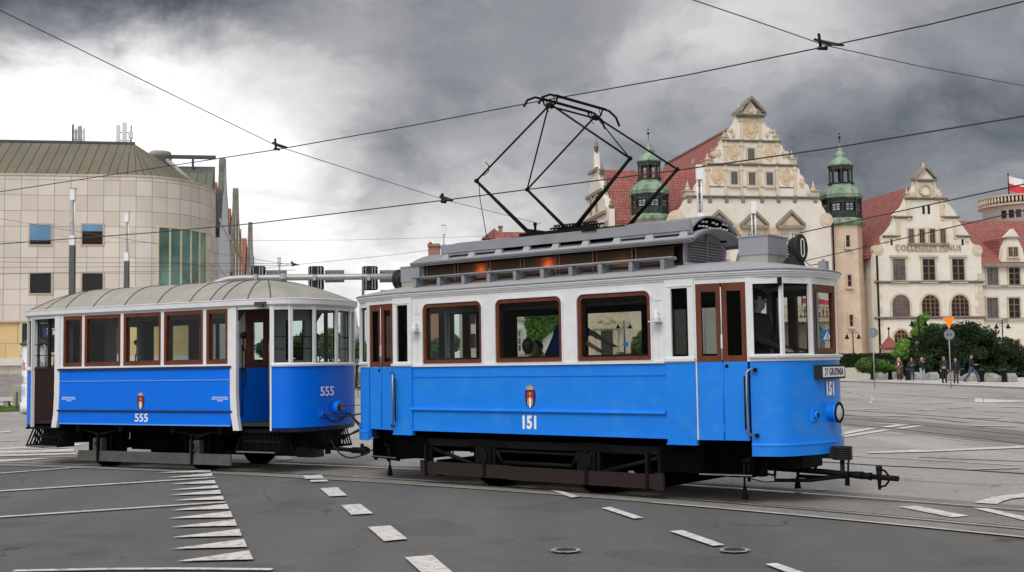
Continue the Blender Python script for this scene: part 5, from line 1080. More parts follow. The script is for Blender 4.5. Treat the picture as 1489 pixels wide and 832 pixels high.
# pedimented windows under the gable
Zw = lambda x, y: (1080+x/4.62, 300+y/4.62)
for x0, x1 in ((6, 140), (250, 385), (-235, -100)):
    cx = (x0+x1)/2
    for a, b in ((x0+6, cx-8), (cx+8, x1-6)): p0, p1 = Zw(a, 180), Zw(b, 245); window(FRm, p0[0], p1[0], p0[1], p1[1], 3, 3, surround=.12, m=m_wwhite, sm=m_peach); p0, p1 = Zw(a, 262), Zw(b, 345); window(FRm, p0[0], p1[0], p0[1], p1[1], 3, 4, surround=.12, m=m_wwhite, sm=m_peach); p0, p1 = Zw(a, 365), Zw(b, 450); window(FRm, p0[0], p1[0], p0[1], p1[1], 3, 4, surround=.12, m=m_wwhite, sm=m_peach)
    A_, B_, C_ = FRm.P(*Zw(x0-10, 140)), FRm.P(*Zw(x1+10, 140)), FRm.P(*Zw(cx, 62)); mb = MB(); mb.prism([A_+V((0, -.2, 0)), B_+V((0, -.2, 0)), C_+V((0, -.2, 0))], (0, .2, 0)); pd = mb.build('pediment', m_peach, FRm.e)
    mb = MB(); mb.prism([A_+V((-.2, -.5, -.2)), B_+V((.2, -.5, -.2)), B_+V((.2, -.5, .15)), A_+V((-.2, -.5, .15))], (0, .5, 0))
    for q, s in ((A_, -1), (B_, 1)): mb.prism([q+V((s*.3, -.5, 0)), C_+V((0, -.5, .25)), C_+V((0, -.5, .6)), q+V((s*.3, -.5, .35))], (0, .5, 0))
    mb.build('moulding', m_trim, pd); a, b = FRm.P(*Zw(x0-4, 178)), FRm.P(*Zw(x1+4, 142)); mb = MB(); mb.bx(a.x, b.x, -.12, 0, a.z, b.z); mb.build('frieze', m_peach, FRm.e)
cartouche(FRm, *Zw(198, 176), 1.9, 1.3, m=m_ochre); cartouche(FRm, *Zw(-50, 176), 1.9, 1.3, m=m_ochre); cartouche(FRm, 1075, 335, 2.4, 2.0, m=m_peach)
# balcony and portal seen through the platform windows
a, b = FRm.P(1120, 462), FRm.P(1206, 462); mb = MB(); mb.bx(a.x, b.x, -1.3, 0, a.z-.5, a.z-.1); mb.bx(a.x, b.x, -1.35, -1.1, a.z+1.05, a.z+1.25)
x = a.x+.2
while x < b.x: mb.lathe((x, -1.22, a.z-.1), [(.08, 0), (.15, .35), (.07, .7), (.12, 1.15)], 8); x += .42
mb.build('balcony', m_stone, FRm.e)
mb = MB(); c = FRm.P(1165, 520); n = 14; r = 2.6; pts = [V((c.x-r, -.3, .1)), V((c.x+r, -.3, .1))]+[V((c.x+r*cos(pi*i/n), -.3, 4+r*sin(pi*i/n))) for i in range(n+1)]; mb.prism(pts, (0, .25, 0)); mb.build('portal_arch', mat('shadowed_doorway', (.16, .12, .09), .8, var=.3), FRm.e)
a, b = FRm.P(1105, 520), FRm.P(1208, 470); mb = MB(); mb.bx(a.x, b.x, -.2, 0, .1, b.z); mb.build('base_course', m_peach, FRm.e)
# ---- stair towers with green copper lanterns
def tower(cx_px, dy, d, lab, botpx, k=1.0):
    cx, _ = UZ(cx_px, 300, d); fr = Fr('stair_tower', cx, d, lab, 'tower'); y = lambda py: fr.P(cx_px, py-dy, d).z
    s = fr.P(cx_px+10, 300, d).x-fr.P(cx_px, 300, d).x; s = s/10*k      # metres a pixel here
    mb = MB(); zt = y(330); mb.lathe((0, 0, 0), [(26*s, .1), (26*s, y(405)), (25.5*s, y(405)), (25*s, zt)], 8, smooth=False, rot=pi/8); body = mb.build('shaft', m_peach, fr.e)
    L = [(28*s, zt), (31*s, zt+.25), (31*s, zt+.5), (27.5*s, y(322)), (26*s, y(319))]; mb = MB(); mb.lathe((0, 0, 0), L, 8, smooth=False, rot=pi/8); mb.build('copper_base', m_copper, fr.e)
    mb = MB(); z0, z1 = y(319), y(291); n = 8
    mb.lathe((0, 0, 0), [(20*s, z0), (20*s, z1)], 8, smooth=False, rot=pi/8); core = mb.build('lantern_core', m_dcop, fr.e)
    mb = MB()
    for i in range(8):
        q = pi/8+i*pi/4; mb.lathe((25*s*cos(q), 25*s*sin(q), 0), [(2.0*s, z0), (1.3*s, z0+.3), (1.3*s, z1-.3), (2.0*s, z1)], 8)
        q2 = q+pi/4; a, b = V((25*s*cos(q), 25*s*sin(q), 0)), V((25*s*cos(q2), 25*s*sin(q2), 0))
        for zz0, zz1 in ((z0, z0+.75), (z1-.5, z1)): mb.prism([a*.97+V((0, 0, zz0)), b*.97+V((0, 0, zz0)), b*.97+V((0, 0, zz1)), a*.97+V((0, 0, zz1))], -(a+b).normalized()*.3)
    mb.build('gallery', m_dcop, fr.e)
    for i in range(8):
        q = pi/4+i*pi/4
        if sin(q) > .3: continue
        nrm = V((cos(q), sin(q), 0)); tn = V((-sin(q), cos(q), 0)); c = nrm*21.6*s; w = 5.4*s; g = MB(); P_ = [c-tn*w+V((0, 0, z0+.85)), c+tn*w+V((0, 0, z0+.85)), c+tn*w+V((0, 0, z1-.6)), c-tn*w+V((0, 0, z1-.6))]; g.prism(P_, nrm*.05); gl = g.build('lantern_window', mat('lantern_glass', (.42, .44, .46), .15, var=.35, scale=1.2, spec=.8), fr.e)
        mbf = MB(); hh = z1-.6-z0-.85
        for u in (-w, 0, w): mbf.prism([c+tn*(u-.05)+nrm*.06+V((0, 0, z0+.85)), c+tn*(u+.05)+nrm*.06+V((0, 0, z0+.85)), c+tn*(u+.05)+nrm*.06+V((0, 0, z1-.6)), c+tn*(u-.05)+nrm*.06+V((0, 0, z1-.6))], nrm*.04)
        for v_ in (.33, .66): zz = z0+.85+hh*v_; mbf.prism([c-tn*w+nrm*.065+V((0, 0, zz-.04)), c+tn*w+nrm*.065+V((0, 0, zz-.04)), c+tn*w+nrm*.065+V((0, 0, zz+.04)), c-tn*w+nrm*.065+V((0, 0, zz+.04))], nrm*.04)
        mbf.build('glazing_bar', m_dcop, gl)
    mb = MB(); mb.lathe((0, 0, 0), [(24*s, z1), (29*s, z1+.1), (29.5*s, z1+.35), (28*s, y(287)), (29*s, y(285)), (27*s, y(280)), (22*s, y(275)), (17.5*s, y(272)), (16*s, y(269))], 8, smooth=False, rot=pi/8); mb.build('copper_skirt', m_copper, fr.e)
    z0, z1 = y(267), y(243); mb = MB(); mb.lathe((0, 0, 0), [(16.5*s, y(269)), (18*s, y(268)), (18*s, z0), (15.5*s, z0)], 8, smooth=False, rot=pi/8)
    for i in range(8): q = pi/8+i*pi/4; mb.lathe((14.5*s*cos(q), 14.5*s*sin(q), 0), [(1.9*s, z0), (1.3*s, z0+.3), (1.2*s, z1-.4), (2.2*s, z1)], 8)
    mb.lathe((0, 0, 0), [(15.5*s, z1-.35), (15.5*s, z1)], 8, smooth=False, rot=pi/8); mb.lathe((0, 0, 0), [(4*s, z0), (4*s, z1)], 8); mb.build('open_lantern', m_dcop, fr.e)
    mb = MB(); mb.lathe((0, 0, 0), [(15*s, z1), (18*s, y(242)), (18*s, y(240.5)), (15*s, y(238)), (14.5*s, y(236)), (9*s, y(231)), (7*s, y(229.5)), (8.5*s, y(227)), (8*s, y(224.5)), (4*s, y(221)), (3*s, y(219)), (3.4*s, y(217)), (1*s, y(214)), (.6*s, y(208))], 12); mb.build('copper_cap', m_copper, fr.e)
    mb = MB(); mb.lathe((0, 0, 0), [(.5*s, y(210)), (.45*s, y(200))], 6); mb.sphere((0, 0, y(200)), 1.8*s, 10, 6); mb.prism([(-1.4*s, 0, y(196)), (1.5*s, 0, y(195)), (0, 0, y(193))], (0, .05, 0)); mb.build('finial', m_black, fr.e)
    return fr, s
frT, sT = tower(1224, 0, 2.2, 'green copper topped stair tower standing between the great gable and the smaller gable', 540)
for (x0, x1, y0, y1) in ((700, 726, 195, 275), (711, 737, 460, 540), (724, 748, 728, 808)):
    p0, p1 = Zw(x0, y0), Zw(x1, y1); window(frT, p0[0]-2, p1[0]-2, p0[1], p1[1], 1, 2, surround=.12, d=2.2-26*sT*cos(pi/8)-.03, sm=m_peach)
mb = MB(); p = frT.P(1210, 325, -.6); mb.tube([(p.x, p.y-.15, .2), (p.x, p.y-.15, p.z)], .09, 6); mb.build('downpipe', m_black, frT.e)
frT2, _ = tower(945, 6, 2.6, 'green copper topped stair tower rising behind the raised pantograph', 540)
# ---- smaller gabled wing
Zh = lambda x, y: (1180+x/2.773, 180+y/2.773)
FRg = Fr('gabled_wing', UZ(1345, 500)[0], -.5, 'smaller cream gabled wing with three arched windows and a lettered band')
Lg = [(252, 528), (256, 500), (262, 488), (282, 486), (288, 470), (288, 452), (300, 444), (316, 425), (330, 405), (332, 398), (342, 372), (334, 368), (352, 350), (368, 335), (380, 312), (384, 298), (396, 296), (402, 280), (410, 262), (417, 248), (418, 226)]
Rg = [(496, 226), (498, 246), (508, 262), (518, 275), (526, 296), (536, 300), (544, 318), (560, 332), (576, 352), (586, 368), (582, 376), (598, 398), (614, 418), (630, 440), (638, 452), (640, 470), (652, 486), (672, 490), (680, 505), (684, 530)]
out = [Zh(*p) for p in Lg]+[Zh(457, 184)]+[Zh(*p) for p in Rg]; P = [FRg.P(x, y) for x, y in out]
P = [V((P[0].x, 0, .1))]+P+[V((P[-1].x, 0, .1))]; mb = MB(); mb.prism(P, (0, .8, 0)); mb.build('front_wall', m_cream, FRg.e)
for x0, x1, y, h, o in ((378, 546, 297, .28, .35), (332, 402, 373, .25, .3), (522, 592, 373, .25, .3), (288, 352, 450, .25, .3), (578, 642, 450, .25, .3), (254, 692, 634, .3, .3), (254, 696, 779, .3, .3), (410, 500, 224, .3, .4)): a, b = Zh(x0, y), Zh(x1, y); cornice_px(FRg, a[0], b[0], a[1], h=h, o=o)
mb = MB()
for q in ((414, 226, 457, 180), (502, 226, 457, 180)): A_, B_ = FRg.P(*Zh(q[0], q[1])), FRg.P(*Zh(q[2], q[3])); mb.prism([A_+V((0, -.35, 0)), B_+V((0, -.35, 0)), B_+V((0, -.35, .3)), A_+V((0, -.35, .3))], (0, 1.3, 0))
mb.build('gable_coping', m_trim, FRg.e)
for x0, x1, y0, y1 in ((390, 410, 425, 482), (434, 454, 425, 482), (476, 496, 425, 482), (518, 538, 425, 482)): a, b = Zh(x0, y0), Zh(x1, y1); window(FRg, a[0], b[0], a[1], b[1], 2, 3, surround=.14, sill=False)
for x0, x1 in ((328, 375), (448, 495), (567, 613)): a, b = Zh(x0, 545), Zh(x1, 632); window(FRg, a[0], b[0], a[1], b[1], 2, 3, surround=.18, head=.2)
for cx in (359, 478, 597): a, b = Zh(cx-34, 690), Zh(cx+34, 778); window(FRg, a[0], b[0], a[1], b[1], 4, 5, arch=True, surround=.2, m=mat('reddish_glazing', (.20, .10, .065), .6, var=.1))
a, b = (1300, 479.5), (1320, 505); window(FRg, a[0], b[0], a[1], b[1], 4, 4, arch=True, surround=.2, m=MATS['reddish_glazing']); window(FRg, 1345, 1366, 479.5, 505, 4, 4, arch=True, surround=.2, m=MATS['reddish_glazing'])
for x0, x1, y0, y1 in ((449, 454, 330, 364), (470, 475, 330, 364), (321, 324, 466, 490), (607, 611, 466, 490), (531, 533, 325, 345)): a, b = FRg.P(*Zh(x0, y1)), FRg.P(*Zh(x1, y0)); mb = MB(); mb.bx(a.x-.05, b.x+.05, -.03, 0, a.z, b.z); mb.build('slit_window', m_wglass, FRg.e)
for px in (383, 534, 340, 586, 294, 636): 
    y0 = {383: 300, 534: 300, 340: 375, 586: 375, 294: 452, 636: 452}[px]; a, b = FRg.P(*Zh(px+(8 if px < 450 else -8), y0+78)), FRg.P(*Zh(px+(8 if px < 450 else -8), y0)); mb = MB(); mb.bx(a.x-.2, a.x+.2, -.15, 0, b.z-(.7 if y0 > 400 else 2.4), b.z-.25); mb.build('pilaster', MATS['pale_sandstone'], FRg.e)
c = FRg.P(*Zh(457, 268)); mb = MB(); n = 24
for r0, r1, e in ((.75, .5, .15),): mb.ring([V((c.x+r0*cos(2*pi*i/n), -e, c.z+r0*sin(2*pi*i/n))) for i in range(n)], [V((c.x+r1*cos(2*pi*i/n), -e, c.z+r1*sin(2*pi*i/n))) for i in range(n)], (0, e, 0))
for i in range(12): q = 2*pi*i/12; mb.sphere((c.x+.62*cos(q), -.15, c.z+.62*sin(q)), .14, 6, 4)
mb.build('wreath', m_stone, FRg.e)
for x, y, r in ((268, 506, .75), (668, 510, .75), (405, 288, .4), (514, 288, .4)): scroll(FRg, *Zh(x, y), r)
for x, y0, y1 in ((390, 250, 297), (525, 250, 297)): pinnacle(FRg, Zh(x, 0)[0], Zh(0, y0)[1], Zh(0, y1)[1], r=.25)
mb = MB(); p = FRg.P(*Zh(457, 184)); mb.lathe((p.x, .3, p.z), [(.2, 0), (.28, .25), (.1, .4), (.18, .55), (0, .8)], 8); mb.build('finial', m_stone, FRg.e)
for s in (-1, 1): mb = MB(); a, b = FRg.P(*Zh(418+(0 if s < 0 else 72), 296)), FRg.P(*Zh(424+(0 if s < 0 else 72), 228)); mb.bx(a.x, b.x, -.2, 0, a.z, b.z); mb.build('pilaster', MATS['pale_sandstone'], FRg.e)
a, b = FRg.P(*Zh(391, 514)), FRg.P(*Zh(547, 489)); mb = MB(); mb.bx(a.x, b.x, -.12, 0, a.z, b.z); bn = mb.build('lettered_band', m_peach, FRg.e)
text_obj('lettering', 'COLLEGIUM MINUS', .95, m_trim, bn, ((a.x+b.x)/2, -.14, (a.z+b.z)/2), (1, 0, 0), (0, 0, 1), extr=.03, sx=.86)
a = FRg.P(*Zh(391, 487)); b = FRg.P(*Zh(549, 487)); mb = MB(); mb.bx(a.x-.1, b.x+.1, -.3, 0, a.z-.1, a.z+.15); mb.build('sill', m_trim, FRg.e)
pk = FRg.P(*Zh(428, 236)); pe = FRg.P(*Zh(262, 520)); pr = FRg.P(*Zh(680, 520)); xr2 = FRg.P(*Zh(457, 236)).x
for ex in (pe.x-.5, pr.x+.5): mb = MB(); mb.prism([(ex, .6, pe.z-.2), (xr2, .6, pk.z), (xr2, .6, pk.z-.35), (ex, .6, pe.z-.55)], (0, 26, 0)); mb.build('roof', m_tiley, FRg.e)
mb = MB(); mb.prism([(pe.x+.1, .82, .1), (pr.x-.1, .82, .1), (pr.x-.1, .82, pe.z-.6), (xr2, .82, pk.z-.5), (pe.x+.1, .82, pe.z-.6)], (0, 25, 0)); mb.build('wing_walls', m_cream, FRg.e)
mb = MB(); p = FRg.P(1274, 372); mb.tube([(p.x, -.15, .2), (p.x, -.15, p.z)], .1, 6); q = FRg.P(1256, 378); mb.build('downpipe', m_black, FRg.e)
# quoins at the corners
mb = MB()
for sx, px in ((1, FRg.P(*Zh(254, 700)).x), (-1, FRg.P(*Zh(690, 700)).x)):
    for k in range(15): w_ = .9 if k % 2 else .55; x0, x1 = (px, px+w_) if sx > 0 else (px-w_, px); mb.bx(x0, x1, -.04, 0, .2+k*.72, .88+k*.72)
mb.build('quoin', mat('cream_quoin', (.62, .54, .42), .85, var=.15, scale=.6), FRg.e)
# link between tower and wing
FRl = Fr('linking_block', UZ(1264, 500)[0], 2.5, 'narrow peach link block with a dormer between the stair tower and smaller gable'); a, b = FRl.P(1246, 402), FRl.P(1282, 402); mb = MB(); mb.bx(a.x, b.x, 0, 6, .1, a.z); mb.build('wall', m_peach, FRl.e)
mb = MB(); mb.bx(a.x, b.x, 1.5, 6, a.z, FRl.P(1260, 372).z); mb.build('upper_wall', m_cream, FRl.e); mb = MB(); mb.bx(a.x, b.x, -.3, .1, a.z-.25, a.z+.15)
x = a.x+.3
while x < b.x: mb.bx(x, x+.1, -.1, 0, a.z+.15, a.z+1.0); x += .35
mb.bx(a.x, b.x, -.15, .05, a.z+.95, a.z+1.1); mb.build('parapet', m_trim, FRl.e)
c = FRl.P(1259, 385, 2.5); mb = MB(); mb.prism([c+V((-1.2, 1.2, 0)), c+V((1.2, 1.2, 0)), c+V((0, 1.2, 2.4))], (0, .3, 0)); mb.build('dormer', m_tile, FRl.e)
# ---- long wing at the far right with dormer
FRr = Fr('long_wing', UZ(1470, 500)[0], 1.5, 'long cream wing under a low red roof with one gabled dormer'); a, b = FRr.P(1424, 382), V((42, 0, 0)); mb = MB(); mb.bx(a.x, b.x, 0, 14, .1, a.z); mb.build('wall', m_cream, FRr.e)
rz = UZ(1440, 322, 10)[1]; mb = MB(); mb.prism([(a.x-2, -.5, a.z-.1), (a.x-2, 8.5, rz), (a.x-2, 8.5, rz-.4), (a.x-2, -.5, a.z-.45)], (b.x-a.x+4, 0, 0)); mb.prism([(a.x-2, 17, a.z-.1), (a.x-2, 8.5, rz), (a.x-2, 8.5, rz-.4), (a.x-2, 17, a.z-.45)], (b.x-a.x+4, 0, 0)); mb.build('roof', m_tile, FRr.e)
mb = MB(); mb.bx(a.x, b.x, -.55, 0, a.z-.5, a.z-.1); mb.build('eaves', m_trim, FRr.e)
for y in (655, 789): p0 = Zh(690, y); q = FRr.P(*p0); mb = MB(); mb.bx(a.x, b.x, -.25, 0, q.z-.15, q.z+.1); mb.build('string_course', m_trim, FRr.e)
for cx in (728, 816, 903, 990, 1078): 
    for y0, y1 in ((580, 650), (702, 784), (872, 985)): p0, p1 = Zh(cx-21, y0), Zh(cx+21, y1); window(FRr, p0[0], p1[0], p0[1], p1[1], 2, 3, surround=.15)
DX = FRr.P(*Zh(808, 500)); p0 = FRr.P(*Zh(760, 558)); p1 = FRr.P(*Zh(856, 558)); ap = FRr.P(*Zh(808, 424)); z1 = FRr.P(*Zh(800, 462)).z
mb = MB(); mb.prism([p0+V((0, -.3, 0)), p1+V((0, -.3, 0)), V((p1.x-.3, -.3, p0.z+1.5)), V((p1.x-.9, -.3, z1)), V((p1.x-.6, -.3, z1+.1)), V((ap.x, -.3, ap.z)), V((p0.x+.6, -.3, z1+.1)), V((p0.x+.9, -.3, z1)), V((p0.x+.3, -.3, p0.z+1.5))], (0, .7, 0)); dm = mb.build('dormer', m_cream, FRr.e)
mb = MB(); mb.prism([V((p0.x+.3, .4, z1)), V((ap.x, .4, ap.z-.3)), V((p1.x-.3, .4, z1)), V((p1.x-.3, .4, p0.z)), V((p0.x+.3, .4, p0.z))], (0, 5, 0)); mb.build('dormer_roof', m_tile, dm); mb = MB(); mb.bx(p0.x+.5, p1.x-.5, -.5, -.3, z1-.05, z1+.15); mb.build('moulding', m_trim, dm)
for x0, x1 in ((792, 808), (813, 829)): a_, b_ = Zh(x0, 498), Zh(x1, 536); window(FRr, a_[0], b_[0], a_[1], b_[1], 2, 3, surround=.1, d=1.5-.32)
# ---- round tower with the flag
FRo = Fr('round_tower', UZ(1484, 300, 16)[0], 16, 'round cream tower with a balustraded crown rising behind the long wing', 'tower'); s = UZ(1494, 300, 16)[0]-UZ(1484, 300, 16)[0]; s /= 10; yz = lambda py: FRo.P(1470, py).z
mb = MB(); mb.lathe((0, 0, 0), [(47*s, 12), (47*s, yz(306)), (51*s, yz(303)), (51*s, yz(300))], 28); mb.build('shaft', m_cream, FRo.e); mb = MB(); mb.lathe((0, 0, 0), [(51*s, yz(304)), (53*s, yz(303)), (53*s, yz(301)), (50*s, yz(300)), (48*s, yz(300))], 28, smooth=False); mb.lathe((0, 0, 0), [(51.5*s, yz(291)), (52.5*s, yz(290.5)), (52.5*s, yz(288.5)), (50*s, yz(288.5))], 28, smooth=False)
for i in range(70): q = 2*pi*i/70; mb.lathe((51*s*cos(q), 51*s*sin(q), yz(300)), [(.10, 0), (.16, .3), (.1, yz(291)-yz(300))], 6)
mb.build('balustrade', m_stone, FRo.e)
for q in (-2.5, -2.12, -1.75, -1.35):
    c = V((47*s*cos(q), 47*s*sin(q), 0)); tn = V((-sin(q), cos(q), 0)); nr = V((cos(q), sin(q), 0)); mb = MB()
    for t_ in (-.45, .45): mb.prism([c+tn*(t_-.3)+V((0, 0, yz(321))), c+tn*(t_+.3)+V((0, 0, yz(321))), c+tn*(t_+.3)+V((0, 0, yz(310))), c+tn*(t_-.3)+V((0, 0, yz(310)))], nr*.04)
    mb.build('window', m_wglass, FRo.e)
def flag(name, base, h, w_, hh, lab, cat, ang, cols=('white', 'red'), droop=0.0, pole_m=None):
    e = empty(name, base, 0, label=lab, cat=cat); mb = MB(); mb.tube([(0, 0, 0), (0, 0, h)], [.09, .06], 8); mb.sphere((0, 0, h+.05), .12, 8, 6); mb.build('pole', pole_m or m_black, e)
    d = V((cos(ang), sin(ang), 0)); dn_ = V((-sin(ang), cos(ang), 0))
    for k, c in enumerate(cols):
        z1 = h-.15-k*hh/len(cols); z0 = z1-hh/len(cols); rows = []
        for i in range(11): t = i/10; p = d*(w_*t)+dn_*(.18*w_*sin(t*7)*t); rows.append([V((p.x, p.y, zz-droop*t*w_+.05*w_*sin(t*6+1)*t)) for zz in (z0, z1)])
        mb = MB(); mb.grid(rows); mb.build('cloth', mat('flag_red', (.62, .03, .05), .7, var=.1) if c == 'red' else mat('flag_white', (.75, .75, .75), .7, var=.05), e)
pf = UZ(1467.4, 290, 16); fb_ = ORG+GU*pf[0]+GV*16
flag('flag', (fb_.x, fb_.y, UZ(1467, 302, 16)[1]), UZ(1467, 254, 16)[1]-UZ(1467, 302, 16)[1], 2.4, 1.9, 'white over red flag flying on the round tower', 'flag', .1, droop=.25)
for px, py, lab in ((1192, 436, 'red and white flag hanging above the balcony beside the stair tower'), (1172, 436, 'red and white flag hanging above the balcony nearer the great gable')):
    x, z = UZ(px, py, -2.2); b_ = ORG+GU*x+GV*(-1.2); e = flag('facade_flag', (b_.x, b_.y, z-2.6), 3.0, 2.6, 1.7, lab, 'flag', .35, ('red', 'white', 'red'), droop=.15)
# ---- cross wing and lower wing to the left
FRw = Fr('cross_wing', UZ(925, 500)[0], 3, 'cream cross wing with a red tiled roof and a stepped gable behind the pantograph'); a = FRw.P(884, 320); b = FRw.P(975, 320); zr3 = UZ(880, 247, 8.5)[1]; W2 = 11
mb = MB(); mb.bx(a.x, b.x, 0, W2, .1, a.z); mb.build('wall', m_cream, FRw.e); mb = MB()
for (y0, y1) in ((-.4, W2/2), (W2+.4, W2/2)): mb.prism([(a.x+.2, y0, a.z-.1), (a.x+.2, y1, zr3), (a.x+.2, y1, zr3-.4), (a.x+.2, y0, a.z-.5)], (b.x-a.x+8, 0, 0))
mb.build('roof', m_tile, FRw.e); sl = (zr3-a.z)/(W2/2); pts = []
n = 7
for i in range(n): y = -.6+i*(W2/2+.6)/n; z = a.z+max(0, y)*sl; pts += [V((a.x, y, z+.6+.5)), V((a.x, y+(W2/2+.6)/n*.6, z+1.3))]
pts = [V((a.x, -.6, .1))]+pts+[V((a.x, W2/2, zr3+2.2))]+[V((p.x, W2-p.y, p.z)) for p in reversed(pts)]+[V((a.x, W2+.6, .1))]
mb = MB(); mb.prism(pts, (.6, 0, 0)); mb.build('side_gable', m_cream, FRw.e)
mb = MB()
for i in range(3): z = a.z+1.0+i*2.6; mb.bx(a.x-.25, a.x, .5+i*1.5, W2-.5-i*1.5, z-.2, z+.15)
mb.build('string_course', m_trim, FRw.e)
for (y, z, hh) in ((2.0, a.z-4, 2.2), (5.5, a.z-4, 2.2), (9, a.z-4, 2.2), (4.2, a.z+1.4, 1.8), (6.8, a.z+1.4, 1.8), (2.0, a.z-8, 2.4), (5.5, a.z-8, 2.4), (9, a.z-8, 2.4)):
    mb = MB(); mb.bx(a.x-.06, a.x-.01, y-.45, y+.45, z, z+hh); w_ = mb.build('window', m_wglass, FRw.e); mb = MB(); mb.bx(a.x-.18, a.x, y-.62, y-.45, z-.2, z+hh+.2); mb.bx(a.x-.18, a.x, y+.45, y+.62, z-.2, z+hh+.2); mb.bx(a.x-.3, a.x, y-.7, y+.7, z-.35, z-.15); mb.bx(a.x-.18, a.x, y-.62, y+.62, z+hh, z+hh+.2); mb.build('surround', m_stone, w_)
for y, z0 in ((W2/2, zr3+2.0), (-.3, a.z+.9), (1.7, a.z+3.3), (3.4, a.z+5.4)): mb = MB(); mb.lathe((a.x+.3, y, z0), [(.24, 0), (.24, .5), (.34, .55), (.14, .8), (.2, 1.0), (.08, 1.2), (0, 2.2)], 8); mb.build('pinnacle', m_trim, FRw.e)
FRlo = Fr('lower_wing', UZ(820, 500)[0], .5, 'low cream and peach wing with ivy, seen through the tram windows'); a = FRlo.P(738, 400); b = FRlo.P(978, 400); zr4 = UZ(850, 338, 6)[1]
mb = MB(); mb.bx(a.x, b.x, 0, 10, .1, a.z); mb.build('wall', m_cream, FRlo.e); mb = MB()
for (y0, y1) in ((-.4, 5.5), (11.4, 5.5)): mb.prism([(a.x-.4, y0, a.z-.1), (a.x-.4, y1, zr4), (a.x-.4, y1, zr4-.4), (a.x-.4, y0, a.z-.5)], (b.x-a.x, 0, 0))
mb.build('roof', m_tile, FRlo.e); a2 = FRlo.P(835, 440); b2 = FRlo.P(925, 440); mb = MB(); mb.bx(a2.x, b.x, -.5, 0, .1, FRlo.P(880, 446).z); mb.build('base_wall', m_peach, FRlo.e)
for x0, x1, y0, y1 in ((748, 757, 447, 463), (747, 758, 480, 512), (700+55, 766, 447, 463), (842, 850, 405, 425), (880, 888, 405, 425), (893, 901, 437, 447), (906, 910, 437, 447)):
    window(FRlo, x0, x1, y0, y1, 2, 3, surround=.12, m=m_wwhite, d=.5 if x0 < 830 else -.02)
fd = -.02; p0, p1 = FRlo.P(873.5, 519, fd), FRlo.P(890.5, 481, fd); mb = MB(); mb.bx(p0.x, p1.x, p0.y-.08, p0.y-.02, .2, p1.z); dr = mb.build('door', mat('studded_oak_door', (.035, .03, .026), .6, var=.2), FRlo.e)
mb = MB(); mb.bx(p0.x-.5, p0.x, p0.y-.25, p0.y, .2, p1.z+.3); mb.bx(p1.x, p1.x+.5, p0.y-.25, p0.y, .2, p1.z+.3); mb.bx(p0.x-.8, p1.x+.8, p0.y-.4, p0.y, p1.z+.2, p1.z+.6); mb.build('door_surround', m_stone, dr); cartouche(FRlo, 882, 474, 4.6, 1.5, d=fd); cartouche(FRlo, 882, 469, 2.0, 1.8, d=fd)
# ivy on the wall
def leafmass(name, m, pts_fn, n, size, rnd, parent=None, flat=None):
    mb = MB(); vs = mb.v; fs = mb.f; 
    for k in range(n):
        p, nr = pts_fn(rnd)
        a = V((rnd.gauss(0, 1), rnd.gauss(0, 1), rnd.gauss(0, 1)))+nr*1.2; a.normalize(); t = a.cross(V((rnd.gauss(0, 1), rnd.gauss(0, 1), rnd.gauss(0, 1)))).normalized(); b = a.cross(t); s_ = size*rnd.uniform(.6, 1.3); i = len(vs)
        vs += [tuple(p-t*s_), tuple(p+b*s_*.55), tuple(p+t*s_), tuple(p-b*s_*.55)]; fs.append([i, i+1, i+2, i+3])
    mb.sm = [False]*len(fs); return mb.build(name, m, parent, weld=False)
def leafmat(name, col, var=.35, scale=.8, dark=None):
    if name in MATS: return MATS[name]
    m = mat(name, col, .75, var=var, scale=scale, spec=.25, detail=3, dirt=dark, dirtamt=.8 if dark else 0); return m
pa, pb = FRlo.P(764, 530), FRlo.P(838, 395)
def ivy(r):
    x = r.uniform(pa.x, pb.x); z = r.uniform(1, pb.z); 
    edge = pa.x+1.2*noise.noise(V((0, 0, z*.5))); edge2 = pb.x-2+2.0*noise.noise(V((5, 0, z*.4)))+(z-8)*.3
    if x < edge or x > edge2: x = r.uniform(edge+.3, edge2-.3)
    return V((x, -.15-abs(r.gauss(0, .22)), z)), V((0, -1, .3))
iv = leafmass('ivy', leafmat('ivy_leaf', (.075, .155, .022), scale=.6, dark=(.02, .05, .01)), ivy, 9000, .17, random.Random(4), FRlo.e)
# ================================================================== MODERN BUILDING ON THE LEFT
org2 = V((at(0, 400, 72.0).x, 72.0, 0))
FRd = Fr('modern_hall', UZ(100, 500, 0, org2)[0], 0, 'beige clad modern hall with a rounded corner, green standing seam roof and square windows', org=org2)
m_clad = brickmat('beige_cladding', (.70, .635, .565), (.59, .525, .46), (.21, .185, .16), .98, .98, .014, bump=.4, axis='uv', var=.08)
m_yel = brickmat('yellow_stone', (.72, .52, .26), (.64, .46, .25), (.30, .22, .14), 1.05, 1.75, .014, offset=.35, bump=.3, axis='uv', var=.12)
m_pale = brickmat('pale_base_stone', (.52, .48, .43), (.45, .40, .34), (.25, .22, .19), 1.0, 1.9, .01, offset=0, bump=.2, axis='uv', var=.15)
zt = FRd.P(100, 255.5).z; xl = FRd.P(-60, 300).x-14; xc = FRd.P(190, 300).x; Ra, Rb = 4.7, 6.3; z467 = FRd.P(60, 467).z; z520 = FRd.P(10, 521).z
path = [(xl, 0)]+[(xl+(xc-xl)*i/20, 0) for i in range(1, 21)]+[(xc+Ra*sin(q), Rb-Rb*cos(q)) for q in [pi/2*i/22 for i in range(1, 23)]]+[(xc+Ra, Rb+1.0)]
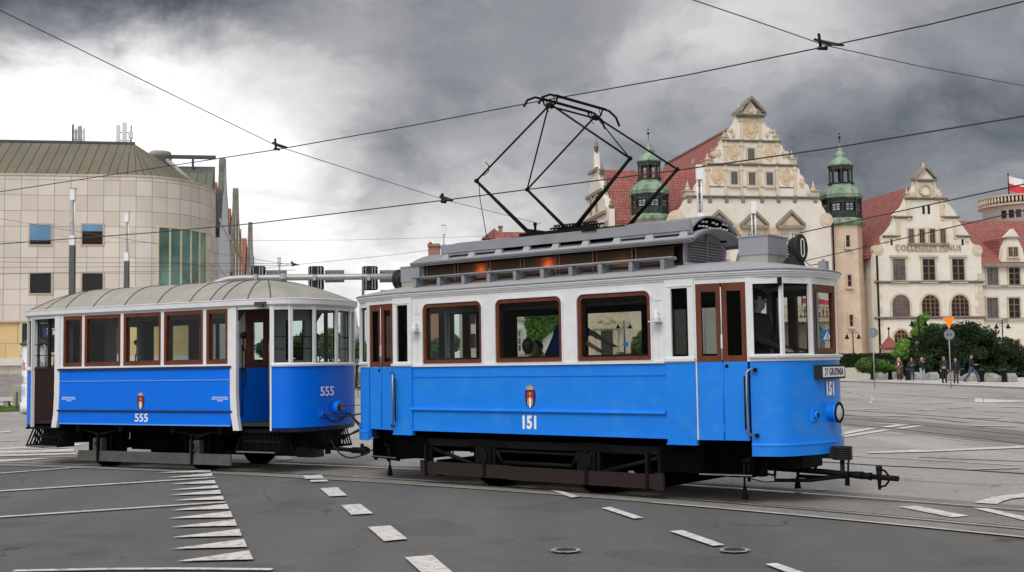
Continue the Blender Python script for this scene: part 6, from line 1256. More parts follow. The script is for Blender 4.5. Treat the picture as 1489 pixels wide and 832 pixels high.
def wall_uv(name, path, z0, z1, m, parent, o=0.0):
    pl = planpts(path); mb = MB(); rows = [[V((P_.x+n_.x*o, P_.y+n_.y*o, z0)), V((P_.x+n_.x*o, P_.y+n_.y*o, z1))] for P_, n_ in pl]; mb.grid(rows, True); ob = mb.build(name, m, parent, weld=False)
    me = ob.data; uv = me.uv_layers.new(name='UVMap'); acc_ = [0]
    for i in range(1, len(pl)): acc_.append(acc_[-1]+(pl[i][0]-pl[i-1][0]).length)
    for l in me.loops: vi = l.vertex_index; uv.data[l.index].uv = (acc_[vi//2], me.vertices[vi].co.z)
    return ob
wall_uv('clad_wall', path, z467+.02, zt, m_clad, FRd.e); wall_uv('yellow_base', path, z520, z467-.02, m_yel, FRd.e, -.15); wall_uv('lower_base', path, .1, z520-.45, m_pale, FRd.e, -.1)
mb = MB(); mb.sweep(planpts(path), [(-.3, z520-.45), (.08, z520-.45), (.08, z520), (-.3, z520)]); mb.build('base_ledge', mat('pale_ledge', (.62, .60, .57), .8, var=.1, scale=1), FRd.e)
mb = MB(); mb.sweep(planpts(path), [(-.3, z467-.06), (.03, z467-.06), (.03, z467+.04), (-.3, z467+.04)]); mb.sweep(planpts(path), [(-.4, zt-.02), (.05, zt-.02), (.05, zt+.10), (-.4, zt+.10)]); mb.build('wall_trim', m_stone, FRd.e)
sky_glass = mat('reflecting_window', (.10, .22, .36), .06, var=.5, scale=.3, spec=1, metal=.6)
for x0, x1 in ((43, 75), (119, 150)):
    for y0, y1, up in ((326.5, 356, 1), (397, 427, 0)):
        a, b = FRd.P(x0, y1), FRd.P(x1, y0); mb = MB(); o = lambda k, e: [V((a.x-k, e, a.z-k)), V((b.x+k, e, a.z-k)), V((b.x+k, e, b.z+k)), V((a.x-k, e, b.z+k))]
        mb.ring(o(.07, -.05), o(-.02, -.05), (0, .05, 0)); fr_ = mb.build('window', mat('window_reveal', (.46, .39, .33), .7, var=.08), FRd.e); mb = MB(); mb.bx(a.x, b.x, -.03, -.01, a.z, b.z); mb.build('pane', sky_glass if up else m_wglass, fr_)
        if up: mb = MB(); mb.bx(a.x, b.x, -.045, -.03, a.z, a.z+(.28 if x0 < 100 else .85)); mb.build('blind', m_dbrown, fr_)
        else: mb = MB(); [mb.bx(a.x, b.x, -.045, -.03, a.z+.1*k, a.z+.1*k+.02) for k in range(1, 14)]; mb.build('louvre', m_black, fr_)
# curved glazing
gl_path = []
def cpx(px):       # parameter of the curved wall seen at a picture column
    best = None
    for i in range(0, 400):
        q = pi/2*i/400; p = org2+GU*(FRd.x0+xc+Ra*sin(q))+GV*(Rb-Rb*cos(q)); d_ = p-V((0, 0, 0)); X = IW/2+FPX*V((d_.x, d_.y, 8-CH)).dot(CR)/V((d_.x, d_.y, 8-CH)).dot(CF)
        if best is None or abs(X-px) < best[0]: best = (abs(X-px), q)
    return best[1]
q0, q1 = cpx(229), cpx(298); qs = [q0+(q1-q0)*i/5 for i in range(6)]; gp_ = [(xc+Ra*sin(q), Rb-Rb*cos(q)) for q in qs]; pl = planpts(gp_)
ztg, zbg = FRd.P(230, 329).z, z467+.6
mb = MB(); rows = [[V((P_.x+n_.x*.06, P_.y+n_.y*.06, zbg)), V((P_.x+n_.x*.06, P_.y+n_.y*.06, ztg))] for P_, n_ in pl]; mb.grid(rows, False); gz = mb.build('corner_glazing', mat('green_glass', (.13, .25, .21), .08, var=.8, scale=.35, spec=1, metal=.3, dirt=(.05, .12, .10), dirtamt=1.0), FRd.e)
mb = MB()
for P_, n_ in pl: c = V((P_.x, P_.y, 0))+V((n_.x, n_.y, 0))*.12; t_ = V((-n_.y, n_.x, 0))*.05; mb.prism([c-t_+V((0, 0, zbg)), c+t_+V((0, 0, zbg)), c+t_+V((0, 0, ztg)), c-t_+V((0, 0, ztg))], V((n_.x, n_.y, 0))*-.12)
mb.sweep(pl, [(.02, ztg-.04), (.14, ztg-.04), (.14, ztg+.08), (.02, ztg+.08)]); mb.sweep(pl, [(.02, zbg-.06), (.14, zbg-.06), (.14, zbg+.06), (.02, zbg+.06)]); mb.build('mullion', mat('cream_mullion', (.62, .60, .42), .5, var=.05), gz)
mb = MB()
for z in (zbg+1.6, zbg+3.1): mb.sweep(pl, [(.05, z), (.10, z), (.10, z+.04), (.05, z+.04)])
mb.build('transom', m_wframe, gz)
# dark window in the yellow base, and small blue sign board
a, b = FRd.P(30.5, 514), FRd.P(88, 469); mb = MB(); mb.bx(a.x, b.x, .10, .14, a.z, b.z); w_ = mb.build('window', m_wglass, FRd.e); mb = MB(); o = lambda k, e: [V((a.x-k, e, a.z-k)), V((b.x+k, e, a.z-k)), V((b.x+k, e, b.z+k)), V((a.x-k, e, b.z+k))]; mb.ring(o(.1, .03), o(-.04, .03), (0, .12, 0)); mb.build('surround', mat('cream_frame', (.60, .52, .33), .6, var=.1), w_)
for k in range(6): a2, b2 = FRd.P(125+k*30, 514), FRd.P(146+k*30, 470); mb = MB(); mb.bx(a2.x, min(b2.x, xc), .10, .14, a2.z, b2.z) if a2.x < xc-1 else None; mb.v and mb.build('window', m_wglass, FRd.e)
a, b = FRd.P(63, 490), FRd.P(98, 477); mb = MB(); mb.bx(a.x, b.x, -.05, .1, a.z, b.z); sg_ = mb.build('name_board', mat('board_dark_blue', (.02, .045, .16), .5, var=.1), FRd.e); mb = MB(); rr = random.Random(2); x = a.x+.25
while x < b.x-.2: mb.bx(x, x+rr.uniform(.06, .11), -.07, -.05, a.z+.14, a.z+.14+rr.uniform(.16, .3)); x += .16
mb.bx(a.x+.2, b.x-.3, -.07, -.05, a.z+.48, a.z+.52); mb.build('board_lettering', m_letter, sg_)
# roof
m_seam = brickmat('standing_seam_roof', (.165, .150, .108), (.155, .142, .102), (.05, .052, .04), .62, 60, .035, bump=.5, axis='uv', var=.12)
zr_ = UZ(150, 209, 5.5, org2)[1]; pl = planpts(path); rows = []
xe_ = UZ(196, 209, 5.5, org2)[0]-FRd.x0
for P_, n_ in pl:
    if P_.x <= xe_: q = V((P_.x-.0, 5.5, zr_))
    else: q = V((xe_, 5.5, zr_))
    rows.append([V((P_.x-n_.x*.5, P_.y-n_.y*.5, zt+.05)), q])
mb = MB(); mb.grid(rows, False); ob = mb.build('roof', m_seam, FRd.e, weld=False); me = ob.data; uv = me.uv_layers.new(name='UVMap'); acc_ = [0]
for i in range(1, len(pl)): acc_.append(acc_[-1]+(pl[i][0]-pl[i-1][0]).length)
for l in me.loops: vi = l.vertex_index; uv.data[l.index].uv = (acc_[vi//2]+.31, me.vertices[vi].co.z)
mb = MB(); mb.bx(xl, xe_, 5.4, 5.7, zr_-.02, zr_+.14); mb.bx(xl, xe_-.3, 5.5, 9, 8, zr_-.1); mb.build('roof_edge', m_lead, FRd.e)
a = FRd.P(213, 232, 12); b = FRd.P(320, 232, 12); zb1, zb2 = UZ(270, 231, 12, org2)[1], UZ(270, 226.5, 12, org2)[1]
mb = MB(); mb.bx(xe_-1, b.x-.3, 11.7, 12.1, zb1, zb2)
x = xe_
while x < b.x-.5: mb.bx(x, x+.12, 11.6, 12.2, zb1-1.1, zb1); x += 1.6
mb.build('roof_pergola', m_lead, FRd.e); mb = MB(); zs = UZ(270, 237, 11, org2)[1]; mb.prism([(xe_, 10.5, 8), (b.x-.2, 10.5, 8), (b.x-.2, 10.5, zs-1), (b.x-.2, 11.5, zs), (xe_, 11.5, zs)], (0, 3, 0)) if False else mb.hexa([(xe_-2, 11, 9), (b.x-.4, 11, 9), (b.x-.4, 12.5, 9), (xe_-2, 12.5, 9), (xe_-2, 11, zs-.7), (b.x-.4, 11, zs-.7), (b.x-.4, 12.5, zs), (xe_-2, 12.5, zs)]); mb.build('rear_roof', mat('slate_roof', (.10, .10, .105), .6, var=.25, scale=1), FRd.e)
mb = MB(); mb.hexa([(xe_-2, 7, 9), (b.x-.4, 7, 9), (b.x-.4, 11, 9), (xe_-2, 11, 9), (xe_-2, 7, zs-4.2), (b.x-.4, 7, zs-4.2), (b.x-.4, 11, zs-.72), (xe_-2, 11, zs-.72)]); mb.build('rear_roof', brickmat('rear_seam_roof', (.135, .14, .105), (.125, .132, .10), (.05, .052, .04), .62, 60, .035, bump=.5, axis='xz'), FRd.e)
p0, p1 = FRd.P(243, 233, 9.5), FRd.P(281, 267, 7.2); mb = MB(); mb.tube([p0, p1], .16, 6); mb.build('roof_rail', m_canvas, FRd.e)
c = FRd.P(233, 224, 12); mb = MB(); mb.lathe((c.x, c.y, c.z-.9), [(.65, 0), (.65, .6), (.75, .65), (.8, .95), (.72, 1.05), (0, 1.1)], 14); mb.build('roof_vent', m_canvas, FRd.e)
def antenna(px, lab, boxes):
    p = org2+GU*(UZ(px, 208, 6.5, org2)[0])+GV*6.5; e = empty('mast_antenna', (p.x, p.y, zr_), GA, label=lab, cat='antenna', group='mobile phone antennas on the modern hall roof'); k = UZ(px+1, 208, 6.5, org2)[0]-UZ(px, 208, 6.5, org2)[0]
    for dx, y0, y1, w_, m_ in boxes:
        mb = MB(); mb.tube([(dx*k, .1, 0), (dx*k, .1, (209-y0)*k+.1)], .04, 6); ms = mb.build('mast', m_steel, e); mb = MB(); mb.bx((dx-w_/2)*k, (dx+w_/2)*k, -.12, .06, (209-y1)*k, (209-y0)*k); mb.build('panel_aerial', m_, ms)
    mb = MB(); xs = [b_[0] for b_ in boxes]; mb.tube([(min(xs)*k, .1, 10*k), (max(xs)*k, .1, 10*k)], .03, 6); mb.tube([(min(xs)*k, .1, 22*k), (max(xs)*k, .1, 22*k)], .03, 6); mb.build('cross_bar', m_steel, e)
antenna(114, 'grey rooftop aerial cluster with a dark lattice pole, left pair of the modern roof', ((-8, 177, 202, 2, m_dgrey), (-4, 184, 205, 3, m_roofl), (2, 179, 208, 6, m_roofl), (8, 183, 206, 3, m_white)))
antenna(181, 'white rooftop aerial cluster with a tall middle panel, above the roof hip', ((-9, 177, 203, 5.5, m_white), (0, 173, 208, 6, m_white), (9, 186, 196, 6, m_white), (9.5, 178, 184, 1, m_steel)))
# ---- old gabled street front seen almost edge on
def streetfront(px0, y0, dep, wdt, lab, top_py, wallm, bot_py=430, pxw=12):
    o = at(px0, top_py, y0); e = empty('gabled_house', (o.x, o.y, 0), GA, label=lab, cat='building', group='old gabled houses behind the modern hall'); H = o.z; s = wdt
    # gable wall faces along the street: plane local x=0, y from 0..dep
    hd = dep/2; ze = H-(hd*1.1); prof = [(0, .1), (0, ze), (.0, ze+1.2)]
    pts = [V((0, 0, .1)), V((0, 0, ze+.6))]; n = 10
    for i in range(n+1): t = i/n; y = t*(hd-1.0); z = ze+1.0+(H-1.2-ze-1.0)*(t**1.2)+.35*sin(t*4*pi); pts.append(V((0, y, z)))
    pts += [V((0, hd-.9, H-.5)), V((0, hd-.5, H)), V((0, hd, H+.1))]; full = pts+[V((0, dep-p.y, p.z)) for p in reversed(pts[:-1])]
    mb = MB(); mb.prism(full, (-.4, 0, 0)); mb.build('street_wall', wallm, e)
    mb = MB(); up = [p for p in full if p.z > ze]; 
    for a_, b_ in zip(up, up[1:]): mb.hexa([a_+V((-.42, 0, -.1)), a_+V((.03, 0, -.1)), b_+V((.03, 0, -.1)), b_+V((-.42, 0, -.1)), a_+V((-.42, 0, .2)), a_+V((.03, 0, .2)), b_+V((.03, 0, .2)), b_+V((-.42, 0, .2))])
    mb.build('gable_coping', mat('dark_coping', (.14, .135, .12), .8, var=.2), e); mb = MB(); mb.prism([V((-.6, .5, ze)), V((-.6, dep-.5, ze)), V((-.6, hd, H-1.6))], (-12, 0, 0)); mb.build('roof', mat('orange_tiles', (.27, .095, .065), .8, var=.15, scale=1), e)
    mb = MB(); mb.bx(-12, -.7, .1, dep-.1, .1, ze); mb.build('wall', wallm, e)
    for j in range(3 if wallm is not bwhite else 0):
        for k in range(4): z = 3+k*3.4; y = dep*(.2+.3*j); mb = MB(); mb.bx(-.01, .05, y-.6, y+.6, z, z+2); mb.build('window', m_wglass, e)
    mb = MB()
    for k in range(3): mb.bx(0, .06, 0, dep, 5.6+k*3.4, 5.85+k*3.4)
    mb.build('string_course', wallm, e)
bwhite = mat('pale_blue_render', (.72, .75, .80), .5, var=.08, scale=.6); 
streetfront(319, 84, 13, 3, 'tall pale gabled house front directly behind the rounded corner', 213, bwhite); streetfront(338, 99, 17, 3, 'ochre gabled house front with an orange roof, middle of the receding row', 257, mat('ochre_render', (.55, .42, .26), .8, var=.15, scale=.6)); streetfront(362, 128, 16, 3, 'narrow white gabled house farthest along the receding row', 314, m_cream)
# steps, low wall and bench before the hall
st = empty('entrance_steps', at(14, 560, 62).to_2d().to_3d(), GA, label='grey stone steps against the base of the modern hall', cat='steps'); mb = MB()
for k in range(9): mb.bx(-12, 3.4-k*.0, k*.33, 4, .1+k*.17, .27+k*.17)
mb.build('tread', mat('step_stone', (.30, .285, .26), .85, var=.2, scale=3), st); mb = MB(); mb.hexa([(3.4, -.3, .1), (3.8, -.3, .1), (3.8, 4.2, .1), (3.4, 4.2, .1), (3.4, -.3, .35), (3.8, -.3, .35), (3.8, 4.2, 2.1), (3.4, 4.2, 2.1)]); mb.build('side_wall', mat('grey_concrete', (.33, .32, .30), .85, var=.2, scale=2), st)
p = gp(32, 598); mb = MB(); 
def freebox(name, px, py, Y, w_, d_, h_, m, lab, cat, bev=.05, ang=GA, **k):
    q = ray(px, py); x = q.x/q.y*Y; mb = MB(); mb.bx(-w_/2, w_/2, 0, d_, .05, h_); o = mb.build(name, m, None); o.location = (x, Y, 0); o.rotation_euler = (0, 0, ang); md = o.modifiers.new('bevel', 'BEVEL'); md.width = bev; md.segments = 2; tag(o, lab, cat, **k); return o
freebox('concrete_block', 31, 580, 54.5, .75*1.0, .7, 1.12, mat('pale_concrete', (.36, .345, .33), .85, var=.2, scale=2), 'grey concrete block at the foot of the white advertising column', 'block')
bn = empty('bench', (at(8, 590, 52).x, 52, 0), GA, label='pale concrete bench with a wooden post end on the pavement beyond the grass', cat='bench'); mb = MB(); mb.bx(-2.5, .3, 0, .5, .45, .62); mb.build('seat', MATS['pale_ledge'], bn); mb = MB(); mb.bx(-2.4, -2.2, .05, .45, .1, .45); mb.bx(-.1, .1, .05, .45, .1, .45); mb.build('leg', MATS['pale_concrete'], bn); mb = MB(); mb.bx(.3, .42, 0, .45, .1, .85); mb.build('post', mat('ochre_wood', (.42, .33, .2), .7, var=.2), bn)
# advertising column
ac = empty('advertising_column', (at(50, 560, 48).x, 48, 0), 0, label='white round advertising column with a grey conical roof, behind the rear of the trailer', cat='column'); sA = 48/FPX
zt_ = at(50, 501, 48).z; mb = MB(); mb.lathe((0, 0, 0), [(.54, .1), (.54, .5), (.48, .5), (.48, zt_)], 32); mb.build('drum', m_white, ac); mb = MB(); mb.lathe((0, 0, 0), [(.56, zt_-.02), (.58, zt_+.04), (.34, zt_+.18), (.06, zt_+.30), (.05, zt_+.4), (0, zt_+.42)], 32); mb.build('cap', m_dgrey, ac)
rr = random.Random(8)
for k in range(16):
    q0 = -pi*.93+k*.19; 
    for z in (.75, 1.25, 1.8):
        h_ = rr.uniform(.25, .42); c_ = rr.choice([(.7, .7, .75), (.75, .75, .72), (.35, .45, .65), (.55, .12, .12), (.72, .72, .78)]); mb = MB(); mb.grid([[V((.485*cos(q0+t*.04), .485*sin(q0+t*.04), z+zz)) for zz in (0, h_)] for t in range(4)], False)
        mb.build('poster', mat('poster_%d' % (int(c_[0]*100)), c_, .6, var=.5, scale=9), ac)
# ================================================================== PLANTS
def clumpmass(cl, spread=.78):
    W = [c[3]*c[4]*c[5] for c in cl]
    def f(r):
        c = r.choices(cl, W)[0]; d = V((r.gauss(0, 1), r.gauss(0, 1), r.gauss(0, 1))).normalized(); k = spread+(1-spread)*r.random()+r.gauss(0, .13)
        return V((c[0]+d.x*c[3]*k, c[1]+d.y*c[4]*k, max(.05, c[2]+d.z*c[5]*k))), d
    return f
def trunkmesh(mb, base, h, r, limbs, rnd):
    mb.tube([base, base+V((.05, 0, h*.5)), base+V((0, .05, h))], [r, r*.8, r*.5], 8)
    for q in limbs: mb.tube([base+V((0, 0, h*rnd.uniform(.5, .95))), base.lerp(q, .5)+V((0, 0, h*.35)), q], [r*.5, r*.3, r*.08], 6)
def tree(name, loc, clumps, n, size, m, h, r, lab, cat='tree', group=None, seed=1, core=None):
    rnd = random.Random(seed); e = empty(name, loc, 0, label=lab, cat=cat, group=group)
    mb = MB(); trunkmesh(mb, V((0, 0, 0)), h, r, [V(c[:3]) for c in clumps[:9]], rnd); mb.build('trunk', mat('bark', (.09, .065, .045), .9, var=.3, scale=6, bump=.3), e)
    c = leafmass('crown', m, clumpmass(clumps), n, size, rnd, e); return e
yewm = leafmat('yew_foliage', (.016, .034, .010), scale=.7, var=.6, dark=(.005, .011, .004)); lime = leafmat('lime_foliage', (.13, .26, .035), scale=.8, var=.4, dark=(.06, .13, .02)); midg = leafmat('mid_foliage', (.065, .125, .03), scale=.5, var=.5, dark=(.025, .05, .015)); hedm = leafmat('hedge_foliage', (.022, .038, .012), scale=1, var=.4, dark=(.01, .018, .006))
def px_clumps(L, Y, dep=2.5):
    out = []
    for px, py, rx, rz in L: p = at(px, py, Y); s = Y/FPX; out.append((p.x, random.uniform(-dep, dep)*.5, p.z, rx*s, max(rx*s, dep*.8), rz*s))
    return out
def pxtree(name, Y, L, n, size, m, lab, cat='tree', group=None, dep=2.5, seed=1, h=None, r=.2, base=None):
    cl = px_clumps(L, Y, dep); cx = sum(c[0] for c in cl)/len(cl) if base is None else at(base, 500, Y).x; z0 = .1
    cl = [(c[0]-cx, c[1], c[2]-z0, *c[3:]) for c in cl]; hh = h or max(c[2] for c in cl)*.6; return tree(name, (cx, Y, z0), cl, n, size, m, hh, r, lab, cat, group, seed)
random.seed(21); rl = random.Random(5)
yew = []
for px, top in ((1318, 512), (1328, 500), (1340, 490), (1352, 480), (1362, 476), (1374, 470), (1386, 468), (1396, 470), (1408, 476), (1418, 472), (1428, 480), (1438, 486), (1448, 492), (1458, 500), (1466, 510), (1472, 520)):
    y = top+9
    while y < 545: yew.append((px+rl.uniform(-4, 4), y+rl.uniform(-3, 3), rl.uniform(8, 12), rl.uniform(8, 11))); y += 13
pxtree('yew_bush', 96, yew, 34000, .13, yewm, 'huge dark yew bush spreading behind the pedestrians', 'bush', dep=4, seed=3, r=.3)
pxtree('young_tree', 99, [(1338, 474, 6, 8), (1331, 484, 6, 7), (1346, 480, 6, 7), (1337, 494, 8, 9), (1350, 488, 5, 7), (1340, 463, 3.5, 6), (1353, 476, 3, 5)], 3200, .12, lime, 'bright green young tree poking out of the dark yew, behind the orange triangle sign', seed=4, dep=1.6, r=.1)
pxtree('maple_bush', 95, [(1309, 508, 6, 7), (1317, 500, 6, 6), (1303, 514, 4, 5), (1312, 517, 7, 6)], 2600, .11, lime, 'rounded light green bush at the edge of the dark yew, near the small red roof', 'bush', seed=5, dep=1.6, r=.08)
pxtree('juniper_bush', 92, [(1262, 524, 10, 5), (1275, 529, 14, 6), (1252, 530, 9, 5), (1290, 534, 12, 5), (1268, 536, 18, 6)], 4200, .10, leafmat('juniper_foliage', (.06, .12, .025), var=.5), 'low spreading juniper bush beside the grey sign post', 'bush', seed=6, dep=1.5, r=.08)
def hedge(px0, px1, Y, ztop, n, lab, seed):
    x0, x1 = at(px0, 500, Y).x, at(px1, 500, Y).x
    def f(r):
        x = r.uniform(x0, x1); s = r.random()
        if s < .62: p = V((x, Y-.55+r.gauss(0, .05), r.uniform(.15, ztop))); d = V((0, -1, .2))
        elif s < .92: p = V((x, Y+r.uniform(-.6, .6), ztop+r.gauss(0, .06))); d = V((0, 0, 1))
        else: p = V((x, Y+.55, r.uniform(.15, ztop))); d = V((0, 1, .2))
        p.y += .12*noise.noise(V((x*.8, p.z, 0))); p.z += .05*noise.noise(V((x, 3, 0))); return p, d
    e = empty('hedge', (0, 0, 0), label=lab, cat='hedge', group='clipped hedges before the university'); leafmass('foliage', hedm, f, n, .10, random.Random(seed), e); mb = MB(); x = x0+.5
    while x < x1: mb.tube([(x, Y, .1), (x, Y, ztop*.8)], .05, 5); x += 1.2
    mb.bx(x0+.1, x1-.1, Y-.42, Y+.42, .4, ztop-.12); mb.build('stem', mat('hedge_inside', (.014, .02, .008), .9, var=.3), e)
hedge(1100, 1322, 106, 2.15, 15000, 'long clipped dark hedge between the tram front and the yew bush', 8); hedge(1462, 1560, 108, 1.9, 7000, 'clipped dark hedge running past the yew bush to the picture edge', 9)
# trees seen between the trams and through their windows
for i, (Y, L, lab, m_, n_) in enumerate(((105, [(432, 500, 12, 10), (445, 494, 12, 12), (425, 510, 12, 10), (440, 514, 16, 10), (455, 508, 10, 10)], 'bushy green street tree seen through the trailer platform windows', midg, 4200), (112, [(468, 498, 12, 12), (480, 490, 10, 12), (490, 498, 10, 12), (478, 512, 18, 9)], 'taller green street tree behind the trailer number panel corner', leafmat('fresh_foliage', (.085, .16, .03), var=.5, dark=(.03, .06, .015)), 4200), (100, [(514, 512, 10, 9), (523, 504, 9, 9), (530, 514, 9, 9), (505, 518, 10, 7)], 'green bush showing in the gap between the two trams', leafmat('fresh_foliage', (.085, .16, .03)), 3000),
    (98, [(592, 470, 10, 16), (600, 452, 10, 16), (586, 492, 12, 14), (604, 490, 12, 16), (612, 474, 9, 14)], 'leafy tree seen through the narrow rear window of the motor tram', lime, 5200), (90, [(640, 505, 16, 12), (655, 498, 12, 12), (628, 512, 12, 10)], 'low green tree seen through the rear saloon window', midg, 3500), (120, [(398, 500, 12, 14), (410, 508, 10, 10), (386, 508, 12, 12)], 'dim green tree far behind the trailer entrance', midg, 3000))):
    pxtree('street_tree', Y, L, n_, .16, m_, lab, seed=30+i, dep=2.5, r=.16)
# small shrubs by the portal, seen through the front saloon window
pxtree('portal_shrub', 118, [(902, 518, 8, 5), (914, 520, 8, 5), (925, 505, 7, 14), (934, 498, 8, 16), (930, 515, 10, 10)], 4200, .14, midg, 'green shrubs growing beside the studded portal door', 'bush', seed=51, dep=1.5, r=.07)
# ================================================================== BACKGROUND HOUSES
m_brick = brickmat('red_brick', (.42, .17, .10), (.34, .13, .08), (.30, .22, .18), .30, .10, .02, offset=.5, bump=.2, axis='xz', var=.15)
hb = empty('brick_house', (at(600, 500, 122).x, 122, 0), label='red brick house far behind, glimpsed through the rear doors of the motor tram', cat='building'); X = lambda px, Y=122: at(px, 500, Y).x-at(600, 500, 122).x; Z = lambda py, Y=122: at(640, py, Y).z
mb = MB(); mb.bx(X(548), X(640), 0, 12, 0, Z(440)); mb.build('wall', m_brick, hb); mb = MB(); mb.prism([(X(545), -.4, Z(441)), (X(545), 6, Z(415)), (X(545), 12.4, Z(441))], (X(640)-X(545)+.5, 0, 0)); mb.build('roof', m_tile, hb)
for px in (556, 572, 588, 604, 620): 
    for py in (462, 490): mb = MB(); mb.bx(X(px)-.45, X(px)+.45, -.05, .02, Z(py+9), Z(py-9)); mb.build('window', m_wglass2, hb)
mb = MB(); mb.bx(X(621), X(637), 3, 5, Z(450), Z(352)); mb.bx(X(620), X(638), 2.8, 5.2, Z(354), Z(350)); mb.bx(X(621)+.1, X(626), 2.7, 5.3, Z(350), Z(347.5)); mb.build('chimney', m_brick, hb)
hc = empty('red_roofed_house', (at(720, 500, 130).x, 130, 0), label='house with a small red gable and chimney peeping over the motor tram roof', cat='building'); X = lambda px: at(px, 500, 130).x-at(720, 500, 130).x; Z = lambda py: at(720, py, 130).z
mb = MB(); mb.bx(X(668), X(745), .3, 10, 0, Z(400)); mb.bx(X(704), X(738), .3, 4, Z(400), Z(349)); mb.build('wall', m_cream, hc)
mb = MB(); mb.prism([(X(702), 0, Z(347)), (X(739), 0, Z(347)), (X(721), 0, Z(332))], (0, 6, 0)); mb.prism([(X(664), -.3, Z(401)), (X(664), 5, Z(352)), (X(664), 10.3, Z(401))], (X(745)-X(664), 0, 0)); mb.build('roof', m_tile, hc); mb = MB(); mb.bx(X(727), X(733), 1, 2, Z(345), Z(327)); mb.bx(X(726.4), X(733.6), .9, 2.1, Z(328.5), Z(327)); mb.build('chimney', m_brick, hc)
for px, py in ((685, 460), (700, 460), (685, 495), (700, 495)): mb = MB(); mb.bx(X(px)-.5, X(px)+.5, .2, .28, Z(py+10), Z(py-10)); mb.build('window', m_wglass, hc)
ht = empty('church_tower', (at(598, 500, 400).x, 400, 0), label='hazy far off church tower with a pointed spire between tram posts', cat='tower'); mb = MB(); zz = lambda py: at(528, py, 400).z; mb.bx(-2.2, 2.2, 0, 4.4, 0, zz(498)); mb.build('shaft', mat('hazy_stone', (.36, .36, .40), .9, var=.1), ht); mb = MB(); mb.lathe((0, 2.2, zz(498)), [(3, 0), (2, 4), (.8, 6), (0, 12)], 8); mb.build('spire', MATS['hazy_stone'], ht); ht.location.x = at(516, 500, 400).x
# ================================================================== STREET FURNITURE
m_lampw = mat('milky_lamp_tube', (.78, .79, .82), .35, var=.04); m_pole = mat('dark_grey_pole', (.085, .09, .09), .6, var=.15); m_galv = mat('galvanised_steel', (.36, .37, .38), .45, metal=.5, var=.12)
def lightcol(px, Y, lab, k=1.0):
    p = at(px, 500, Y); e = empty('light_column', (p.x, Y, 0), label=lab, cat='street lamp', group='tall square light columns with white tubes'); mb = MB(); mb.hexa([(-.14, -.14, 0), (.14, -.14, 0), (.14, .14, 0), (-.14, .14, 0), (-.125, -.125, 8.1), (.125, -.125, 8.1), (.125, .125, 8.1), (-.125, .125, 8.1)]); mb.build('pole', m_pole, e)
    mb = MB(); mb.bx(-.13, .13, -.13, .13, 8.1, 8.6); mb.build('lower_lamp', m_lampw, e); mb = MB(); mb.bx(-.035, .035, -.035, .035, 8.6, 10.4)
    for z in (9.2, 9.7): mb.bx(-.07, .07, -.05, .05, z, z+.06)
    mb.bx(-.14, .14, -.14, .14, 10.98, 11.02); mb.build('stem', m_steel, e); mb = MB(); mb.bx(-.12, .12, -.12, .12, 10.4, 10.98); mb.build('upper_lamp', m_lampw, e)
    mb = MB(); mb.tube([(.09, 0, 8.6), (.09, 0, 10.4)], .03, 6); mb.build('tube', m_lampw, e); return e
lightcol(104, 59, 'tall light column before the square windows of the modern hall, nearer the building edge'); lightcol(183.5, 68, 'thinner looking tall light column between windows and corner glazing of the modern hall'); lightcol(647, 77, 'small distant light column beside the brick chimney above the tram roof'); lightcol(406, 98, 'smallest light column, above the trailer roof bell')
def bigtube(px, py0, Y, lab):
    p = at(px, 500, Y); zt_ = at(px, py0, Y).z; e = empty('light_column', (p.x, Y, 0), label=lab, cat='street lamp', group='white tube light columns before the great gable'); mb = MB(); mb.tube([(0, 0, .1), (0, 0, zt_-2.8)], .12, 10); mb.build('pole', m_lampw, e); mb = MB(); mb.bx(-.14, .14, -.14, .14, zt_-.7, zt_); mb.bx(-.15, .15, -.15, .15, zt_-2.8, zt_-2.3); mb.build('lamp', m_lampw, e); mb = MB(); mb.tube([(-.1, 0, zt_-2.3), (-.1, 0, zt_-.7)], .035, 8); mb.tube([(.1, 0, zt_-2.3), (.1, 0, zt_-.7)], .045, 8); mb.build('tube', m_lampw, e)
    mb = MB(); mb.tube([(0, 0, zt_-2.3), (0, 0, zt_-.7)], .03, 6); [mb.bx(-.05, .05, -.05, .05, zt_-1-.4*k, zt_-.95-.4*k) for k in range(4)]; mb.build('stem', m_pole, e)
bigtube(1023, 240, 55, 'taller white light column rising before the left slope of the great gable'); bigtube(1101, 293, 67, 'shorter white light column before the pedimented windows')
def lantern(px, py, Y, lab):
    p = at(px, 500, Y); h = at(px, py, Y).z-.1; e = empty('street_lantern', (p.x, Y, .1), label=lab, cat='street lamp', group='black twin armed lanterns before the university'); mb = MB(); mb.tube([(0, 0, 0), (0, 0, .5), (0, 0, .55), (0, 0, h)], [.14, .10, .07, .045], 10); mb.sphere((0, 0, h+.06), .08, 8, 6); mb.lathe((0, 0, h-.9), [(.05, 0), (.09, .05), (.05, .1)], 8); mb.build('post', m_black, e)
    for s in (-1, 1):
        mb = MB(); mb.tube([(0, 0, h-.25), (s*.2, 0, h-.05), (s*.42, 0, h-.02), (s*.56, 0, h-.14), (s*.56, 0, h-.25)], .025, 6); mb.tube([(0, 0, h-.5), (s*.2, 0, h-.42), (s*.33, 0, h-.15)], .015, 5); a = mb.build('arm', m_black, e); mb = MB(); mb.lathe((s*.56, 0, h-.62), [(.25, 0), (.24, .04), (.13, .17), (.10, .24), (.10, .34), (.03, .38)], 14); mb.build('shade', m_black, a); mb = MB(); mb.sphere((s*.56, 0, h-.63), .14, 10, 6, (1, 1, .7)); mb.build('globe', mat('lamp_globe', (.5, .5, .5), .3, var=.05), a)
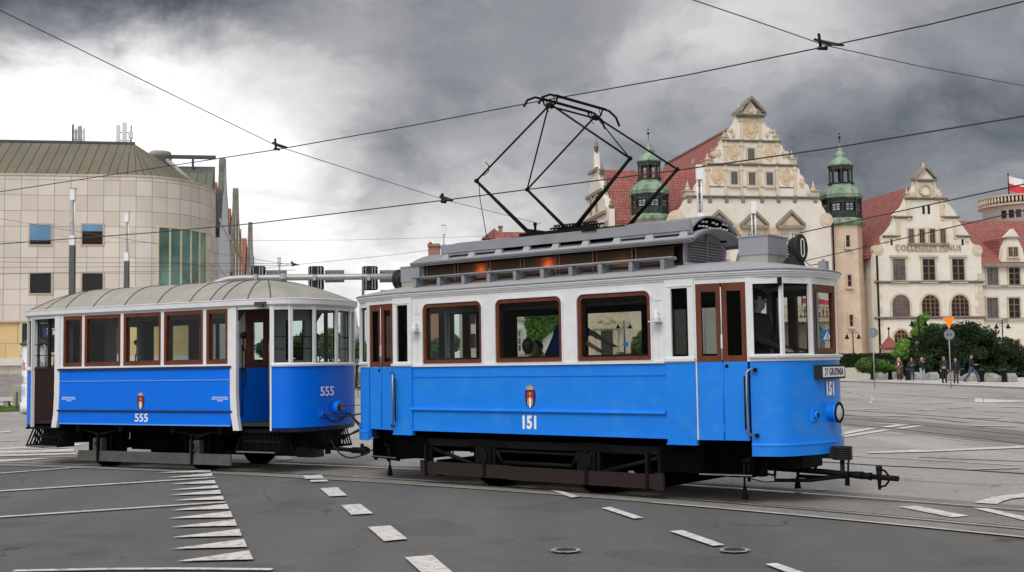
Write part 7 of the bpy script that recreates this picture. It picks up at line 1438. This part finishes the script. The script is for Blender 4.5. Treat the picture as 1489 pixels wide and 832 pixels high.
for px, py, Y, lab in ((1240.5, 483, 112, 'twin armed lantern before the foot of the stair tower'), (1337, 463, 97, 'twin armed lantern half hidden above the yew, left of the orange triangle'), (1458.5, 468, 112, 'twin armed lantern before the long wing, above the yew edge'), (908, 468, 110, 'twin armed lantern seen through the front saloon window beside the portal')): lantern(px, py, Y, lab)
def signpost(px, pyb, pyt, lab, Y=None, r=.035, lean=0):
    g = gp(px, pyb) if Y is None else V((at(px, 500, Y).x, Y, 0)); z = at(px, pyt, g.y).z; e = empty('sign_post', (g.x, g.y, .1), label=lab, cat='sign'); mb = MB(); mb.tube([(0, 0, -.09), (lean, 0, z-.1)], r, 8); mb.build('pole', m_galv, e); return e, z-.1, g.y/FPX
def disc(mb, c, r, t=.02, n=24): mb.prism([V((c[0]+r*cos(2*pi*i/n), c[1], c[2]+r*sin(2*pi*i/n))) for i in range(n)], (0, -t, 0)); return mb
m_back = mat('sign_back', (.22, .23, .24), .5, metal=.4, var=.12)
e, h, s = signpost(1272, 564, 477, 'thin grey sign post with a round sign seen from behind, near the tram front'); mb = disc(MB(), (0, -.04, h-.28), .30); mb.build('round_sign_back', m_back, e); mb = MB(); mb.bx(-.02, .02, -.07, -.04, h-.5, h-.05); mb.bx(-.12, .12, -.075, -.06, h-.3, h-.26); mb.build('bracket', m_galv, e)
e, h, s = signpost(1383, 565, 461, 'grey post carrying an orange downward triangle above a round sign back'); t_ = .34; mb = MB(); zt_ = h-.02; mb.prism([V((-t_, -.05, zt_)), V((t_, -.05, zt_)), V((.03, -.05, zt_-.62)), V((-.03, -.05, zt_-.62))], (0, -.02, 0)); mb.build('triangle_sign', mat('fluorescent_orange', (.95, .27, .01), .5, var=.05), e)
mb = disc(MB(), (0, -.04, h-1.0), .30); mb.build('round_sign_back', m_back, e); mb = MB(); mb.bx(-.14, -.03, -.07, -.06, h-1.05, h-.95); mb.bx(.03, .14, -.07, -.06, h-1.05, h-.95); mb.build('bracket', mat('dark_clip', (.05, .05, .055), .5), e)
e, h, s = signpost(1446, 0, 484, 'post with a blue and red no stopping sign and a white plate below', Y=104); c = (-.15, -.05, h-.3); mb = disc(MB(), c, .33); mb.build('sign_rim', mat('sign_red', (.55, .03, .04), .5, var=.05), e); mb = disc(MB(), (c[0], -.072, c[2]), .26, .01); mb.build('sign_face', mat('sign_blue', (.03, .05, .42), .5, var=.05), e)
mb = MB()
for a_ in (pi/4, -pi/4): d = V((cos(a_), 0, sin(a_))); n_ = V((-sin(a_), 0, cos(a_)))*.035; C_ = V((c[0], -.085, c[2])); mb.prism([C_-d*.27-n_, C_+d*.27-n_, C_+d*.27+n_, C_-d*.27+n_], (0, -.008, 0))
mb.build('sign_bar', MATS['sign_red'], e); mb = MB(); mb.bx(c[0]-.12, c[0]+.14, -.07, -.05, h-1.35, h-.72); pl_ = mb.build('plate', m_letter, e); mb = MB(); mb.bx(c[0]-.01, c[0]+.03, -.08, -.07, h-1.2, h-.9); mb.build('plate_mark', m_black, pl_)
e, h, s = signpost(1333.5, 0, 497, 'thin grey post with a small oval sign standing between the pedestrians', Y=96); mb = disc(MB(), (0, -.04, h-.1), .18); mb.build('round_sign_back', m_back, e)
e, h, s = signpost(1203, 0, 470, 'blue pedestrian sign seen through the front window of the motor tram', Y=70); mb = MB(); mb.bx(-.33, .33, -.06, -.04, h-1.05, h-.38); mb.build('sign_face', mat('sign_blue2', (.02, .14, .50), .5, var=.05), e); mb = MB(); mb.prism([V((-.25, -.068, h-.98)), V((.25, -.068, h-.98)), V((0, -.068, h-.48))], (0, -.004, 0)); mb.build('sign_triangle', m_letter, e); mb = MB(); mb.tube([(-.08, -.075, h-.94), (0, -.075, h-.80), (.08, -.075, h-.94)], .022, 5); mb.tube([(0, -.075, h-.8), (.01, -.075, h-.68)], .03, 5); mb.sphere((.02, -.075, h-.62), .035, 6, 4); mb.build('walking_figure', m_black, e)
e, h, s = signpost(909.5, 0, 440, 'tall post with a small blue round sign seen through the front saloon window', Y=85); mb = disc(MB(), (0, -.05, at(909, 501, 85).z-.1), .2); mb.build('sign_face', MATS['sign_blue2'], e)
# bollards and concrete barriers on the plaza edge
bp_ = None
def bollard(px, pyb, lab):
    global bp_
    g = gp(px, pyb); g.z = .1
    if bp_ is None:
        bp_ = empty('bollard', g, label=lab, cat='bollard', group='black bollards along the plaza edge'); mb = MB(); mb.lathe((0, 0, 0), [(.19, 0), (.19, .08), (.16, .12), (.145, .85), (.15, .88), (.15, .95), (.13, 1.02), (.06, 1.08), (0, 1.09)], 16); mb.build('post', m_black, bp_); mb = MB(); mb.lathe((0, 0, .80), [(.148, 0), (.158, .01), (.158, .05), (.148, .06)], 16); mb.build('collar', m_pole, bp_); return bp_
    o = copy_tree(bp_); o.location = g; o['label'] = lab; return o
for px, pyb, lab in ((1230.5, 552.5, 'black bollard nearest the tram front'), (1246.5, 553, 'black bollard at the near end of the first concrete barrier'), (1251.5, 553, 'black bollard touching the first concrete barrier, behind its neighbour'), (1269, 553.5, 'black bollard just beside the thin sign post'), (1294.7, 554, 'black bollard left of the woman in the brown coat'), (1320, 555, 'black bollard between the brown coated woman and the dark jacketed one'), (1362, 547, 'small far bollard in the gap between the two groups of pedestrians'), (1399.5, 556, 'black bollard right of the short pedestrian in black'), (1428.5, 557.5, 'black bollard just behind the striding man'), (1460.5, 558, 'black bollard at the far end of the last concrete barrier'), (1443, 545, 'slim dark bollard under the blue no stopping sign')): bollard(px, pyb, lab)
m_cb = mat('barrier_concrete', (.30, .295, .28), .9, var=.25, scale=3, bump=.2)
wb = None
def barrier(px0, px1, pyb, lab):
    global wb
    a, b = gp(px0, pyb), gp(px1, pyb+.5); L_ = (b-a).length; ang = atan2(b.y-a.y, b.x-a.x)
    if wb is None:
        n = 28; top = [V((2.8*i/n, 0, .16+.44*abs(cos(pi*i/n))**.8 if .06 < i/n < .94 else .45)) for i in range(n+1)]; mb = MB(); mb.prism([V((0, 0, 0)), V((0, 0, .4))]+top[1:-1]+[V((2.8, 0, .4)), V((2.8, 0, 0))], (0, .7, 0)); wb = mb.build('concrete_barrier', m_cb, None); md = wb.modifiers.new('bevel', 'BEVEL'); md.width = .05; md.segments = 2; md.limit_method = 'ANGLE'; o = wb
    else: o = wb.copy(); COL.objects.link(o)
    o.location = (a.x, a.y, .1); o.rotation_euler = (0, 0, ang); o.scale = (L_/2.8, 1, 1); tag(o, lab, 'barrier', 'wave shaped grey concrete barriers on the plaza'); return o
for a, b, y, lab in ((1232, 1253, 551.5, 'wave shaped concrete barrier between the tram front and the thin sign post'), (1265, 1298, 552.5, 'wave shaped concrete barrier left of the brown coated woman'), (1322, 1355, 554, 'wave shaped concrete barrier behind the woman shading her eyes'), (1377, 1412, 556, 'wave shaped concrete barrier behind the person in black'), (1430, 1468, 557.5, 'wave shaped concrete barrier right of the striding man')): barrier(a, b, y, lab)
freebox('stone_planter', 1240, 540, 97, 3.6, 1.2, 1.05, mat('planter_stone', (.52, .49, .43), .85, var=.1), 'pale stone planter edge behind the bollards near the tram', 'planter')
freebox('grey_cabinet', 1476, 535, 100, .9, .5, 1.9, m_back, 'grey utility cabinet at the picture edge beyond the bollards', 'cabinet')
for px, lab in ((1469, 'dark litter bin beyond the last barrier'), (1483, 'dark litter bin beside the grey cabinet')):
    e = empty('litter_bin', (at(px, 500, 96).x, 96, .1), label=lab, cat='litter bin', group='dark litter bins at the plaza edge'); mb = MB(); mb.lathe((0, 0, .45), [(.2, 0), (.24, .6), (.26, .62), (.22, .7)], 14); mb.build('basket', m_black, e); mb = MB(); mb.tube([(0, 0, 0), (0, 0, .5)], .05, 8); mb.tube([(0, 0, 1.15), (0, 0, 1.35)], .04, 8); mb.lathe((0, 0, 1.33), [(.28, 0), (.1, .1), (0, .12)], 14); mb.build('post', m_black, e)
rk = empty('kiosk_roof', (at(1293, 500, 108).x, 108, 0), label='small steep red roofed pavilion with a dark finial at the stair tower foot', cat='pavilion'); mb = MB(); z0 = at(1293, 503, 108).z; mb.bx(-.6, .6, -.6, .6, .1, z0); mb.build('wall', m_peach, rk); mb = MB(); mb.lathe((0, 0, z0-.2), [(1.15, 0), (.55, .55), (0, at(1293, 488, 108).z-z0+.2)], 4, smooth=False, rot=pi/4); mb.build('roof', mat('dark_red_roof', (.26, .07, .05), .8, var=.2), rk); mb = MB(); mb.tube([(0, 0, z0+.7), (0, 0, z0+1.6)], .05, 6); mb.sphere((0, 0, z0+1.6), .12, 8, 6); mb.build('finial', m_black, rk)
# ---- signal gantry
GY = 40; g0 = at(297, 424, GY); ga = empty('signal_gantry', (g0.x, GY, 0), label='long grey curved arm gantry behind the trailer roof carrying signal backs', cat='gantry')
pts = [(297, 700), (297, 432), (303, 420), (316, 411), (332, 406), (350, 404.5), (372, 404), (440, 403.3), (520, 402.6), (600, 402)]
P = [at(x, y, GY)-V((g0.x, GY, 0)) for x, y in pts]; P[0].z = 0; P[0].x = P[1].x; mb = MB(); mb.tube(P, [.14, .12, .12, .12, .115, .11, .11, .11, .105, .10], 12); mb.build('arm', m_galv, ga)
sb = None
for i, (px, lab) in enumerate(((371.5, 'traffic signal seen from behind, nearest the gabled houses end of the gantry'), (457, 'traffic signal seen from behind, middle one of the three on the gantry'), (536, 'traffic signal seen from behind, just left of the motor tram roof'))):
    a, b = at(px-11.5, 421.5 if i else 420, GY-.2), at(px+11.5, 385.5, GY-.2); e = empty('traffic_signal', ((a.x+b.x)/2, GY-.2, (a.z+b.z)/2), label=lab, cat='traffic signal', group='traffic signals on the gantry'); w_, h_ = (b.x-a.x)/2, (b.z-a.z)/2
    mb = MB(); mb.prism([V((x, .35, z)) for x, z in ((-w_+.05, -h_), (w_-.05, -h_), (w_, -h_+.05), (w_, h_-.05), (w_-.05, h_), (-w_+.05, h_), (-w_, h_-.05), (-w_, -h_+.05))], (0, .02, 0)); mb.build('backing_board', m_black, e); mb = MB(); mb.bx(-.09, .09, .16, .36, -h_+.05, h_-.05)
    mb.build('signal_housing', m_rubber, e); mb = MB(); [mb.bx(x-.012, x+.012, .13, .345, -h_+.03, h_-.03) for x in (-.20, -.11, .11, .20)]; [mb.bx(-w_, w_, .31, .345, z, z+.02) for z in (-.12, .28)]; mb.build('board_stiffener', m_galv, e); mb = MB(); mb.tube([(0, .2, 0), (0, .2, .001+.0)], .05); mb.bx(-.05, .05, .0, .14, -.1, .1); mb.build('bracket', m_galv, e)
for px, w0, lab in ((402, 15, 'grey sign panel back on the gantry next to the first signal'), (486.5, 14, 'grey sign panel back on the gantry between middle and last signal'), (566, 14, 'grey sign panel back on the gantry above the motor tram end'), (594, 14, 'grey sign panel back partly hidden by the route drum')):
    a, b = at(px-w0, 411, GY+.2), at(px+w0, 392.5, GY+.2); e = empty('road_sign', ((a.x+b.x)/2, GY+.2, (a.z+b.z)/2), label=lab, cat='sign', group='sign panels on the gantry'); w_, h_ = (b.x-a.x)/2, (b.z-a.z)/2
    mb = MB(); mb.bx(-w_, w_, 0, .02, -h_, h_); mb.build('panel', mat('panel_grey', (.20, .21, .22), .55, metal=.2, var=.1), e); mb = MB(); mb.bx(-w_, w_, -.03, 0, h_-.05, h_-.03); mb.bx(-w_, w_, -.03, 0, -h_+.06, -h_+.08); mb.bx(-.09, -.07, -.03, 0, -h_, h_); mb.bx(.07, .09, -.03, 0, -h_, h_); mb.build('stiffener', m_galv, e)
for px, Y, pyt, r, lab in ((528.5, 36, 402, .05, 'dark pole standing right beside the rear corner of the motor tram'), (497, 60, 436, .09, 'grey pole seen through the front windows of the trailer'), (606, 95, 452, .1, 'slim far pole behind the rear doors')):
    x = at(px, 500, Y).x; e = empty('catenary_pole', (x, Y, 0), label=lab, cat='pole'); mb = MB(); mb.tube([(0, 0, 0), (0, 0, at(px, pyt, Y).z)], [r, r*.8], 8); mb.build('mast', m_pole, e); mb = MB(); mb.lathe((0, 0, 0), [(r*2, 0), (r*2, .06), (r*1.3, .1)], 10); mb.build('foot', m_pole, e)
rl_ = empty('railing', (at(520, 500, 66).x, 66, 0), label='dark street railing seen between the two trams', cat='railing'); mb = MB(); 
for z in (.45, 1.05): mb.tube([(0, 0, z), (9, 2, z)], .03, 5)
for i in range(31): mb.tube([(i*.3, i*.067, 0), (i*.3, i*.067, 1.1)], .02, 5)
mb.build('bars', m_pole, rl_)
# ================================================================== OVERHEAD WIRES
m_wire = mat('overhead_wire', (.03, .028, .027), .6, var=.1); m_wire2 = mat('span_rope', (.09, .085, .08), .6, var=.2)
def wire(pts, z, r, lab, name='contact_wire', m=None, ext=(1, 1)):
    P = [gp(x, y, z) if not isinstance(z, (list, tuple)) else at(x, y, zz) for (x, y), zz in zip(pts, z if isinstance(z, (list, tuple)) else [z]*len(pts))]
    P = ([P[0]*2.0-P[1]] if ext[0] else [])+P+([P[-1]*1.6-P[-2]*.6] if ext[1] else []); mb = MB(); mb.tube(P, r, 6); o = mb.build(name, m or m_wire); tag(o, lab, 'wire', 'overhead tram wires'); return o
wire([(0, 279), (200, 248.5), (400, 218), (600, 182.5), (780, 148), (1000, 109), (1200, 68), (1350, 36), (1489, 2)], 5.47, .0085, 'thick contact wire touched by the raised pantograph')
wire([(0, 355), (227, 338), (370, 325), (648, 291), (990, 247), (1212, 215), (1489, 169)], 5.5, .014, 'contact wire of the far track crossing the gables and both copper towers')
wire([(1190, 375), (1317, 346), (1489, 306)], 5.5, .016, 'lowest contact wire crossing the front of the smaller gable'); wire([(1252, 319.5), (1360, 296), (1489, 268)], 5.5, .016, 'contact wire crossing the red roof and peak of the smaller gable')
wire([(0, 15), (200, 113), (404, 213)], 5.75, .006, 'span rope descending from the upper corner of the cloudy sky', 'span_rope', m_wire2, (1, 0)); wire([(404, 213), (530, 253.5), (648, 291), (740, 314)], 5.75, .007, 'span rope running down from the first wire clamp to the pantograph', 'span_rope', m_wire2, (0, 1))
wire([(1008, 0), (1100, 31), (1200, 66), (1340, 97), (1489, 125)], 5.75, .0065, 'span rope crossing above the great gable', 'span_rope', m_wire2)
for pts, Y, lab in ((((380, 350), (510, 349), (640, 345.5)), 90, 'faint level wire above the traffic signals'), (((370, 392), (430, 385), (560, 372), (640, 362)), 70, 'faint slanting wire above the gantry arm'), (((0, 381), (110, 382), (310, 383)), 60, 'topmost of the level wires across the modern hall'), (((0, 389), (110, 388.5), (310, 387)), 62, 'middle one of the level wires across the modern hall'), (((0, 399), (110, 396), (310, 394)), 64, 'lowest of the level wires across the modern hall'), (((0, 318), (100, 335), (300, 366)), 66, 'thin wire slanting down between the square windows')):
    wire(pts, [Y]*len(pts), .012, lab, 'feeder_wire', m_wire2)
def clamp(px, py, z, s, lab, ang):
    p = gp(px, py, z); e = empty('wire_clamp', p, ang, label=lab, cat='clamp', group='wire clamps on the overhead line'); mb = MB(); mb.tube([(-.16, 0, .10), (.02, 0, .02), (.2, 0, -.03)], [.02*s, .035*s, .018*s], 8); mb.build('insulator', m_rubber, e); mb = MB(); mb.tube([(-.1, 0, .16), (-.08, 0, -.02)], .025*s, 6); mb.tube([(-.12, 0, -.02), (-.0, 0, -.04)], .03*s, 6); mb.build('clip', m_black, e)
clamp(406, 214, 5.55, .8, 'wire clamp joining the upper span rope and the contact wire above the trailer', -.6); clamp(1203, 66, 5.55, .75, 'wire clamp beside the pantograph wire above the great gable', -.5); clamp(648, 291, 5.55, 1.5, 'wire clamp in the pale sky just left of the pantograph', -.6); clamp(428, 385, 6.2, 1.2, 'small distant wire clamp above the middle traffic signal', 0)
# ================================================================== PEOPLE
m_skin = mat('skin', (.50, .30, .22), .55, var=.06, scale=8)
def clothes(name, c, r=.8): return mat('cloth_'+name, c, r, var=.22, scale=9, bump=.15, bscale=25)
def remeshed(mb, name, m, parent, vox):
    me = mb.mesh('t', m, weld=False); o = bpy.data.objects.new('t', me); COL.objects.link(o); md = o.modifiers.new('r', 'REMESH'); md.mode = 'VOXEL'; md.voxel_size = vox; md.use_smooth_shade = True; s_ = o.modifiers.new('s', 'SMOOTH'); s_.factor = .5; s_.iterations = 2
    bpy.context.view_layer.update(); m2 = bpy.data.meshes.new_from_object(o.evaluated_get(bpy.context.evaluated_depsgraph_get())); bpy.data.objects.remove(o); m2.name = name; n = bpy.data.objects.new(name, m2); COL.objects.link(n); n.parent = parent
    for p in m2.polygons: p.use_smooth = True
    return n
def cap(mb, a, b, ra, rb, n=10):
    a, b = V(a), V(b); mb.tube([a, b], [ra, rb], n); mb.sphere(a, ra, n, 7); mb.sphere(b, rb, n, 7)
def person(loc, rz, H, lab, J, top, bottom, hair, haircol, shoes=(.02, .02, .02), coat=None, skirtlen=None, cap_=None, glasses=False, bag=None, seated=False, vox=.009, group=None, long_hair=False, sleeves=True, open_shirt=None, parentz=0):
    """figure facing -Y at rz 0; J = joints for 1.75 m; returns the root"""
    e = empty('person', loc, rz, label=lab, cat='person', group=group); e.scale = (H/1.75,)*3
    j = dict(pel=(0, 0, .94), che=(0, -.01, 1.27), nck=(0, 0, 1.47), hd=(0, -.015, 1.625), sL=(.175, 0, 1.41), sR=(-.175, 0, 1.41), eL=(.23, .02, 1.13), eR=(-.23, .02, 1.13), wL=(.24, -.06, .89), wR=(-.24, -.06, .89), hL=(.09, 0, .91), hR=(-.09, 0, .91), kL=(.10, -.02, .50), kR=(-.10, -.02, .50), aL=(.10, .02, .09), aR=(-.10, .02, .09)); j.update(J); j = {k: V(v) for k, v in j.items()}
    b = MB(); hd = j['hd']
    b.sphere(hd+V((0, 0, .015)), .1, 16, 12, (.76, .95, 1.12)); b.sphere(hd+V((0, -.03, -.055)), .065, 12, 8, (.85, .9, .9)); b.sphere(hd+V((0, -.102, -.012)), .016, 8, 6, (.8, 1, 1.3)); b.sphere(hd+V((0, -.086, -.052)), .02, 8, 6, (1.3, .6, .5))
    for s in (-1, 1): b.sphere(hd+V((s*.078, .01, 0)), .024, 8, 6, (.45, .8, 1.2))
    cap(b, j['nck']+V((0, .01, -.04)), hd+V((0, .01, -.06)), .055, .05); cap(b, j['che']+V((0, 0, .06)), j['nck']-V((0, 0, .06)), .115, .075, 12); cap(b, j['pel'], j['che'], .125, .12, 12); cap(b, j['sL'], j['sR'], .055, .055); cap(b, j['hL'], j['hR'], .095, .095)
    for s in 'LR':
        cap(b, j['s'+s], j['e'+s], .052, .040); cap(b, j['e'+s], j['w'+s], .040, .027); cap(b, j['h'+s], j['k'+s], .088, .056); cap(b, j['k'+s], j['a'+s], .055, .036)
        f = V((0, -1, 0)); 
        if (j['k'+s]-j['a'+s]).y > .25 and not seated: f = V((0, -1, -.5)).normalized()
        cap(b, j['a'+s]+V((0, .03, -.04)), j['a'+s]+f*.15+V((0, 0, -.055)), .035, .028)
        d = (j['w'+s]-j['e'+s]).normalized(); sd = d.cross(V((0, 1, 0)) if abs(d.y) < .8 else V((1, 0, 0))).normalized(); pn = d.cross(sd).normalized(); w0 = j['w'+s]; pc = w0+d*.055
        cap(b, w0, pc+d*.02, .024, .03)
        sg_ = 1 if s == 'L' else -1
        for k, (o, l) in enumerate(((-.030, .066), (-.010, .075), (.010, .07), (.030, .055))):
            q = pc+d*.03+pn*o*1.0; q2 = q+d*l*.55+pn*o*.35; cap(b, pc+pn*o*.8, q, .0105, .0105, 6); cap(b, q, q2, .0105, .0095, 6); cap(b, q2, q2+d*l*.42+sd*(.02*sg_)+pn*o*.2, .0095, .008, 6)
        t0 = w0+d*.03+pn*-.026; cap(b, t0, t0+d*.04-pn*.03, .013, .011, 6); cap(b, t0+d*.04-pn*.03, t0+d*.075-pn*.032, .011, .009, 6)
    body = remeshed(b, 'body', m_skin, e, vox)
    def fold(mb): return mb
    # clothing
    t = MB(); cap(t, j['pel']+V((0, 0, -.02)), j['che'], .148, .142, 14); cap(t, j['che']+V((0, 0, .06)), j['nck']-V((0, 0, .055)), .135, .085, 12); cap(t, j['sL'], j['sR'], .073, .073)
    for s in 'LR':
        if sleeves: cap(t, j['s'+s], j['e'+s], .070, .056); cap(t, j['e'+s], j['w'+s]-(j['w'+s]-j['e'+s]).normalized()*.02, .056, .042)
        else: cap(t, j['s'+s], j['s'+s].lerp(j['e'+s], .7), .070, .064)
    remeshed(t, 'jacket' if sleeves else 'shirt', clothes(*top), e, .013)
    u = MB(); cap(u, j['hL'], j['hR'], .108, .108, 12); cap(u, j['pel'], j['pel']+V((0, 0, .05)), .128, .125, 12)
    for s in 'LR':
        cap(u, j['h'+s], j['k'+s], .104, .074); cap(u, j['k'+s], j['a'+s]+V((0, 0, .02)), .072, .062)
    remeshed(u, 'trousers', clothes(*bottom), e, .013)
    for s in 'LR':
        sh = MB(); f = V((0, -1, 0)); cap(sh, j['a'+s]+V((0, .035, -.035)), j['a'+s]+f*.165+V((0, 0, -.055)), .046, .036); remeshed(sh, 'shoe', clothes('shoe_%d' % int(shoes[0]*100), shoes, .5), e, .012)
    if coat:
        c = MB(); zb_ = skirtlen or .55; c.lathe((j['pel'].x, j['pel'].y, 0), [(.20, zb_), (.19, .8), (.165, 1.05), (.15, 1.2)], 18); cap(c, j['pel']+V((0, 0, .1)), j['che'], .155, .15, 12); cap(c, j['sL'], j['sR'], .08, .08)
        for s in 'LR': cap(c, j['s'+s], j['e'+s], .078, .064); cap(c, j['e'+s], j['w'+s]-(j['w'+s]-j['e'+s])*.06, .064, .052)
        remeshed(c, 'coat', clothes(*coat), e, .014)
        if open_shirt: m_ = MB(); m_.sphere(j['che']+V((0, -.12, .02)), .09, 12, 8, (.6, .5, 1.5)); m_.build('blouse', clothes(*open_shirt), e)
    h = MB(); hc = hd+V((0, .018, .035)); h.sphere(hc, .108, 16, 10, (.80, .92, 1.02))
    if long_hair:
        for s in (-1, 1): cap(h, hd+V((s*.07, .03, .02)), hd+V((s*.085, .02, -.17)), .045, .04)
        cap(h, hd+V((0, .07, .0)), hd+V((0, .075, -.18)), .07, .06)
    else: cap(h, hd+V((0, .05, 0)), hd+V((0, .055, -.05)), .065, .05)
    remeshed(h, 'hair', clothes('hair_%d_%d' % (int(haircol[0]*100), int(haircol[2]*100)), haircol, .6), e, .012)
    for s in (-1, 1):
        m_ = MB(); m_.sphere(hd+V((s*.032, -.092, .012)), .010, 8, 5); m_.build('eye', m_black, e)
    if glasses:
        m_ = MB()
        for s in (-1, 1): m_.sphere(hd+V((s*.034, -.096, .012)), .026, 10, 6, (1, .35, .8))
        m_.bx(hd.x-.08, hd.x+.08, hd.y-.1, hd.y-.09, hd.z+.018, hd.z+.026); m_.build('sunglasses', m_rubber, e)
    if cap_:
        m_ = MB(); m_.sphere(hd+V((0, .005, .06)), .112, 16, 8, (.86, .98, .75)); m_.sphere(hd+V((0, -.10, .055)), .07, 12, 6, (1, 1, .16)); remeshed(m_, 'cap', clothes('cap', cap_), e, .010)
    if bag:
        m_ = MB(); bc = j['pel']+V((bag[1], -.15, .10)); m_.bx(bc.x-.12, bc.x+.12, bc.y-.04, bc.y+.04, bc.z-.09, bc.z+.09); m_.tube([bc+V((-.1, 0, .09)), j['che']+V((0, -.165, .05)), j['sL']+V((-.03, -.03, .06)), j['sL']+V((-.06, .09, -.05))], .010, 5); o = m_.build('shoulder_bag', clothes(*bag[0]), e)
    return e
GP = lambda x, y: V((gp(x, y).x, gp(x, y).y, .1))
BK = ('black', (.012, .012, .014)); BK2 = ('charcoal', (.03, .03, .034)); JN = ('denim', (.05, .085, .16)); JD = ('dark_denim', (.02, .03, .055)); LJ = ('light_denim', (.30, .34, .40)); GRP = 'pedestrians waiting on the plaza edge'
stand = dict(kL=(.10, -.05, .50), aL=(.11, .0, .09))
person(GP(1308, 557.5), -.5, 1.70, 'blond person in an open brown coat over a white top, walking by the bollards', dict(kL=(.10, -.14, .50), aL=(.10, .05, .12), kR=(-.10, -.02, .50), aR=(-.1, .18, .14), eL=(.26, .05, 1.15), wL=(.16, -.20, 1.10), eR=(-.25, .06, 1.14), wR=(-.14, -.20, 1.12)), BK, BK, 1, (.55, .38, .18), shoes=(.7, .7, .7), coat=('olive_brown', (.10, .07, .038)), open_shirt=('offwhite', (.7, .68, .64)), long_hair=True, group=GRP)
person(GP(1326.5, 556.5), -.2, 1.68, 'person in a dark open jacket with dark hair, arms folded', dict(stand, eL=(.25, -.05, 1.15), wL=(.02, -.2, 1.17), eR=(-.25, -.05, 1.15), wR=(.0, -.22, 1.22)), ('dark_jacket', (.025, .026, .03)), JD, 1, (.05, .03, .02), glasses=True, long_hair=True, group=GRP, shoes=(.5, .5, .5))
person(GP(1341.5, 557.5), .3, 1.70, 'person in a black top and light jeans shading the eyes with one hand', dict(stand, eL=(.30, -.12, 1.42), wL=(.10, -.20, 1.60), eR=(-.26, -.10, 1.22), wR=(-.12, -.24, 1.38)), BK, LJ, 1, (.28, .17, .08), long_hair=True, group=GRP, shoes=(.6, .6, .6))
person(GP(1373.5, 559.5), .0, 1.72, 'person all in black with sunglasses and a grey shoulder bag', stand, BK, BK, 1, (.06, .04, .03), glasses=True, bag=(('bag_grey', (.22, .22, .24)), -.06), long_hair=True, group=GRP)
person(GP(1390.5, 560), -.1, 1.60, 'shorter person in a black hooded top beside the orange triangle post', dict(stand, kR=(-.10, -.12, .5), aR=(-.1, .05, .1)), BK, BK2, 1, (.10, .06, .04), long_hair=False, group=GRP)
person(GP(1413.5, 559), .9, 1.86, 'tall striding person in a black jacket, cap and blue jeans', dict(kL=(.10, -.26, .53), aL=(.10, -.36, .12), kR=(-.10, .12, .50), aR=(-.10, .42, .16), pel=(0, 0, .93), eL=(.24, -.02, 1.15), wL=(.16, -.25, 1.12), eR=(-.24, .0, 1.14), wR=(-.12, -.22, 1.10)), BK, JN, 1, (.03, .02, .02), cap_=(.015, .015, .018), group=GRP)
def tramloc(x, y, z): return V(wpt(C_M, TH_M, x, y, z))
fx = TH_M+pi/2     # facing the front of the tram
person(tramloc(3.08, -.42, .82), fx, 1.74, 'tram driver in dark uniform and cap behind the front side window', dict(eL=(.24, -.08, 1.14), wL=(.12, -.33, 1.02), eR=(-.22, -.1, 1.15), wR=(-.1, -.34, 1.04)), ('uniform', (.007, .008, .015)), BK, 1, (.04, .03, .02), cap_=(.02, .02, .035))
person(tramloc(-.42, .05, .82), fx, 1.80, 'standing passenger in a blue shirt leaning on a seat with a straight arm', dict(che=(0, -.16, 1.22), nck=(0, -.27, 1.40), hd=(0, -.36, 1.52), sL=(.175, -.24, 1.34), sR=(-.175, -.24, 1.34), eL=(.22, -.52, 1.28), wL=(.20, -.80, 1.14), eR=(-.24, -.52, 1.26), wR=(-.24, -.86, 1.08)), ('blue_shirt', (.012, .035, .20)), BK2, 1, (.03, .02, .02), sleeves=False)
SIT = dict(kL=(.11, -.45, .90), kR=(-.11, -.45, .90), aL=(.11, -.46, .50), aR=(-.11, -.46, .50), wL=(.14, -.30, .98), wR=(-.14, -.30, .98))
for (x, y, rz, lab, top, hc) in ((-.95, -.62, TH_M+pi, 'seated passenger with dark hair at the rear saloon window, right of its middle', BK, (.02, .015, .012)), (-.42, -.55, TH_M+pi+.6, 'seated passenger with dark hair low behind the middle saloon window', BK2, (.015, .012, .01)), (-1.1, .55, TH_M, 'seated passenger on the far bench, dim behind the rear saloon window', BK2, (.05, .03, .02))):
    person(tramloc(x, y, .40), rz, 1.66, lab, SIT, top, JD, 1, hc, seated=True)
